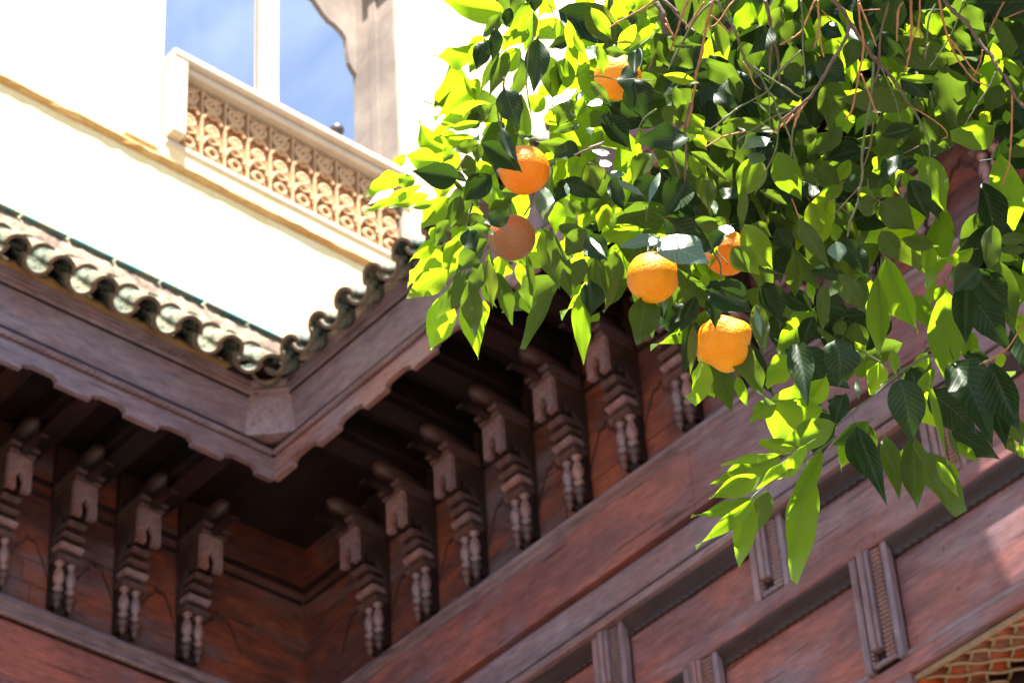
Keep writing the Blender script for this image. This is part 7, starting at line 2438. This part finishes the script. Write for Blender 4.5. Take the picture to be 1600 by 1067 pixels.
# balustrade
bal = empty('balustrade'); tag(bal, 'cream carved balustrade panel across the bottom of the upper window', 'balustrade')
add(bal, 'top_rail', lambda bm: bbox(bm, WA, -Y1 + .004, -Y0, .10, .385, 3.045, 3.105, .012), MAT['creamwood'])
add(bal, 'under_rail', lambda bm: bbox(bm, WA, -Y1 + .004, -Y0 - .08, .10, .345, 2.995, 3.044, .010), MAT['creamwood'])
add(bal, 'side_stile', lambda bm: bbox(bm, WA, -Y0 - .088, -Y0, .10, .380, 2.452, 3.044, .012), MAT['creamwood'])
add(bal, 'bottom_rail', lambda bm: bbox(bm, WA, -Y1 + .004, -Y0, .10, .315, 2.40, 2.451, .012), MAT['creamwood'])
add(bal, 'back_plate', lambda bm: box(bm, WA, -Y1 + .004, -Y0 - .089, .20, .262, 2.452, 2.994), MAT['stuccoback'])
def torus(bm, W, s, z, u, R_, r_, a0=0, a1=2 * PI, seg=18, zs=1.):
    pts = [W(s + R_ * math.cos(a0 + (a1 - a0) * k / seg), u, z + zs * R_ * math.sin(a0 + (a1 - a0) * k / seg)) for k in range(seg + 1)]
    sweep(bm, pts, r_, 6)
nb = 10; s_l, s_r = -Y1 + .012, -Y0 - .094
bw = (s_r - s_l) / nb
def bay(bm):
    h = bw / 2
    for sg in (-1, 1):
        box(bm, WL, sg * (h - .007) - .005, sg * (h - .007) + .005, .0, .022, 2.453, 2.993) if sg > 0 else None
    torus(bm, WL, 0, 2.900, .014, h * .62, .013)
    torus(bm, WL, 0, 2.900, .014, h * .28, .012)
    torus(bm, WL, 0, 2.760, .012, h * .78, .013, PI * .08, PI * .92, zs=1.25)
    torus(bm, WL, 0, 2.700, .012, h * .45, .013)
    torus(bm, WL, 0, 2.700, .012, h * .15, .011)
    torus(bm, WL, 0, 2.560, .012, h * .80, .013, PI * .05, PI * .95, zs=1.4)
    torus(bm, WL, 0, 2.530, .012, h * .42, .013)
    for sg in (-1, 1):
        sweep(bm, [WL(sg * h * .8, .012, 2.98), WL(sg * h * .55, .016, 2.955), WL(sg * h * .25, .014, 2.975)], .008, 6)
        sweep(bm, [WL(sg * h * .85, .012, 2.79), WL(sg * h * .5, .018, 2.815), WL(0, .014, 2.80)], .009, 6)
        sweep(bm, [WL(sg * h * .85, .012, 2.59), WL(sg * h * .5, .018, 2.62), WL(0, .014, 2.60)], .009, 6)
bm = bmesh.new(); bay(bm)
for v in bm.verts: v.co = Vector((v.co.y * 1.1, -v.co.x, v.co.z))
bay_me = finish(bm, 'carved_bay', MAT['stucco'], False)
for i in range(nb):
    put('carved_bay', bay_me, bal, Matrix.Translation((.2625, -(s_l + bw * (i + .5)), 0)))
# rounded dark knob on the rail
kn = empty('rail_knob', WA(-.02, .33, 3.105)); tag(kn, 'small dark rounded knob on the window rail, seen against the pale sky', 'knob')
bm = bmesh.new()
lathe(bm, WL, 0, 0, [(.030, 0), (.036, .012), (.018, .026), (.016, .036), (.036, .055), (.044, .078), (.040, .100), (.024, .116), (.002, .122)], 16)
put('knob_body', finish(bm, 'knob_body', plainmat('dark_metal', [(.3, (.03, .025, .03)), (.7, (.06, .05, .055))], 20, .5), True), kn)

# weathered flashing along the foot of the upper wall, above the left tiles
fl = empty('wall_flashing'); tag(fl, 'weathered mortar strip with turquoise tile edge between left roof tiles and white wall', 'mortar strip')
def fl1(bm):
    n = 120; rings = []
    for i in range(n + 1):
        y = -4.2 + 4.0 * i / n
        j = lambda a: random.uniform(-a, a)
        rings.append([Vector((XU + .003, y, 1.16)), Vector((XU + .06, y, 1.16)), Vector((XU + .055 + j(.008), y, 1.22 + j(.008))), Vector((XU + .040 + j(.006), y, 1.29 + j(.008))),
                      Vector((XU + .020 + j(.004), y, 1.345 + j(.010))), Vector((XU + .003, y, 1.352 + j(.010)))])
    ring_prism(bm, rings)
add(fl, 'mortar_strip', fl1, MAT['flash'], True)
m_, nt_, b_, o_ = newmat('turquoise_glaze'); b_.inputs['Base Color'].default_value = (.12, .34, .33, 1); b_.inputs['Roughness'].default_value = .25
nt_.links.new(ramp(nt_, noise(nt_, 9, 5), [(.4, (.10, .30, .30)), (.6, (.30, .27, .20))]), b_.inputs['Base Color'])
for i in range(14):
    y = -4.1 + .29 * i
    if y > -.5: break
    add(fl, 'edge_tile', lambda bm: prism_s(bm, lambda s, u, z: Vector((u, s, z)), [(XU + .004, 1.352), (XU + .050, 1.348), (XU + .045, 1.366), (XU + .004, 1.374)], y + random.uniform(0, .012), y + .28), m_)

# ---------------------------------------------------------------- oranges and the orange tree
def parse(txt):
    for ln in txt.strip().split('\n'):
        q = list(map(int, ln[1:].split(',')))
        yield ln[0], CAM + Vector(q[0:3]) / 1000, CAM + Vector(q[3:6]) / 1000, q[6] / 1000, Vector(q[7:10]) / 100

def leaf_shape(seed, fold, bend, twist, wave):
    # unit leaf: base at the origin, tip at +Y 1, half width .5 at X; UV x across, y along
    rn = random.Random(seed)
    ny, nx = 13, 6
    shape = rn.uniform(.72, .98)
    vs, uv, fs = [], [], []
    ph = rn.uniform(0, 6.28)
    sk = rn.uniform(-.12, .12)
    for i in range(ny + 1):
        t = i / ny
        w = (math.sin(PI * t ** shape) ** .80) * (1 - .28 * t ** 3) if 0 < t < 1 else 0.0
        if t > .62: w *= 1 - .42 * ((t - .62) / .38) ** .8
        w = max(w, .012 if t < 1 else .002)
        for j in range(nx + 1):
            a = (j / nx - .5)
            x = a * w * .98
            z = fold * abs(a) * 2 * w * .5 + bend * (t - t * t) * 1.0 - bend * .4 * t * t
            z += wave * math.sin(ph + t * 11 + (1.5 if a > 0 else 0)) * (abs(a) * 2) ** 2 * w
            z += twist * a * (t - .4)
            x += sk * math.sin(PI * t) * .5
            vs.append(Vector((x, t, z))); uv.append((a + .5, t))
    for i in range(ny):
        for j in range(nx):
            k = i * (nx + 1) + j
            fs.append((k, k + 1, k + nx + 2, k + nx + 1))
    # petiole
    k0 = len(vs)
    for t, z in ((0.0, 0), (-.07, .012), (-.15, .035)):
        for dx, dz in ((-.012, 0), (.012, 0), (0, -.02)):
            vs.append(Vector((dx, t, z + dz))); uv.append((.5, .0))
    for i in range(2):
        for j in range(3):
            a = k0 + i * 3 + j; b = k0 + i * 3 + (j + 1) % 3
            fs.append((a, b, b + 3, a + 3))
    return vs, uv, fs
rn = random.Random(5)
SHAPES = [leaf_shape(i, rn.uniform(.15, .65), rn.uniform(-.40, .30), rn.uniform(-.8, .8), rn.uniform(.03, .11)) for i in range(14)] + [leaf_shape(50 + i, .06, rn.uniform(-.06, .06), rn.uniform(-.1, .1), .03) for i in range(4)]

def leaf_matrix(b, t, w, n):
    y = t - b; L = y.length; y.normalize()
    n = (n - y * n.dot(y)).normalized()
    x = y.cross(n).normalized()
    zs = min(w / .55, L)                         # out-of-plane relief follows the smaller dimension
    M = Matrix(((x.x * w, y.x * L, n.x * zs, b.x), (x.y * w, y.y * L, n.y * zs, b.y), (x.z * w, y.z * L, n.z * zs, b.z), (0, 0, 0, 1)))
    return M

meshcache = {}
def leaf_mesh(i, k):
    if (i, k) not in meshcache:
        vs, uv, fs = SHAPES[i]
        me = bpy.data.meshes.new('leaf'); me.from_pydata(vs, [], fs)
        ul = me.uv_layers.new(name='UVMap')
        for lp in me.loops: ul.data[lp.index].uv = uv[lp.vertex_index]
        for p in me.polygons: p.use_smooth = True
        me.materials.append(LEAF[k])
        meshcache[(i, k)] = me
    return meshcache[(i, k)]

tree = empty('orange_tree', CAM + Vector((-1.15, 3.05, -1.6)))
tag(tree, 'leafy orange tree hanging in from the upper right, with sunlit and shaded leaves', 'tree')
TI = Matrix.Translation(-tree.location)
hero = list(parse(HERO))
order = sorted(range(len(hero)), key=lambda i: -(hero[i][2] - hero[i][1]).length * hero[i][3])
big = set(order[:300])
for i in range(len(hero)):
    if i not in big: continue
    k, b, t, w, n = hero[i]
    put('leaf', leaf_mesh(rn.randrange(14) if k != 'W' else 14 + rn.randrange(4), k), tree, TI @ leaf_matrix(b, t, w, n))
def joined(name, items):
    vs, uvs, fs, mi = [], [], [], []
    keys = 'TLMDW'
    for k, b, t, w, n in items:
        M = leaf_matrix(b, t, w, n)
        v, u, f = SHAPES[rn.randrange(14) if k != 'W' else 14 + rn.randrange(4)]
        o = len(vs)
        vs += [TI @ (M @ q) for q in v]; uvs += u
        fs += [tuple(o + a for a in q) for q in f]
        mi += [keys.index('D' if k == 'G' else k)] * len(f)
    me = bpy.data.meshes.new(name); me.from_pydata(vs, [], fs)
    ul = me.uv_layers.new(name='UVMap')
    for lp in me.loops: ul.data[lp.index].uv = uvs[lp.vertex_index]
    for p, m in zip(me.polygons, mi): p.use_smooth = True; p.material_index = m
    for k in keys: me.materials.append(LEAF[k])
    return tag(put(name, me, tree), kind='stuff')
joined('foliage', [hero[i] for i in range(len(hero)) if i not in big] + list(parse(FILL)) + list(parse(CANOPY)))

for ln in TWIGS.strip().split('\n'):
    hd, *pp = ln.split(' ')
    r = float(hd[1:]) / 1000
    pts = [CAM + Vector(tuple(map(int, q.split(',')))) / 1000 for q in pp]
    # smooth the polyline a little
    sm = []
    for i in range(len(pts) - 1):
        p0, p1, p2, p3 = pts[max(i - 1, 0)], pts[i], pts[i + 1], pts[min(i + 2, len(pts) - 1)]
        for j in range(5):
            t = j / 5
            q = .5 * ((2 * p1) + (p2 - p0) * t + (2 * p0 - 5 * p1 + 4 * p2 - p3) * t * t + (3 * p1 - p0 - 3 * p2 + p3) * t ** 3)
            sm.append(q + Vector([random.gauss(0, r * .18) for _ in range(3)]))
    sm.append(pts[-1])
    n = len(sm)
    rad = [r * (1.12 - .35 * i / n) * random.uniform(.9, 1.12) * (1.25 if i % 5 == 0 and 0 < i < n - 1 else 1) for i in range(n)]
    bm = bmesh.new(); sweep(bm, [q - tree.location for q in sm], rad, 7)
    nm = 'branch' if r > .0019 else 'twig'
    o = put(nm, finish(bm, nm, MAT[{'R': 'deadtwig', 'G': 'greentwig', 'B': 'bark'}[hd[0]]], True), tree)
    if hd[0] == 'R' and nm == 'twig': pass

# trunk and limbs of the tree, right of the frame
base = Vector((CAM.x - 1.15, CAM.y + 3.05, -10.1)); base = Vector((10.2, -4.4, -10.1))
def limb(p0, p1, r0, r1, bend, name):
    pts, rad = [], []
    for i in range(13):
        t = i / 12
        pts.append(p0.lerp(p1, t) + Vector((bend[0] * math.sin(PI * t), bend[1] * math.sin(PI * t), bend[2] * math.sin(PI * t))) - tree.location)
        rad.append((r0 + (r1 - r0) * t) * random.uniform(.94, 1.06))
    bm = bmesh.new(); sweep(bm, pts, rad, 10)
    put(name, finish(bm, name, MAT['bark'], True), tree)
fork = Vector((9.75, -4.3, -7.3))
limb(base, fork, .14, .095, (.05, .03, 0), 'trunk')
for e in (CAM + Vector((-1.1, 2.95, 3.2)), CAM + Vector((-1.9, 2.3, 3.35)), CAM + Vector((-.7, 3.4, 3.3)), CAM + Vector((-1.6, 3.0, 3.6))):
    limb(fork, e, .06, .016, (.15, .10, .25), 'limb')

# oranges
def orange(i, spec, label, mat, lump, name='orange'):
    x, y, z, r = spec; r /= 1000
    bm = bmesh.new()
    bmesh.ops.create_uvsphere(bm, u_segments=48, v_segments=32, radius=1)
    rn = random.Random(i)
    dirs = [(Vector([rn.gauss(0, 1) for _ in range(3)]).normalized(), rn.uniform(.3, 1)) for _ in range(16)]
    for v in bm.verts:
        d = v.co.normalized(); f = 1.0
        for q, a in dirs:
            c = max(0, d.dot(q)); f += lump * a * c ** 10
        f -= lump * .35
        if d.z < -.9: f -= .035 * (-d.z - .9) / .1
        if d.z > .92: f -= .05 * (d.z - .92) / .08
        v.co = Vector((d.x * r * f, d.y * r * f, d.z * r * f * (.90 if lump > .1 else .96)))
    o = empty(name, CAM + Vector((x, y, z)) / 1000)
    tag(o, label, 'orange', 'oranges hanging in the tree')
    put('rind', finish(bm, 'rind', mat, True), o)
    bm = bmesh.new()
    lathe(bm, WL, 0, 0, [(.0045, r * .86), (.0075, r * .90), (.006, r * .95), (.0025, r * 1.0), (.0018, r * 1.25), (.0016, r * 1.9)], 8)
    put('stem', finish(bm, 'stem', MAT['greentwig'], True), o)
    return o
m1 = orangemat('orange_rind', (.80, .19, .003), (.86, .25, .005))
m2 = orangemat('yellow_orange_rind', (.84, .27, .004), (.90, .36, .008))
m3 = orangemat('scabby_rind', (.54, .10, .008), (.48, .08, .010), (.24, .12, .055))
labs = [('smooth bright orange highest on the left of the cluster, partly behind a dark pointed leaf', m1, .015),
        ('small reddish orange covered with pale brown scab speckles', m3, .01),
        ('round dimpled orange hanging in the middle beneath a leaf with white glare', m2, .03),
        ('lumpy yellow-orange fruit lowest of all, under a dark glossy curled leaf', m2, .17),
        ('orange near the top edge, mostly hidden so it shows as a narrow pointed shape', m2, .02),
        ('orange half hidden behind thin stems and leaves just above the lumpy fruit', m1, .02)
        ]
for i, (sp_, (lb, mt_, lu)) in enumerate(zip(ORANGES, labs)):
    orange(i, sp_, lb, mt_, lu)
